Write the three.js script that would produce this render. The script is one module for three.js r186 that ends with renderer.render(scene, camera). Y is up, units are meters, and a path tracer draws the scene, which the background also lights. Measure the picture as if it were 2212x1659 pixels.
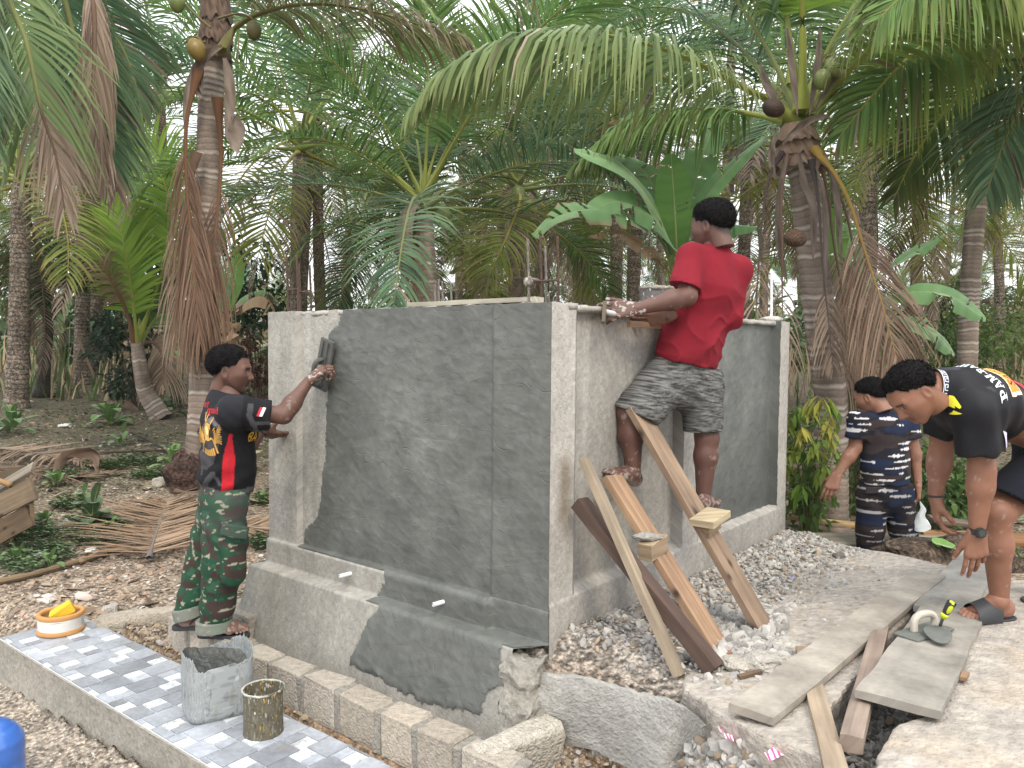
import * as THREE from 'three';
import { mergeGeometries, mergeVertices, toCreasedNormals } from 'three/addons/utils/BufferGeometryUtils.js';
import { RoundedBoxGeometry } from 'three/addons/geometries/RoundedBoxGeometry.js';
import { ImprovedNoise } from 'three/addons/math/ImprovedNoise.js';

// ---------------------------------------------------------------- camera, sky, sun, exposure
const scene = new THREE.Scene();
const PW = 2212, PH = 1659, FOC = 1682;
const camera = new THREE.PerspectiveCamera(2 * Math.atan(PH / 2 / FOC) * 180 / Math.PI, 4 / 3, 0.05, 400);
camera.rotation.order = 'YXZ';
camera.rotation.set(-0.048, 0, 0.0084);
camera.position.set(0, 1.66, 0);
camera.updateMatrixWorld(true);
const renderer = new THREE.WebGLRenderer({ antialias: true });
renderer.toneMapping = THREE.LinearToneMapping;
renderer.toneMappingExposure = 1.7;
scene.fog = new THREE.FogExp2(0xe6eee8, 0.0008);
renderer.shadowMap.enabled = true;
renderer.setSize(1024, 768);
{ // bright overcast sky: an even white veil, a little brighter overhead and towards the veiled sun
  const w = 256, h = 128, d = new Float32Array(w * h * 4);
  for (let j = 0; j < h; j++) for (let i = 0; i < w; i++) {
    const el = (j / (h - 1) - 0.5) * Math.PI, se = Math.max(0, Math.sin(el));
    const n = 0.05 * Math.sin(i / w * Math.PI * 6 + Math.sin(el * 5) * 2) * Math.cos(el);
    const l = 0.95 + 0.75 * se + n;
    d.set([l * 0.985, l, l * 1.03, 1], 4 * (j * w + i));
  }
  const t = new THREE.DataTexture(d, w, h, THREE.RGBAFormat, THREE.FloatType);
  t.mapping = THREE.EquirectangularReflectionMapping; t.magFilter = THREE.LinearFilter; t.needsUpdate = true;
  scene.background = t; scene.environment = t;
}
const sun = new THREE.DirectionalLight(0xfff1dc, 1.25);
sun.position.set(3, 14, 7); sun.castShadow = true; sun.shadow.radius = 26;
sun.shadow.mapSize.set(2048, 2048);
Object.assign(sun.shadow.camera, { left: -14, right: 14, top: 14, bottom: -14, near: 1, far: 60 });
sun.target.position.set(0, 0, -5);
scene.add(sun, sun.target);

// ---------------------------------------------------------------- small helpers
const { sin, cos, PI, abs, min, max, sqrt, pow, floor, exp, hypot, atan2 } = Math;
const V3 = (x = 0, y = 0, z = 0) => new THREE.Vector3(x, y, z);
const rng = (a) => () => { a |= 0; a = a + 0x6D2B79F5 | 0; let t = Math.imul(a ^ a >>> 15, 1 | a); t = t + Math.imul(t ^ t >>> 7, 61 | t) ^ t; return ((t ^ t >>> 14) >>> 0) / 4294967296; };
const clamp = (x, a = 0, b = 1) => x < a ? a : x > b ? b : x;
const lerp = (a, b, t) => a + (b - a) * t;
const sst = (a, b, x) => { const t = clamp((x - a) / (b - a)); return t * t * (3 - 2 * t); };
const PN = new ImprovedNoise();
const ns = (x, y, z = 0) => PN.noise(x, y, z);
const fbm = (x, y, z = 0, o = 4) => { let a = 1, s = 0, t = 0; for (let i = 0; i < o; i++) { s += a * ns(x, y, z + i * 7.3); t += a; a *= 0.5; x *= 2.03; y *= 2.03; z *= 2.03; } return s / t; };
// a viewing ray of the photograph's camera, to take real positions from measured directions and distances
const ray = (x, y) => V3((x - PW / 2) / FOC, -(y - PH / 2) / FOC, -1).applyQuaternion(camera.quaternion);
const at = (x, y, d) => { const r = ray(x, y); return camera.position.clone().addScaledVector(r, d / -r.z); };
const onY = (x, y, h) => { const r = ray(x, y); return camera.position.clone().addScaledVector(r, (h - 1.66) / r.y); };
// the tank's own axes: s along its right face, u along its left face, both from the near corner
const TA = 51 * PI / 180, SV = V3(cos(TA), 0, -sin(TA)), UV_ = V3(-sin(TA), 0, -cos(TA)), TC = V3(0.161, 0, -3.3);
const tk = (s, u, y) => V3(TC.x + SV.x * s + UV_.x * u, y, TC.z + SV.z * s + UV_.z * u);
const toSU = (x, z) => [(x - TC.x) * SV.x + (z - TC.z) * SV.z, (x - TC.x) * UV_.x + (z - TC.z) * UV_.z];

const path = (d, ...l) => l.map(([x, y, e]) => at(x, y, e ?? d));
const used = {};
function numbered(n) { used[n] = (used[n] ?? -1) + 1; return used[n] ? `${n}_${String(used[n]).padStart(3, '0')}` : n; }
function tag(o, label, category, group, kind) {
  if (label) o.userData.label = label; if (category) o.userData.category = category;
  if (group) o.userData.group = group; if (kind) o.userData.kind = kind; return o;
}
function mesh(name, geo, mat, parent = null) {
  const m = new THREE.Mesh(geo, mat); m.name = parent ? name : numbered(name); m.castShadow = m.receiveShadow = true;
  (parent ?? scene).add(m); return m;
}
function thing(name, label, category, pos = V3(), turn = 0, group) {
  const g = new THREE.Group(); g.name = numbered(name); g.position.copy(pos); g.rotation.y = turn; scene.add(g);
  return tag(g, label, category, group);
}
const merge = (list) => mergeGeometries(list.map(g => { const k = g.index ? g.toNonIndexed() : g; for (const n of Object.keys(k.attributes)) if (!['position', 'normal', 'uv', 'color'].includes(n)) k.deleteAttribute(n); return k; }));
// uv in metres by the dominant axis of each face
function boxUV(g, sc = 1) {
  g = g.index ? g.toNonIndexed() : g; const p = g.attributes.position, uv = new Float32Array(p.count * 2);
  for (let i = 0; i < p.count; i += 3) {
    const a = V3().fromBufferAttribute(p, i), b = V3().fromBufferAttribute(p, i + 1), c = V3().fromBufferAttribute(p, i + 2);
    const n = b.clone().sub(a).cross(c.clone().sub(a)), ax = abs(n.x), ay = abs(n.y), az = abs(n.z);
    [a, b, c].forEach((q, k) => { const [u, v] = ax >= ay && ax >= az ? [q.z, q.y] : ay >= az ? [q.x, q.z] : [q.x, q.y]; uv[2 * (i + k)] = u * sc; uv[2 * (i + k) + 1] = v * sc; });
  }
  g.setAttribute('uv', new THREE.BufferAttribute(uv, 2)); return g;
}
function geo(pos, idx, uv, col) {
  const g = new THREE.BufferGeometry();
  g.setAttribute('position', new THREE.Float32BufferAttribute(pos, 3));
  if (uv) g.setAttribute('uv', new THREE.Float32BufferAttribute(uv, 2));
  if (col) g.setAttribute('color', new THREE.Float32BufferAttribute(col, 3));
  if (idx) g.setIndex(idx); g.computeVertexNormals(); return g;
}
// displace every vertex along a noise (keeps the surface closed: indexed and merged first)
function rough(g, amp, fr, seed = 0, o = 3) {
  g = g.clone(); for (const n of ['normal', 'uv', 'color']) g.deleteAttribute(n); g = mergeVertices(g, 1e-4);
  const p = g.attributes.position;
  for (let i = 0; i < p.count; i++) { const x = p.getX(i), y = p.getY(i), z = p.getZ(i); p.setXYZ(i, x + amp * fbm(x * fr + seed, y * fr, z * fr, o), y + amp * fbm(x * fr, y * fr + seed + 31, z * fr, o), z + amp * fbm(x * fr, y * fr, z * fr + seed + 77, o)); }
  g.computeVertexNormals(); return g;
}
// tube of changing radius along points; r(t) or number; returns indexed geometry with uv (round, metres)
function tube(pts, r, seg = 8, rows = 0, flat = 1, cap = true) {
  const cv = pts.length > 2 ? new THREE.CatmullRomCurve3(pts, false, 'centripetal') : new THREE.LineCurve3(pts[0], pts[1]);
  const N = rows || max(2, pts.length * 4), pos = [], idx = [], uv = []; const L = cv.getLength();
  let up = abs(cv.getTangentAt(0).y) > 0.9 ? V3(1, 0, 0) : V3(0, 1, 0);
  for (let i = 0; i <= N; i++) {
    const t = i / N, c = cv.getPointAt(t), T = cv.getTangentAt(t), B = T.clone().cross(up).normalize(); up = B.clone().cross(T).normalize();
    for (let k = 0; k <= seg; k++) {
      const a = k / seg * 2 * PI, rr = typeof r === 'function' ? r(t, a) : r;
      const q = c.clone().addScaledVector(B, cos(a) * rr).addScaledVector(up, sin(a) * rr * flat);
      pos.push(q.x, q.y, q.z); uv.push(k / seg, t * L);
    }
  }
  const w = seg + 1;
  for (let i = 0; i < N; i++) for (let k = 0; k < seg; k++) { const a = i * w + k; idx.push(a, a + w, a + 1, a + 1, a + w, a + w + 1); }
  if (cap) for (const [i, f] of [[0, 1], [N, 0]]) { const c = cv.getPointAt(i / N); const ci = pos.length / 3; pos.push(c.x, c.y, c.z); uv.push(0.5, i ? L : 0); for (let k = 0; k < seg; k++) { const a = i * w + k; f ? idx.push(ci, a, a + 1) : idx.push(ci, a + 1, a); } }
  return geo(pos, idx, uv);
}
// board between two end points: p, q centre line; w across, t thick; n = direction of its broad face
function boardGeo(p, q, w, t, n, warp = 0, seed = 1) {
  const L = p.distanceTo(q), g0 = new RoundedBoxGeometry(w, t, L, 1, min(t, w) * 0.12); const N = 12;
  let g = new THREE.BoxGeometry(w, t, L, 4, 2, N);
  const P = g.attributes.position;
  for (let i = 0; i < P.count; i++) {
    let x = P.getX(i), y = P.getY(i), z = P.getZ(i);
    const ex = abs(abs(x) - w / 2) < 1e-6, ey = abs(abs(y) - t / 2) < 1e-6;
    const wob = 0.012 * w / 0.15 * fbm(z * 3 + seed * 9, x > 0 ? 3 : 8, seed, 3);
    if (ex) x += wob + 0.25 * wob * ns(z * 30, seed);
    if (ex && ey) { x *= 0.985; y *= 0.9; }
    y += warp * (1 - pow(2 * z / L, 2)) + 0.003 * ns(x * 9, z * 4, seed);
    if (abs(abs(z) - L / 2) < 1e-6) z += 0.004 * ns(x * 40, y * 30, seed * 3);
    P.setXYZ(i, x, y, z);
  }
  g.computeVertexNormals(); const uv = g.attributes.uv;
  for (let i = 0; i < P.count; i++) uv.setXY(i, P.getX(i) + P.getY(i) * 0.7 + seed * 0.37, P.getZ(i) + seed * 0.73);
  const Z = q.clone().sub(p).normalize(), X = n.clone().cross(Z).normalize(), Y = Z.clone().cross(X);
  g.applyMatrix4(new THREE.Matrix4().makeBasis(X, Y, Z).setPosition(p.clone().add(q).multiplyScalar(0.5)));
  return g;
}

// ---------------------------------------------------------------- procedural textures
const TEX = {};
// tileable value noise on an n x n lattice
function lattice(n, seed) { const r = rng(seed), a = new Float32Array(n * n); for (let i = 0; i < a.length; i++) a[i] = r(); return a; }
function tileNoise(n, seed, nx = n) { const a = lattice(max(n, nx), seed), m = max(n, nx); return (u, v) => { const x = (u * nx % nx + nx) % nx, y = (v * n % n + n) % n, i = floor(x), j = floor(y); let fx = x - i, fy = y - j; fx = fx * fx * (3 - 2 * fx); fy = fy * fy * (3 - 2 * fy); const g = (p, q) => a[(q % n) * m + p % nx]; return lerp(lerp(g(i, j), g(i + 1, j), fx), lerp(g(i, j + 1), g(i + 1, j + 1), fx), fy); }; }
function tileFbm(n, seed, o = 4, nx = n, gain = 0.55) { const l = []; for (let k = 0; k < o; k++) l.push(tileNoise(n << k, seed + k * 17, nx << k)); let t = 0; for (let k = 0; k < o; k++) t += pow(gain, k); return (u, v) => { let s = 0, a = 1; for (const f of l) { s += a * f(u, v); a *= gain; } return s / t; }; }
function dataTex(size, fn, srgb, rx = 1, ry = 1) {
  const d = new Uint8Array(size * size * 4);
  for (let j = 0; j < size; j++) for (let i = 0; i < size; i++) { const c = fn((i + 0.5) / size, (j + 0.5) / size), k = 4 * (j * size + i); if (typeof c === 'number') { d[k] = d[k + 1] = d[k + 2] = clamp(c) * 255; } else { d[k] = clamp(c[0]) * 255; d[k + 1] = clamp(c[1]) * 255; d[k + 2] = clamp(c[2]) * 255; } d[k + 3] = 255; }
  const t = new THREE.DataTexture(d, size, size, THREE.RGBAFormat); t.wrapS = t.wrapT = THREE.RepeatWrapping; t.magFilter = THREE.LinearFilter; t.minFilter = THREE.LinearMipmapLinearFilter; t.generateMipmaps = true;
  t.repeat.set(rx, ry); if (srgb) t.colorSpace = THREE.SRGBColorSpace; t.needsUpdate = true; return t;
}
function canvasTex(w, h, draw, srgb = true, repeat = false) {
  const c = document.createElement('canvas'); c.width = w; c.height = h; const x = c.getContext('2d'); draw(x, w, h);
  const t = new THREE.CanvasTexture(c); if (srgb) t.colorSpace = THREE.SRGBColorSpace; if (repeat) t.wrapS = t.wrapT = THREE.RepeatWrapping; return t;
}
const rep = (t, x, y = x) => { const c = t.clone(); c.repeat.set(x, y); c.needsUpdate = true; return c; };
const std = (o) => new THREE.MeshStandardMaterial(o);
const phys = (o) => new THREE.MeshPhysicalMaterial(o);
const lin = (r, g, b) => new THREE.Color().setRGB(r, g, b);
const srgb = (h) => new THREE.Color(h);
const mixc = (a, b, t) => [lerp(a[0], b[0], t), lerp(a[1], b[1], t), lerp(a[2], b[2], t)];

const fA = tileFbm(6, 11, 6), fB = tileFbm(10, 23, 5), fC = tileFbm(48, 5, 3), fS = tileFbm(64, 91, 3);
// dry sand-cement render: grain and blotches (sRGB map), 1 m per repeat
TEX.dry = dataTex(512, (u, v) => { const b = fA(u, v), c = fC(u, v), g = fS(u, v); const l = 0.64 + 0.13 * (b - 0.5) + 0.09 * (c - 0.5) + 0.13 * (g - 0.5); return [l * 1.0, l * 0.985, l * 0.95]; }, true);
TEX.dryB = dataTex(512, (u, v) => 0.45 * fC(u, v) + 0.55 * fS(u, v));
TEX.soil = dataTex(512, (u, v) => { const b = fA(u, v), c = fC(u, v), g = fS(u, v); const t = clamp(0.5 + 1.6 * (c - 0.5) + 0.9 * (g - 0.5)); const l = 0.62 + 0.5 * (t - 0.5) + 0.2 * (b - 0.5); return [l, l * 0.97, l * 0.94]; }, true);
TEX.soilB = dataTex(512, (u, v) => 0.5 * fC(u, v) + 0.5 * fB(u, v));
{ // weathered wood: grain along v (uv in metres, repeat 1 m)
  const w1 = tileFbm(3, 41, 5, 40), w2 = tileFbm(4, 47, 4, 10), w3 = tileFbm(2, 53, 3, 90), kn = [];
  const r = rng(5); for (let i = 0; i < 9; i++) kn.push([r(), r(), 0.006 + 0.010 * r()]);
  TEX.wood = dataTex(512, (u, v) => {
    let l = 0.76 + 0.22 * (w1(u, v) - 0.5) + 0.24 * (w2(u, v) - 0.5) + 0.16 * (fA(u, v) - 0.5) + 0.18 * (w3(u, v) - 0.5);
    for (const [a, b, s] of kn) { let dx = abs(u - a), dy = abs(v - b); dx = min(dx, 1 - dx); dy = min(dy, 1 - dy); const q = hypot(dx, dy / 1.7) / s; l *= 1 - 0.6 * exp(-q * q * 0.6); }
    return [l, l * (0.97 + 0.03 * w2(u, v)), l * 0.94];
  }, true);
  TEX.woodB = dataTex(512, (u, v) => 0.6 * w1(u, v) + 0.4 * w3(u, v));
}
const plain = new THREE.Color(1, 1, 1);
const woodMat = (hex, o = {}) => std({ color: srgb(hex), map: TEX.wood, bumpMap: TEX.woodB, bumpScale: 0.003, roughness: 0.85, ...o });
// ---------------------------------------------------------------- ground heights
const poly2 = (list) => list.map(([x, y, h]) => { const p = onY(x, y, h); return [p.x, p.z]; });
const segD = (x, z, a, b) => { const dx = b[0] - a[0], dz = b[1] - a[1], t = clamp(((x - a[0]) * dx + (z - a[1]) * dz) / (dx * dx + dz * dz)); return hypot(x - a[0] - dx * t, z - a[1] - dz * t); };
function polySD(x, z, P) { // signed distance, positive inside
  let d = 1e9, ins = false;
  for (let i = 0, j = P.length - 1; i < P.length; j = i++) { d = min(d, segD(x, z, P[j], P[i])); if ((P[i][1] > z) !== (P[j][1] > z) && x < (P[j][0] - P[i][0]) * (z - P[i][1]) / (P[j][1] - P[i][1]) + P[i][0]) ins = !ins; }
  return ins ? d : -d;
}
const xz = (v) => [v.x, v.z];
// the pad rises towards the right and towards the camera
const padH = (x, z) => clamp(0.28 + 0.12 * (x - 0.16) + 0.1 * (z + 3.3), 0.2, 0.56);
function onPad(x, y, e = 0) { let h = 0.35, p; for (let i = 0; i < 14; i++) { p = onY(x, y, h); h = lerp(h, padH(p.x, p.z) + e, 0.6); } return onY(x, y, h); }
const padPoly = (list) => list.map(([x, y]) => { const p = onPad(x, y); return [p.x, p.z]; });
const PAD = [...padPoly([[1158, 1430], [1300, 1440], [1472, 1482], [1560, 1560], [1700, 1620], [1850, 1690], [2100, 1760], [2700, 1750], [2900, 1250], [2420, 1225], [2062, 1230], [1880, 1194], [1700, 1162]]), xz(tk(3.0, 0.5, 0)), xz(tk(0.1, 0.5, 0)), xz(tk(-0.02, -0.02, 0))];
const TRENCH = padPoly([[1800, 1720], [1815, 1590], [1900, 1450], [2000, 1340]]);
const fb2 = (x, z, o = 4, s = 0) => fbm(x, z, s + 3.7, o);
function G(x, z) {
  const [s, u] = toSU(x, z); const D = hypot(x, z);
  let h = 0.05 * fb2(x * 0.6, z * 0.6) * sst(2, 7, D) + 0.3 * fb2(x * 0.06, z * 0.06, 2, 9) * sst(12, 40, D) + 0.02 * fb2(x * 3, z * 3, 3, 2);
  h += 0.9 * (1 - exp(-max(0, D - 6.8) / 9)) * (1 + 0.25 * sst(12, 30, D)); // the grove lies a little higher
  // around the slab and the block wall
  h -= 0.09 * (1 - sst(0.0, 1.4, s + 0.2)) * (1 - sst(3, 6, u));
  // low sand in front of the slab
  const front = 1 - sst(-1.12, u > 3.22 ? -0.72 : -0.94, s);
  h = lerp(h, -0.31 + 0.09 * sst(2.6, 0.6, u) + 0.02 * fb2(x * 4, z * 4, 3, 5) + 0.05 * sst(-1.3, -1.0, s) * sst(3.1, 1.4, u), front * sst(5.5, 3.6, u));
  // raised pad of rubble and broken concrete
  if (x > -0.4 && x < 9 && z > -9) {
    const d = polySD(x, z, PAD) + 0.05 * fb2(x * 3, z * 3, 3, 12);
    const k = sst(-0.16, 0.05, d);
    let top = padH(x, z) - 0.015 + 0.10 * exp(-pow(max(0, -u) / 0.42, 2)) * sst(3.4, 2.7, s) + 0.05 * exp(-(pow(s - 0.15, 2) + pow(u + 0.25, 2)) / 0.15) + 0.018 * fb2(x * 7, z * 7, 3, 4);
    let td = 1e9; for (let i = 0; i < 3; i++) td = min(td, segD(x, z, TRENCH[i], TRENCH[i + 1]));
    top -= 0.17 * (1 - sst(0.07, 0.2, td + 0.04 * fb2(x * 5, z * 5, 2)));
    const far = sst(-4.2, -5.6, z) * sst(1.0, 1.8, x) * (1 - k); // hollow behind the pad
    h -= 0.22 * far * (1 - sst(-6.4, -8.5, z));
    h = lerp(h, top, k);
  }
  if (s > -1.07 && s < -0.5 && u < 3.26) h = min(h, -0.115 - 0.2 * sst(-0.6, -0.8, s));
  if (s > 0.1 && s < 2.8 && u > 0.1 && u < 2.0) h = -0.1;
  return h;
}
const drop = (x, z, e = 0) => V3(x, G(x, z) + e, z);
// where a measured direction meets the ground
function onG(x, y) { let p = onY(x, y, 0); for (let i = 0; i < 12; i++) { const h = G(p.x, p.z); p = onY(x, y, h * 0.6 + p.y * 0.4); } return p; }
{
  const N = 440, pos = [], col = [], uv = [], idx = [];
  const warp = (t) => { const a = abs(t), L = 4.8, k = 0.76; return Math.sign(t) * (a < k ? a / k * L : L + (exp((a - k) / (1 - k) * 3.6) - 1) * 4.2); };
  const gx = [], gz = []; for (let i = 0; i <= N; i++) { gx.push(warp(i / N * 2 - 1)); gz.push(-4.6 - warp(i / N * 2 - 1)); }
  for (let j = 0; j <= N; j++) for (let i = 0; i <= N; i++) {
    const x = gx[i], z = gz[j], [s, u] = toSU(x, z), D = hypot(x, z);
    const gy = G(x, z); pos.push(x, gy, z); uv.push(x + 0.3 * gy, z - gy);
    const n1 = fb2(x * 1.3, z * 1.3, 4, 20), n2 = fb2(x * 5, z * 5, 3, 30), n3 = fb2(x * 0.35, z * 0.35, 3, 40);
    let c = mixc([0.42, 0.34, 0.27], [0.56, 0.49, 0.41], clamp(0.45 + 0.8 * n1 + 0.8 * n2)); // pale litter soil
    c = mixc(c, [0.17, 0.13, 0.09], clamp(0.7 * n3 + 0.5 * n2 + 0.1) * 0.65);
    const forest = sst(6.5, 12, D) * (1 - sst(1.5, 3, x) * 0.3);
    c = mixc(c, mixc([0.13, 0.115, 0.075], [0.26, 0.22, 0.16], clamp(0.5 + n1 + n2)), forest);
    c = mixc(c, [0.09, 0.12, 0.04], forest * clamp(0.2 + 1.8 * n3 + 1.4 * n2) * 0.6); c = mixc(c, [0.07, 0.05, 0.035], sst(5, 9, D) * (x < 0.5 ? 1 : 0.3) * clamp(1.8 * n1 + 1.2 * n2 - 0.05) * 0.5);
    // sand by the slab front
    const fr = 1 - sst(-1.1, -0.92, s); if (u < 3.6 && u > -1.5) c = mixc(c, mixc([0.40, 0.36, 0.31], [0.50, 0.46, 0.40], clamp(0.5 + n2 * 1.5)), fr * sst(3.7, 3.3, u));
    // brown damp soil between slab and blocks, in the trench
    if (s > -0.62 && s < -0.1 && u > -0.4 && u < 2.9) c = mixc(c, mixc([0.24, 0.16, 0.095], [0.34, 0.26, 0.18], clamp(0.5 + n2 * 2)), 0.85);
    if (x > -0.5 && x < 9 && z > -9) {
      const d = polySD(x, z, PAD);
      const pale = mixc([0.58, 0.555, 0.52], [0.46, 0.44, 0.41], clamp(0.5 + 1.2 * n1 + n2));
      const dirt = mixc([0.47, 0.40, 0.32], [0.38, 0.29, 0.20], clamp(0.5 + 1.5 * n1));
      c = mixc(c, mixc(pale, dirt, sst(-0.5, -1.0, u) * 0.75), sst(-0.1, 0.06, d));
      if (d < 0 && x > 0 && z > -3.2) c = mixc(c, mixc([0.33, 0.23, 0.14], [0.46, 0.40, 0.33], clamp(0.5 + n2 * 2)), sst(0, -0.1, d));
    }
    const dm = 0.80; col.push(c[0] * dm, c[1] * dm, c[2] * dm);
  }
  const w = N + 1;
  for (let j = 0; j < N; j++) for (let i = 0; i < N; i++) { const a = j * w + i; idx.push(a, a + 1, a + w, a + 1, a + w + 1, a + w); }
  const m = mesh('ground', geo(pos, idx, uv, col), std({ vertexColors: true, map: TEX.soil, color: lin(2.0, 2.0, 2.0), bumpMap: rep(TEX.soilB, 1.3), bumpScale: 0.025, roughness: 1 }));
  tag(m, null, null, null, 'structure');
}

// ---------------------------------------------------------------- the concrete tank
const tank = thing('water_tank', 'square concrete tank with half its front wall freshly plastered dark grey', 'water tank', V3(TC.x, 0, TC.z), TA);
// in the tank's group x runs along the right face and -z along the left face
const HT = 1.85, LU = 2.06, LS = 2.86;
const onS = (x, y, s) => { const r = ray(x, y), o = camera.position, n = SV; const t = ((TC.x - o.x) * n.x + (TC.z - o.z) * n.z + s) / (r.x * n.x + r.z * n.z); const p = o.clone().addScaledVector(r, t); return [toSU(p.x, p.z)[1], p.y]; };
const interp = (pts, v, k = 0) => { // pts sorted by pts[i][k]; value of the other coordinate
  const o = 1 - k; if (v <= pts[0][k]) return pts[0][o]; for (let i = 1; i < pts.length; i++) if (v <= pts[i][k]) return lerp(pts[i - 1][o], pts[i][o], (v - pts[i - 1][k]) / (pts[i][k] - pts[i - 1][k])); return pts[pts.length - 1][o];
};
const bPanel = [[746, 668], [738, 700], [716, 722], [722, 770], [714, 850], [708, 1000], [694, 1110], [668, 1140], [660, 1190]].map(([x, y]) => onS(x, y, 0.05)).sort((a, b) => a[1] - b[1]);
const bBeam = [[832, 1222], [838, 1250], [822, 1290]].map(([x, y]) => onS(x, y, 0)).sort((a, b) => a[1] - b[1]);
const bPl = [[834, 1285], [786, 1340], [772, 1400], [764, 1440]].map(([x, y]) => onS(x, y, -0.14)).sort((a, b) => a[1] - b[1]);
const bBot = [[764, 1438], [830, 1470], [880, 1500], [960, 1530], [1010, 1535], [1060, 1556], [1098, 1545]].map(([x, y]) => onS(x, y, -0.17)).sort((a, b) => a[0] - b[0]);
function wetL(u, y, zone) { // > 0 where the fresh plaster lies (metres inside its ragged edge)
  const n = 0.035 * fbm(u * 9, y * 9, 1, 4) + 0.012 * ns(u * 60, y * 60, 4);
  if (zone === 'panel' || zone === 'ledge') return interp(bPanel, y, 1) - u + n;
  if (zone === 'beam' || zone === 'shelf') return u < 0.33 ? 0.1 : interp(bBeam, y, 1) - u + n;
  const r = 0.17 + 0.05 * sst(0.3, 0.1, y) - 0.06 * exp(-pow((y - 0.22) / 0.06, 2)); // right edge broken back
  return min(interp(bPl, y, 1) - u + n, y - interp(bBot, u, 0) + n, u - r + n * 1.4);
}
const trowel = canvasTex(1024, 1024, (c, w, h) => {
  c.fillStyle = '#777'; c.fillRect(0, 0, w, h); const r = rng(77);
  for (let i = 0; i < 900; i++) { // broad soft passes of the float
    const x = r() * w, y = r() * h, a = r() * 1.2 - 0.9, l = 40 + 160 * r(), t = 8 + 26 * r(); c.save(); c.translate(x, y); c.rotate(a); const g = c.createLinearGradient(0, -t, 0, t), k = r() < 0.5 ? '255,255,255' : '0,0,0'; g.addColorStop(0, `rgba(${k},0)`); g.addColorStop(0.8, `rgba(${k},${0.05 + 0.10 * r()})`); g.addColorStop(1, `rgba(${k},0)`); c.fillStyle = g; c.fillRect(-l, -t, 2 * l, 2 * t); c.restore();
  }
  for (let i = 0; i < 150; i++) { // ridges left by the trowel's edge
    const x = r() * w, y = r() * h, a = r() * 6.3, l = 15 + 60 * r(); c.strokeStyle = `rgba(255,255,255,${0.15 + 0.45 * r()})`; c.lineWidth = 1 + 2.2 * r(); c.beginPath(); c.moveTo(x, y); c.quadraticCurveTo(x + cos(a) * l * 0.6 + 12 * r(), y + sin(a) * l * 0.6, x + cos(a + 0.5) * l, y + sin(a + 0.5) * l); c.stroke();
  }
  for (let i = 0; i < 1500; i++) { const x = r() * w, y = r() * h, q = 0.6 + 2 * r(); c.fillStyle = r() < 0.6 ? `rgba(0,0,0,${0.3 * r()})` : `rgba(255,255,255,${0.3 * r()})`; c.beginPath(); c.ellipse(x, y, q, q * (1 + r()), r() * 3, 0, 6.3); c.fill(); }
}, false, true);
const wetMap = dataTex(512, (u, v) => { const b = fA(u * 1, v), c = fB(u, v), g = fC(u, v); const l = 0.386 + 0.09 * (b - 0.5) + 0.08 * (c - 0.5) + 0.05 * (g - 0.5); return [l * 0.975, l * 1.0, l * 0.97]; }, true);
const M = {
  dry: std({ map: TEX.dry, vertexColors: true, bumpMap: rep(TEX.dryB, 2.5), bumpScale: 0.0035, roughness: 0.95 }),
  wet: std({ map: wetMap, vertexColors: true, bumpMap: rep(trowel, 0.8), bumpScale: 0.008, roughness: 0.6 }),
  core: std({ map: TEX.dry, bumpMap: TEX.dryB, bumpScale: 0.004, roughness: 0.95 }),
};
function faceMesh(cols, rows, P, zoneOf, wet, dryTint, wetTint, thick, seed) {
  // cols: positions along; rows: [y, depth on panel, depth on column, zone]; P(a, row) -> {a,y,d}; wet(a,y,zone)
  const mk = (isWet) => {
    const pos = [], uv = [], col = [], idx = [], W = cols.length, R = rows.length, keep = [];
    for (let j = 0; j < R; j++) for (let i = 0; i < W; i++) {
      const a0 = cols[i], q = P(a0, rows[j]); const m = wet(q.a, q.y, rows[j][3]); keep.push(m > -0.004);
      let e = 0.003 * fbm(q.a * 8 + seed, q.y * 8, 2, 3);
      if (isWet) e = thick * sst(-0.004, 0.022, m) + 0.005 * fbm(q.a * 6, q.y * 5, 5, 3) + 0.007 * pow(max(0, ns(q.a * 13 + q.y * 6, q.y * 22, 8)), 2) + 0.003 * pow(1 - abs(ns(q.a * 8 - q.y * 5, q.y * 11 + q.a * 3, 18)), 12) + 0.004 * sst(0.05, 0.0, abs(m)) * (1 + ns(q.a * 40, q.y * 40, 1)) - 0.002;
      const [x, y, z] = q.out(e); pos.push(x, y, z); uv.push(q.a + seed * 0.13, q.y + (rows[j][3] === 'plinth' ? 0 : 0) - q.d * 0.8);
      const t = (isWet ? wetTint : dryTint)(q.a, q.y, rows[j][3], m); col.push(t[0], t[1], t[2]);
    }
    for (let j = 0; j < R - 1; j++) for (let i = 0; i < W - 1; i++) { const a = j * W + i, b = a + 1, c = a + W, d = c + 1; if (isWet && !(keep[a] && keep[b] && keep[c] && keep[d])) continue; P.flip ? idx.push(a, b, c, b, d, c) : idx.push(a, c, b, b, c, d); }
    return geo(pos, idx, uv, col);
  };
  return [mk(false), mk(true)];
}
const range = (a, b, st) => { const n = max(1, Math.round(abs(b - a) / st)), o = []; for (let i = 0; i <= n; i++) o.push(lerp(a, b, i / n)); return o; };
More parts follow.
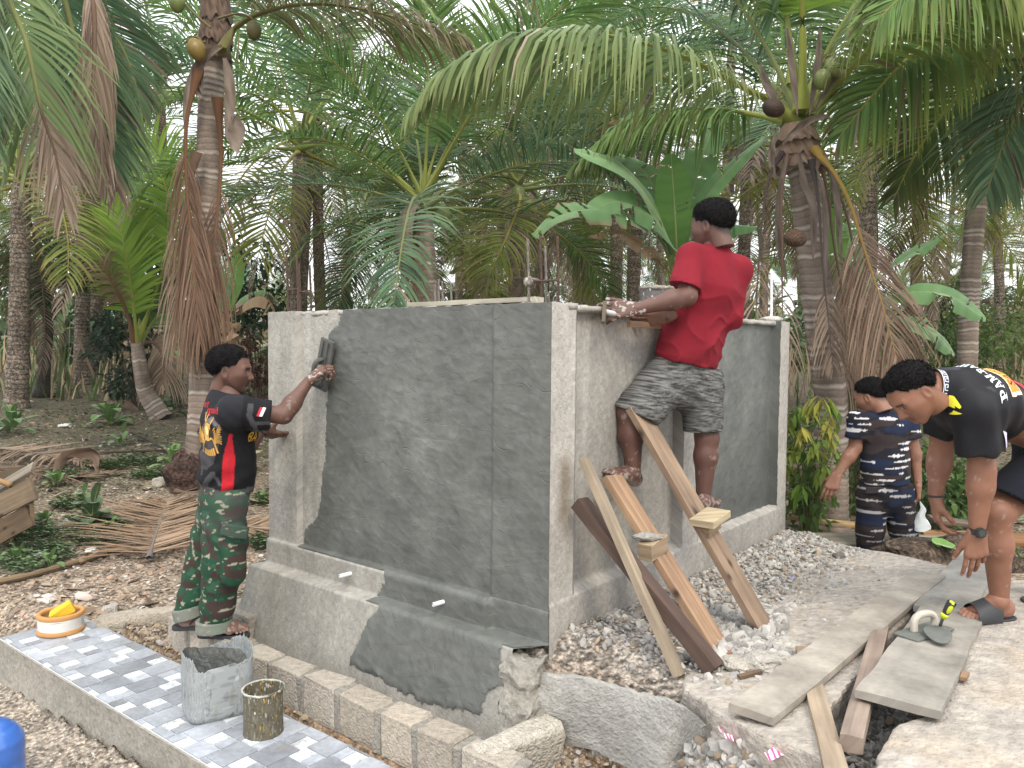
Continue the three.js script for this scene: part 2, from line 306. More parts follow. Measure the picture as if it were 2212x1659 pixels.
{ // left face: outer plane s = 0, panel set back 5 cm, beam below it, battered plinth
  const cols = [...range(0, 0.329, 0.012), ...range(0.333, 1.777, 0.012), ...range(1.781, LU, 0.012)];
  const rows = [];
  for (const y of range(HT, 0.515, 0.012)) rows.push([y, 0.03, 0, 'panel']);
  for (const k of [0.25, 0.6, 1]) rows.push([0.512 - 0.006 * k, 0.03 * (1 - k) - 0.02 * k, -0.02 * k, 'ledge']);
  for (const y of range(0.49, 0.372, 0.012)) rows.push([y, -0.02, -0.02, 'beam']);
  for (const k of [0.3, 0.65, 1]) rows.push([0.37 - 0.008 * k, -0.02 - 0.08 * k, -0.02 - 0.08 * k, 'shelf']);
  for (const y of range(0.35, -0.1, 0.012)) { const k = (0.362 - y) / 0.46; rows.push([y, -0.1 - 0.11 * k, -0.1 - 0.11 * k, 'plinth']); }
  const P = (a, [y, dp, dc, zone]) => {
    let d = a > 0.331 && a < 1.779 ? dp : a < 0.331 && (zone === 'panel' || zone === 'ledge') ? lerp(dc, dp, 0.62) : dc, aa = a; if (a < 0.331 && zone === 'beam') d = lerp(-0.02, 0.012, sst(0.34, 0.30, a)); if (a < 0.331 && zone === 'ledge') d = lerp(d, 0.012, 0.8);
    if (zone === 'shelf' || zone === 'plinth') { const k = min(1, -d / 0.1); aa = lerp(lerp(0, 0.1 + 0.03 * ns(y * 12, 3) , k), LU + 0.05 * k + 0.35 * max(0, -d - 0.1), a / LU); if (zone === 'plinth') d -= 0.02 * fbm(aa * 5, y * 5, 9) * sst(0.25, 0.12, aa); }
    const top = y > HT - 0.02 ? 0.006 * fbm(a * 14, 0, 3, 3) : 0;
    return { a: aa, y: y + top, d, out: (e) => zone === 'shelf' || zone === 'ledge' ? [d, y + e, -aa] : [d - e, y + top, -aa] };
  };
  const dryT = (u, y, z, m) => {
    let t = 0.95 + 0.25 * fbm(u * 2, y * 0.7, 4) + 0.12 * fbm(u * 10, y * 1.2, 5);
    if (z === 'plinth') t *= 0.84 + 0.1 * fbm(u * 6, y * 2, 3); if (z === 'beam') t *= 0.9;
    const stain = clamp(1.4 * fbm(u * 5, y * 0.8, 8)) * 0.35; // old water runs
    t *= 1 - stain; return [t, t * (1 - 0.02 * stain), t * (0.985 - 0.1 * stain)];
  };
  const wetT = (u, y, z, m) => { const dryc = exp(-pow((u - 0.85) / 0.32, 2) - pow((y - 1.25) / 0.42, 2)) * clamp(0.6 + 1.6 * fbm(u * 6, y * 6, 3)); let t = 0.92 + 0.22 * fbm(u * 3, y * 3, 6) + 0.12 * fbm(u * 12, y * 5, 8) + 0.5 * dryc + 0.16 * clamp(2 * fbm(u * 3, y * 0.7, 12)); if (z === 'ledge' || z === 'shelf') t *= 1.15; return [t, t, t * 0.99]; };
  const [d, w] = faceMesh(cols, rows, P, null, wetL, dryT, wetT, 0.008, 1);
  mesh('front_wall', d, M.dry, tank);
  tag(mesh('wet_plaster', w, M.wet, tank), 'dark grey wet plaster with a ragged left edge');
  // the two ends of the plinth
  const endL = (u0, u1, s1) => { const sh = new THREE.Shape([[0, 0.37], [-0.1, 0.37], [-0.2, -0.1], [0, -0.1]].map(([a, b]) => new THREE.Vector2(a, b))); return null; };
  const q = [[0, 0.366, LU + 0.05], [-0.1, 0.362, LU + 0.05], [-0.212, -0.1, LU + 0.09], [0, -0.1, LU + 0.09], [0, -0.1, LU - .3], [0, 0.366, LU - .3]];
  const pos = []; const tri = (...t) => t.forEach(k => pos.push(q[k][0], q[k][1], -q[k][2])); tri(0, 1, 2); tri(0, 2, 3); tri(0, 3, 4); tri(0, 4, 5);
  mesh('plinth_end', boxUV(geo(pos)), M.core, tank);
  let g = rough(new THREE.BoxGeometry(0.10, 0.46, 0.17, 10, 26, 12), 0.055, 11, 3, 5); g.translate(-0.08, 0.10, -0.06);
  const p = g.attributes.position; for (let i = 0; i < p.count; i++) p.setX(i, p.getX(i) - 0.16 * (0.3 - p.getY(i)));
  g.computeVertexNormals(); mesh('broken_render', boxUV(g), std({ map: TEX.dry, color: lin(0.8, 0.79, 0.75), bumpMap: TEX.dryB, bumpScale: 0.012, roughness: 0.97 }), tank);
}
{ // right face: outer plane u = 0, bays set back 6 cm, pilaster and end column
  const bands = [[0.008, 0.197, 0], [0.2, 1.247, 0.06], [1.25, 1.457, 0], [1.46, 2.677, 0.06], [2.68, LS, 0]];
  const cols = []; for (const [a, b] of bands) cols.push(...range(a, b, 0.014));
  const rows = [];
  for (const y of range(HT, 0.57, 0.014)) rows.push([y, 0.06, 0, 'panel']);
  for (const k of [0.25, 0.6, 1]) rows.push([0.565 - 0.02 * k, 0.06 * (1 - k), 0, 'ledge']);
  for (const y of range(0.54, 0.1, 0.014)) rows.push([y, -0.004, -0.004, 'beam']);
  const P = (a, [y, dp, dc, zone]) => { const bay = (a > 0.199 && a < 1.249) || (a > 1.459 && a < 2.679); const d = (bay ? dp : dc) + (zone === 'ledge' ? 0.012 * fbm(a * 14, 1) : 0), top = y > HT - 0.02 ? 0.008 * fbm(a * 14, 5, 3, 3) : 0; const yy = y + top + (zone === 'ledge' ? 0.014 * fbm(a * 11, 4, 2, 3) : 0); return { a, y: yy, d, out: (e) => [a, yy, -d + e] }; };
  P.flip = false;
  const wetR = (s, y, zone) => (zone === 'panel' ? min(s > 1.459 && s < 2.681 ? 0.05 : -0.05, (y - 0.6) + 0.05 + 0.01 * fbm(s * 9, y * 9, 2)) : -1);
  const dryT = (s, y, z) => {
    const beige = z === 'panel' && s > 0.2 && s < 1.25; const n = fbm(s * 2.5, y * 1.2, 14); let t = (beige ? 0.80 : 1.0) + 0.22 * n + 0.10 * fbm(s * 12, y * 2, 6);
    let c = [t, t * 0.985, t * (beige ? 0.965 : 0.98)];
    const runs = clamp(2.2 * fbm(s * 7, y * 0.7, 31) - 0.25) * (beige ? 1 : 0); c = mixc(c, [1.15, 1.15, 1.17], runs * 0.8);
    if (s < 0.2) { const st = exp(-pow((s - 0.12 - 0.03 * ns(y * 5, 2)) / 0.045, 2)) * sst(0.75, 1.0, y) * sst(1.25, 1.1, y); c = mixc(c, [0.62, 0.56, 0.48], clamp(st * 1.2)); c = c.map(v => v * 1.08); }
    if (z === 'beam') c = c.map(v => v * (0.92 + 0.1 * n)); return c;
  };
  const wetT = (s, y) => { let t = 1.12 + 0.5 * fbm(s * 3, y * 2, 6) + 0.25 * fbm(s * 9, y * 2.2, 16); t *= 0.7 + 0.4 * sst(0.5, 1.4, y); t *= lerp(0.75, 1, sst(2.68, 2.3, s)); return [t * 0.98, t, t * 1.0]; };
  const [d, w] = faceMesh(cols, rows, P, null, wetR, dryT, wetT, 0.006, 5);
  mesh('side_wall', d, M.dry, tank);
  tag(mesh('wet_plaster', w, std({ map: wetMap, vertexColors: true, bumpMap: rep(trowel, 0.5, 0.9), bumpScale: 0.004, roughness: 0.6 }), tank), 'smooth damp grey plaster in the far bay');
}
{ // walls behind the faces and the rim
  const bx = (x0, x1, y0, y1, z0, z1) => boxUV(new THREE.BoxGeometry(x1 - x0, y1 - y0, z1 - z0).translate((x0 + x1) / 2, (y0 + y1) / 2, (z0 + z1) / 2));
  const t = 0.18;
  mesh('wall_core', merge([bx(0.068, t, -0.1, HT - 0.004, -LU + 0.004, -0.07), bx(t, LS - 0.004, -0.1, HT - 0.004, -t, -0.07), bx(LS - t, LS - 0.002, -0.1, HT - 0.006, -LU + 0.006, -t), bx(t, LS - t, -0.1, HT - 0.006, -LU + 0.003, -LU + t), bx(1.25, 1.4, -0.1, HT - 0.05, -LU + t, -t)]), M.core, tank);
  const g1 = rough(new THREE.BoxGeometry(0.17, 0.03, LU, 6, 2, 60), 0.012, 12, 2).translate(0.115, HT - 0.014, -LU / 2), g2 = rough(new THREE.BoxGeometry(LS - 0.2, 0.03, 0.17, 70, 2, 6), 0.012, 12, 4).translate(LS / 2 + 0.09, HT - 0.016, -0.115);
  mesh('rim', merge([boxUV(g1), boxUV(g2)]), M.core, tank);
  // end of the left wall towards the palms and of the right wall
  mesh('end_wall', bx(0.004, 0.17, -0.1, HT - 0.01, -LU - 0.004, -LU + 0.02), M.core, tank); mesh('end_wall', bx(LS - 0.02, LS + 0.003, -0.1, HT - 0.01, -0.17, -0.006), M.core, tank);
}
{ // drain pipes of white plastic, cut off short
  const pvc = std({ color: lin(0.78, 0.80, 0.82), roughness: 0.4 }), dark = std({ color: lin(0.05, 0.05, 0.05), roughness: 0.9 });
  for (const [x, y] of [[765, 1237], [968, 1297]]) {
    const [u, h] = onS(x, y, 0); const c = V3(0, h, -u), dir = V3(-0.92, -0.05, -0.22).normalize(), e = c.clone().addScaledVector(dir, 0.085);
    const pts = [[0.0075, 0], [0.0105, 0], [0.0105, 0.105], [0.0075, 0.105], [0.0075, 0]].map(p => new THREE.Vector2(...p));
    const g = new THREE.LatheGeometry(pts, 20); g.applyQuaternion(new THREE.Quaternion().setFromUnitVectors(V3(0, 1, 0), dir)).translate(...c.clone().addScaledVector(dir, -0.02));
    mesh('drain_pipe', g, pvc, tank);
    const rg = rough(new THREE.TorusGeometry(0.016, 0.008, 6, 14), 0.006, 60, x).applyQuaternion(new THREE.Quaternion().setFromUnitVectors(V3(0, 0, 1), V3(1, 0, 0))).translate(-0.008, h, -u); mesh('mortar_collar', boxUV(rg), M.core, tank);
  }
}
{ // reinforcing bars standing out of the columns
  const rust = std({ color: lin(0.21, 0.14, 0.105), roughness: 0.9, map: TEX.soil }), caked = std({ color: lin(0.62, 0.60, 0.57), roughness: 0.95, map: TEX.soil, bumpMap: TEX.dryB, bumpScale: 0.004 });
  const bar = (s, u, top, mat, r = 0.006, base = HT - 0.2) => { const g = tube([V3(s, base, -u), V3(s + 0.004, (base + top) / 2, -u), V3(s - 0.003, top, -u - 0.004)], (t) => r * (1 + 0.12 * sin(t * 240)), 7, 60); mesh('reinforcing_bar', g, mat, tank); };
  const sol = (x, d) => { const p = at(x, 640, d), [s, u] = toSU(p.x, p.z); return [s, u]; };
  const a = sol(1141, 3.42), b = sol(1168, 3.52), c = sol(1179, 3.66), d = sol(1205, 3.52);
  bar(...a, 2.13, caked); bar(...b, 2.155, rust); bar(...c, 2.13, caked); bar(...d, 2.155, rust);
  const tie = (p, q, y, mat, r = 0.005) => mesh('stirrup', tube([V3(p[0], y, -p[1]), V3((p[0] + q[0]) / 2, y + 0.003, -(p[1] + q[1]) / 2), V3(q[0], y + 0.004, -q[1])], r, 6, 8), mat, tank);
  tie(a, b, 1.95, rust); tie(b, d, 1.955, rust); tie(c, d, 1.962, rust); tie(a, c, 1.957, caked, 0.008);
  mesh('mortar_clot', boxUV(rough(new THREE.IcosahedronGeometry(0.02, 3), 0.012, 40, 2).translate(a[0], 1.945, -a[1])), caked, tank);
  const e4 = [[621, 4.62], [643, 4.55], [648, 4.85], [671, 4.72]].map(([x, dd]) => sol(x, dd)); e4.forEach((q, i) => bar(...q, 2.2 - 0.02 * i, rust, 0.007));
  tie(e4[0], e4[1], 1.98, rust); tie(e4[1], e4[3], 1.97, rust); tie(e4[2], e4[3], 1.985, rust); tie(e4[0], e4[2], 1.99, rust);
  for (const [x, dd, h] of [[941, 5.1, 2.06], [949, 5.15, 2.1], [957, 5.2, 2.09], [976, 5.25, 2.08], [1187, 6.6, 2.12], [1197, 6.7, 2.08], [1152, 6.4, 2.06]]) bar(...sol(x, dd), h, caked, 0.007, 1.4);
  bar(2.74, 0.09, 2.2, std({ color: lin(0.75, 0.76, 0.78), roughness: 0.6 }), 0.009);
}
// ---------------------------------------------------------------- tiled slab with its tiles
{
  // long axis along u, slightly turned as in the photograph; local a along the slab (0 at the far left end), b across (0 at the front edge)
  const o = tk(-1.055, 3.22, -0.08), e = tk(-0.975, -0.6, -0.08), ax = e.clone().sub(o).normalize(), ay = V3(0, 1, 0), az = ay.clone().cross(ax).multiplyScalar(1); // az points away from the camera side
  const back = az.dot(SV) > 0 ? 1 : -1;
  const slab = thing('tiled_slab', 'low concrete step topped with blue-grey and white patterned tiles', 'tiled step', o);
  slab.quaternion.setFromRotationMatrix(new THREE.Matrix4().makeBasis(ax, ay, V3().crossVectors(ax, ay))); // local z = ax x up
  const zb = V3().crossVectors(ax, ay).dot(SV) > 0 ? 1 : -1, Wd = 0.47, Ln = 3.9;
  const body = new THREE.BoxGeometry(Ln, 0.42, Wd, 160, 16, 16); body.translate(Ln / 2, -0.21 - 0.008, zb * Wd / 2);
  const P = body.attributes.position;
  for (let i = 0; i < P.count; i++) { const x = P.getX(i), y = P.getY(i), z = P.getZ(i); const fr = abs(z) < 1e-4; if (fr) P.setZ(i, z - zb * (0.006 * fbm(x * 6, y * 6, 2) + 0.09 * pow(clamp(-y / 0.35), 2) + 0.012 * max(0, fbm(x * 14, y * 14, 6)) + 0.006)); if (y > -0.009 && !fr) P.setY(i, -0.008); }
  body.computeVertexNormals();
  mesh('slab_body', boxUV(body), std({ map: TEX.dry, color: lin(0.72, 0.70, 0.66), bumpMap: TEX.dryB, bumpScale: 0.008, roughness: 0.97 }), slab);
  const grout = new THREE.BoxGeometry(Ln, 0.006, Wd - 0.006).translate(Ln / 2, -0.0052, zb * Wd / 2);
  mesh('grout', boxUV(grout), std({ color: lin(0.66, 0.70, 0.74), roughness: 0.8 }), slab);
  const grey = [], white = []; const r = rng(9);
  const smear = tileFbm(3, 301, 5), vein = tileFbm(5, 303, 5);
  const tg = dataTex(512, (u, v) => { const b = smear(u, v), k = vein(u, v), g = fC(u, v); const l = 0.63 + 0.26 * (b - 0.5) + 0.12 * (g - 0.5), d = clamp((k - 0.62) * 4) * 0.35; return [l * 0.955 + d * 0.05, l * 0.985 - d * 0.03, l * 1.03 - d * 0.16]; }, true);
  const tw = dataTex(512, (u, v) => { const k = abs(vein(u, v) - 0.5), b = smear(u, v), d = clamp((b - 0.6) * 3) * 0.3; const l = 0.86 - 0.2 * exp(-k * 60) - 0.10 * (b - 0.5); return [l * 0.965 + d * 0.03, l * 0.99 - d * 0.03, l * 1.01 - d * 0.16]; }, true);
  for (let i = 0; i < 3; i++) { const k = 0.93 + 0.06 * i, kg = 0.74 + 0.14 * i; grey.push(std({ map: tg, color: lin(kg, kg, kg * 1.01), roughness: 0.42 })); white.push(std({ map: tw, color: lin(k, k, k * 1.0), roughness: 0.4 })); }
  // printed pattern in courses across the slab: big grey, small white, laid in a repeat of 0.40 m tiles
  const J = 0.0035;
  const put = (a0, a1, b0, b1, kind) => {
    a0 = max(a0, 0); a1 = min(a1, Ln); b0 = max(b0, 0); b1 = min(b1, Wd); if (a1 - a0 < 0.012 || b1 - b0 < 0.012) return;
    const w = a1 - a0 - J * 2, l = b1 - b0 - J * 2; const g = new THREE.BoxGeometry(w, 0.006, l), uv = g.attributes.uv, p = g.attributes.position, ou = r(), ov = r();
    for (let i = 0; i < uv.count; i++) uv.setXY(i, p.getX(i) * 1.2 + ou, p.getZ(i) * 1.2 + ov);
    const m = mesh('tile', g, (kind ? white : grey)[floor(r() * 3)], slab); m.position.set((a0 + a1) / 2, 0.0006 * r(), zb * (b0 + b1) / 2);
  };
  // one 0.27 x 0.33 m module: rows of big grey and small white rectangles, each row stepped
  const bw = 0.135, rowsN = Math.ceil(Ln / bw);
  for (let i = 0; i < rowsN; i++) {
    const a = i * bw, off = [0.0, 0.115, 0.05, 0.165][i % 4] - 0.24; let b = off;
    let k = 0;
    while (b < Wd) {
      put(a, a + bw, b, b + 0.175, 0); // grey stretcher
      const half = 0.55 * bw, B1 = b + 0.175, B2 = b + 0.265; // beside it a white one and a thin grey strip
      if ((i + k) % 2) { put(a, a + half, B1, B2, 1); put(a + half, a + bw, B1, B2, 0); }
      else { put(a, a + bw - half, B1, B2, 0); put(a + bw - half, a + bw, B1, B2, 1); }
      b += 0.265; k++;
    }
  }
}
// ---------------------------------------------------------------- plants: palm fronds, trunks, banana leaves, bushes
const leafM = phys({ vertexColors: true, side: THREE.DoubleSide, roughness: 0.95, transmission: 0.42, thickness: 0, clearcoat: 0.16, clearcoatRoughness: 0.38, specularIntensity: 0.3 });
const deadM = phys({ vertexColors: true, side: THREE.DoubleSide, roughness: 0.95, transmission: 0.18, thickness: 0, specularIntensity: 0.3 });
const GREEN = { a: [0.05, 0.12, 0.03], b: [0.19, 0.345, 0.10], rib: [0.36, 0.40, 0.10], tip: [0.30, 0.27, 0.08], dry: 0.05 };
const DEEP = { a: [0.035, 0.09, 0.045], b: [0.17, 0.30, 0.155], rib: [0.30, 0.34, 0.13], tip: [0.22, 0.2, 0.09], dry: 0.05 };
const BRIGHT = { a: [0.15, 0.28, 0.035], b: [0.27, 0.41, 0.06], rib: [0.33, 0.37, 0.07], tip: [0.3, 0.34, 0.06], dry: 0.02 };
const YELLOW = { a: [0.13, 0.19, 0.035], b: [0.26, 0.30, 0.07], rib: [0.42, 0.36, 0.07], tip: [0.42, 0.28, 0.10], dry: 0.2 };
const DEAD = { a: [0.15, 0.105, 0.075], b: [0.39, 0.305, 0.235], rib: [0.16, 0.10, 0.07], tip: [0.33, 0.26, 0.2], dry: 0 };
const RUST = { a: [0.095, 0.055, 0.038], b: [0.26, 0.172, 0.12], rib: [0.15, 0.075, 0.04], tip: [0.3, 0.2, 0.13], dry: 0 };
// pts: the rib from its base to its tip
function frondGeo(pts, o = {}) {
  const { n = 80, leaf = 0.75, w = 0.027, droop = 0.9, pal = GREEN, seed = 1, seg = 4, lift = 0.35, r0 = 0.03, from = 0.2, up = V3(0, 1, 0), brownTip = 0, thin = 0, a0 = 1.35, a1 = 0.5, gap = 0 } = o;
  const R = rng(seed * 7919 + 13), cv = new THREE.CatmullRomCurve3(pts, false, 'centripetal'); const pos = [], col = [], idx = [];
  const put = (v, c) => { pos.push(v.x, v.y, v.z); col.push(c[0], c[1], c[2]); return pos.length / 3 - 1; };
  const frame = (t) => { const c = cv.getPointAt(t), T = cv.getTangentAt(t); let B = T.clone().cross(up); if (B.length() < 0.15) B = T.clone().cross(V3(0.3, 0.1, 1)); B.normalize(); return [c, T, B, B.clone().cross(T)]; };
  const NR = 18; let prev = null;
  for (let i = 0; i <= NR; i++) { // rib
    const t = i / NR, [c, T, B, N] = frame(t), r = r0 * (0.12 + 0.88 * pow(1 - t, 1.2)) * (1 + 1.2 * sst(0.12, 0, t)); const ring = [];
    const cc = mixc(pal.rib, pal.tip, t * 0.4); const cb = brownTip && t > 1 - brownTip ? DEAD.rib : cc;
    for (let k = 0; k < 5; k++) { const a = k / 5 * 2 * PI + 0.3; ring.push(put(c.clone().addScaledVector(B, cos(a) * r).addScaledVector(N, sin(a) * r * 0.7), cb)); }
    if (prev) for (let k = 0; k < 5; k++) { const a = prev[k], b = prev[(k + 1) % 5], d = ring[k], e = ring[(k + 1) % 5]; idx.push(a, b, d, b, e, d); }
    prev = ring;
  }
  for (let i = 0; i < n; i++) for (const sd of [-1, 1]) {
    const tt = (i + 0.3 + 0.4 * R()) / n, t = lerp(from, 0.995, tt); if (gap && R() < gap) continue;
    const [c, T, B, N] = frame(t);
    const prof = lerp(0.55, 1, sst(0, 0.35, tt)) * lerp(1, 0.32, sst(0.5, 1, tt)), L = leaf * prof * (0.85 + 0.3 * R());
    const al = lerp(a0, a1, tt) + 0.16 * (R() - 0.5), lf = lift + 0.35 * (R() - 0.5);
    let d = T.clone().multiplyScalar(cos(al)).addScaledVector(B, sd * sin(al) * cos(lf)).addScaledVector(N, sin(al) * sin(lf)).normalize();
    let p = c.clone().addScaledVector(B, sd * r0 * 0.4 * (1 - t)); const g = droop * (0.7 + 0.6 * R());
    const isDry = R() < pal.dry || (brownTip && tt > 1 - brownTip * (0.8 + 0.5 * R())), q = R();
    const base = isDry ? mixc(DEAD.a, DEAD.b, q) : mixc(pal.a, pal.b, q); const tipc = mixc(base, isDry ? DEAD.b : pal.tip, 0.25 + 0.6 * R() * (pal.dry * 3 + 0.2));
    const ww = w * (0.75 + 0.5 * R()) * (isDry ? 0.7 : 1) * (1 - thin); let prv = null;
    for (let k = 0; k <= seg; k++) {
      const s = k / seg; let W = T.clone().addScaledVector(d, -d.dot(T)); if (W.length() < 0.05) W.copy(N); W.normalize();
      W.addScaledVector(N, 0.5 * (q - 0.4) * sd).normalize();
      const wd = ww * (k === 0 ? 0.45 : k === seg ? 0.04 : 1 - 0.55 * s * s); const cc = mixc(base, tipc, s * s);
      if (k === seg) { const a = put(p, cc); idx.push(prv[0], prv[1], a); }
      else { const a = put(p.clone().addScaledVector(W, wd / 2), cc), b = put(p.clone().addScaledVector(W, -wd / 2), cc); if (prv) idx.push(prv[0], prv[1], a, prv[1], b, a); prv = [a, b]; }
      p = p.clone().addScaledVector(d, L / seg); d.y -= g * (0.35 + s) / seg * 1.5; d.x += 0.1 * (R() - 0.5); d.z += 0.1 * (R() - 0.5); d.normalize();
    }
  }
  const gg = geo(pos, idx, null, col); return gg;
}
// a frond that grows in +x from the origin: el = angle at its base, len, sag
const arcPts = (el, len, sag, side = 0) => { const o = [V3()]; let d = el, p = V3(), n = 7; for (let i = 1; i <= n; i++) { p = p.clone().add(V3(cos(d), sin(d), side * i / n * 0.25).multiplyScalar(len / n)); o.push(p); d -= sag / n * (0.4 + 1.2 * i / n); } return o; };
const FV = { hi: [], lo: [], dead: [] };
{
  const P = [GREEN, DEEP, GREEN, DEEP, GREEN, DEEP, YELLOW];
  for (let i = 0; i < 12; i++) { const k = i / 11; FV.hi.push(frondGeo(arcPts(lerp(1.35, -0.25, k), 3.6 + 0.5 * sin(i * 5), lerp(0.9, 1.5, k), sin(i * 3)), { n: 80, leaf: 0.8, droop: lerp(0.5, 1.3, k), pal: k > 0.85 ? YELLOW : P[i % 6], seed: i + 1, brownTip: k > 0.6 ? 0.12 : 0 })); }
  for (let i = 0; i < 12; i++) { const k = i / 11; FV.lo.push(frondGeo(arcPts(lerp(1.4, -0.3, k), 3.6 + 0.5 * sin(i * 4), lerp(0.8, 1.5, k), sin(i * 2)), { n: 44, leaf: 0.82, w: 0.042, seg: 3, droop: lerp(0.5, 1.3, k), pal: k > 0.88 ? YELLOW : P[(i + 1) % 6], seed: i + 41, lift: 0.25, brownTip: k > 0.7 ? 0.15 : 0 })); }
  for (let i = 0; i < 5; i++) FV.dead.push(frondGeo(arcPts(lerp(-0.5, -1.1, i / 4), 2.9, lerp(1.0, 0.45, i / 4), sin(i)), { n: 46, leaf: 0.62, w: 0.022, droop: 2.0, pal: i % 2 ? RUST : DEAD, seed: i + 81, lift: -0.2, gap: 0.12 }));
}
// trunks: rings of leaf scars as geometry, colour per ring
function trunkGeo(pts, r0, r1, o = {}) {
  const { seed = 1, ringH = 0.055, pale = 0.3, seg = 12, flare = 0.35 } = o, q0 = seg > 8; const R = rng(seed * 31 + 7), cv = new THREE.CatmullRomCurve3(pts, false, 'centripetal'), L = cv.getLength();
  const pos = [], col = [], idx = [], uv = []; const rings = Math.round(L / ringH); const ts = [], bump = [], cl = [];
  for (let i = 0; i < rings; i++) {
    const t0 = i / rings, dt = 1 / rings, k = 0.86 + 0.3 * R(), b = q0 ? [0.25 * k, 0.20 * k, 0.165 * k] : [0.38 * k, 0.32 * k, 0.265 * k], d = [0.15, 0.115, 0.09], pl = R() < pale ? [0.50, 0.45, 0.40] : b;
    const mt = 0.35 + 0.3 * R(); // pale stretch then dark groove
    ts.push(t0, t0 + dt * (0.2 + 0.3 * mt), t0 + dt * 0.78, t0 + dt * 0.9); bump.push(1.0, 1.005, 1.035, 0.965); cl.push(b, pl, b, d);
  }
  ts.push(1); bump.push(1); cl.push([0.2, 0.15, 0.11]);
  let B = V3(1, 0, 0);
  ts.forEach((t, i) => {
    const c = cv.getPointAt(t), T = cv.getTangentAt(t), N = B.clone().cross(T).normalize().multiplyScalar(-1); const Bx = T.clone().cross(N).normalize();
    const r = lerp(r0, r1, t) * bump[i] * (1 + flare * exp(-t * L / 0.22));
    for (let k = 0; k <= seg; k++) { const a = k / seg * 2 * PI, ka = (k % seg) / seg * 2 * PI; const wob = 0.22 * ringH * ns(cos(ka) * 1.5 + seed, sin(ka) * 1.5, t * L * 3), rr = r * (1 + 0.05 * ns(cos(ka) * 2, sin(ka) * 2, t * L * 6 + seed)); const q = c.clone().addScaledVector(N, cos(a) * rr).addScaledVector(Bx, sin(a) * rr).addScaledVector(T, wob * 2); pos.push(q.x, q.y, q.z); const v = 0.85 + 0.55 * ns(cos(ka) * 3, sin(ka) * 3, t * L * 2 + seed); col.push(...cl[i].map(x => x * v)); uv.push(k / seg * 0.9, t * L); }
  });
  const w = seg + 1; for (let i = 0; i < ts.length - 1; i++) for (let k = 0; k < seg; k++) { const a = i * w + k; idx.push(a, a + w, a + 1, a + 1, a + w, a + w + 1); }
  return geo(pos, idx, uv, col);
}
const trunkN = std({ vertexColors: true, side: THREE.DoubleSide, bumpMap: TEX.soilB, bumpScale: 0.012, roughness: 1 });
const trunkM = std({ vertexColors: true, side: THREE.DoubleSide, map: TEX.soil, color: lin(1.6, 1.6, 1.6), bumpMap: TEX.soilB, bumpScale: 0.012, roughness: 1 });
const cocoG = new THREE.SphereGeometry(0.11, 18, 14); { const p = cocoG.attributes.position; for (let i = 0; i < p.count; i++) { const y = p.getY(i) / 0.11, a = atan2(p.getZ(i), p.getX(i)), k = 1 + 0.06 * cos(3 * a) * (1 - y * y) - 0.1 * max(0, -y); p.setXYZ(i, p.getX(i) * k, p.getY(i) * 1.28, p.getZ(i) * k); } cocoG.computeVertexNormals(); }
const cocoM = { green: std({ color: lin(0.34, 0.44, 0.12), roughness: 0.45, map: TEX.dry }), yellow: std({ color: lin(0.48, 0.33, 0.06), roughness: 0.45, map: TEX.dry }), brown: std({ color: lin(0.10, 0.055, 0.04), roughness: 0.75, map: TEX.soil }) };
// dry boat-shaped spathe or sheath strip hanging from the crown
function stripGeo(pts, w, seed = 1, cup = 0.5, ca = [0.17, 0.12, 0.09], cb = [0.36, 0.31, 0.27]) {
  const cv = new THREE.CatmullRomCurve3(pts), pos = [], col = [], idx = [], N = 12, K = 4; const R = rng(seed);
  for (let i = 0; i <= N; i++) { const t = i / N, c = cv.getPointAt(t), T = cv.getTangentAt(t); let B = T.clone().cross(V3(0.2, 0.1, 1)).normalize(), Nn = B.clone().cross(T); const ww = w * pow(sin(PI * clamp(t * 0.92 + 0.06)), 0.7) * (1 + 0.2 * ns(t * 8, seed)); for (let k = 0; k <= K; k++) { const s = k / K * 2 - 1; const q = c.clone().addScaledVector(B, s * ww / 2).addScaledVector(Nn, cup * ww * (s * s - 0.5) + 0.1 * w * ns(t * 9, s * 2, seed)); pos.push(q.x, q.y, q.z); col.push(...mixc(ca, cb, clamp(0.5 + 0.8 * ns(t * 6, s * 3, seed)))); } }
  const W = K + 1; for (let i = 0; i < N; i++) for (let k = 0; k < K; k++) { const a = i * W + k; idx.push(a, a + W, a + 1, a + 1, a + W, a + W + 1); }
  return geo(pos, idx, null, col);
}
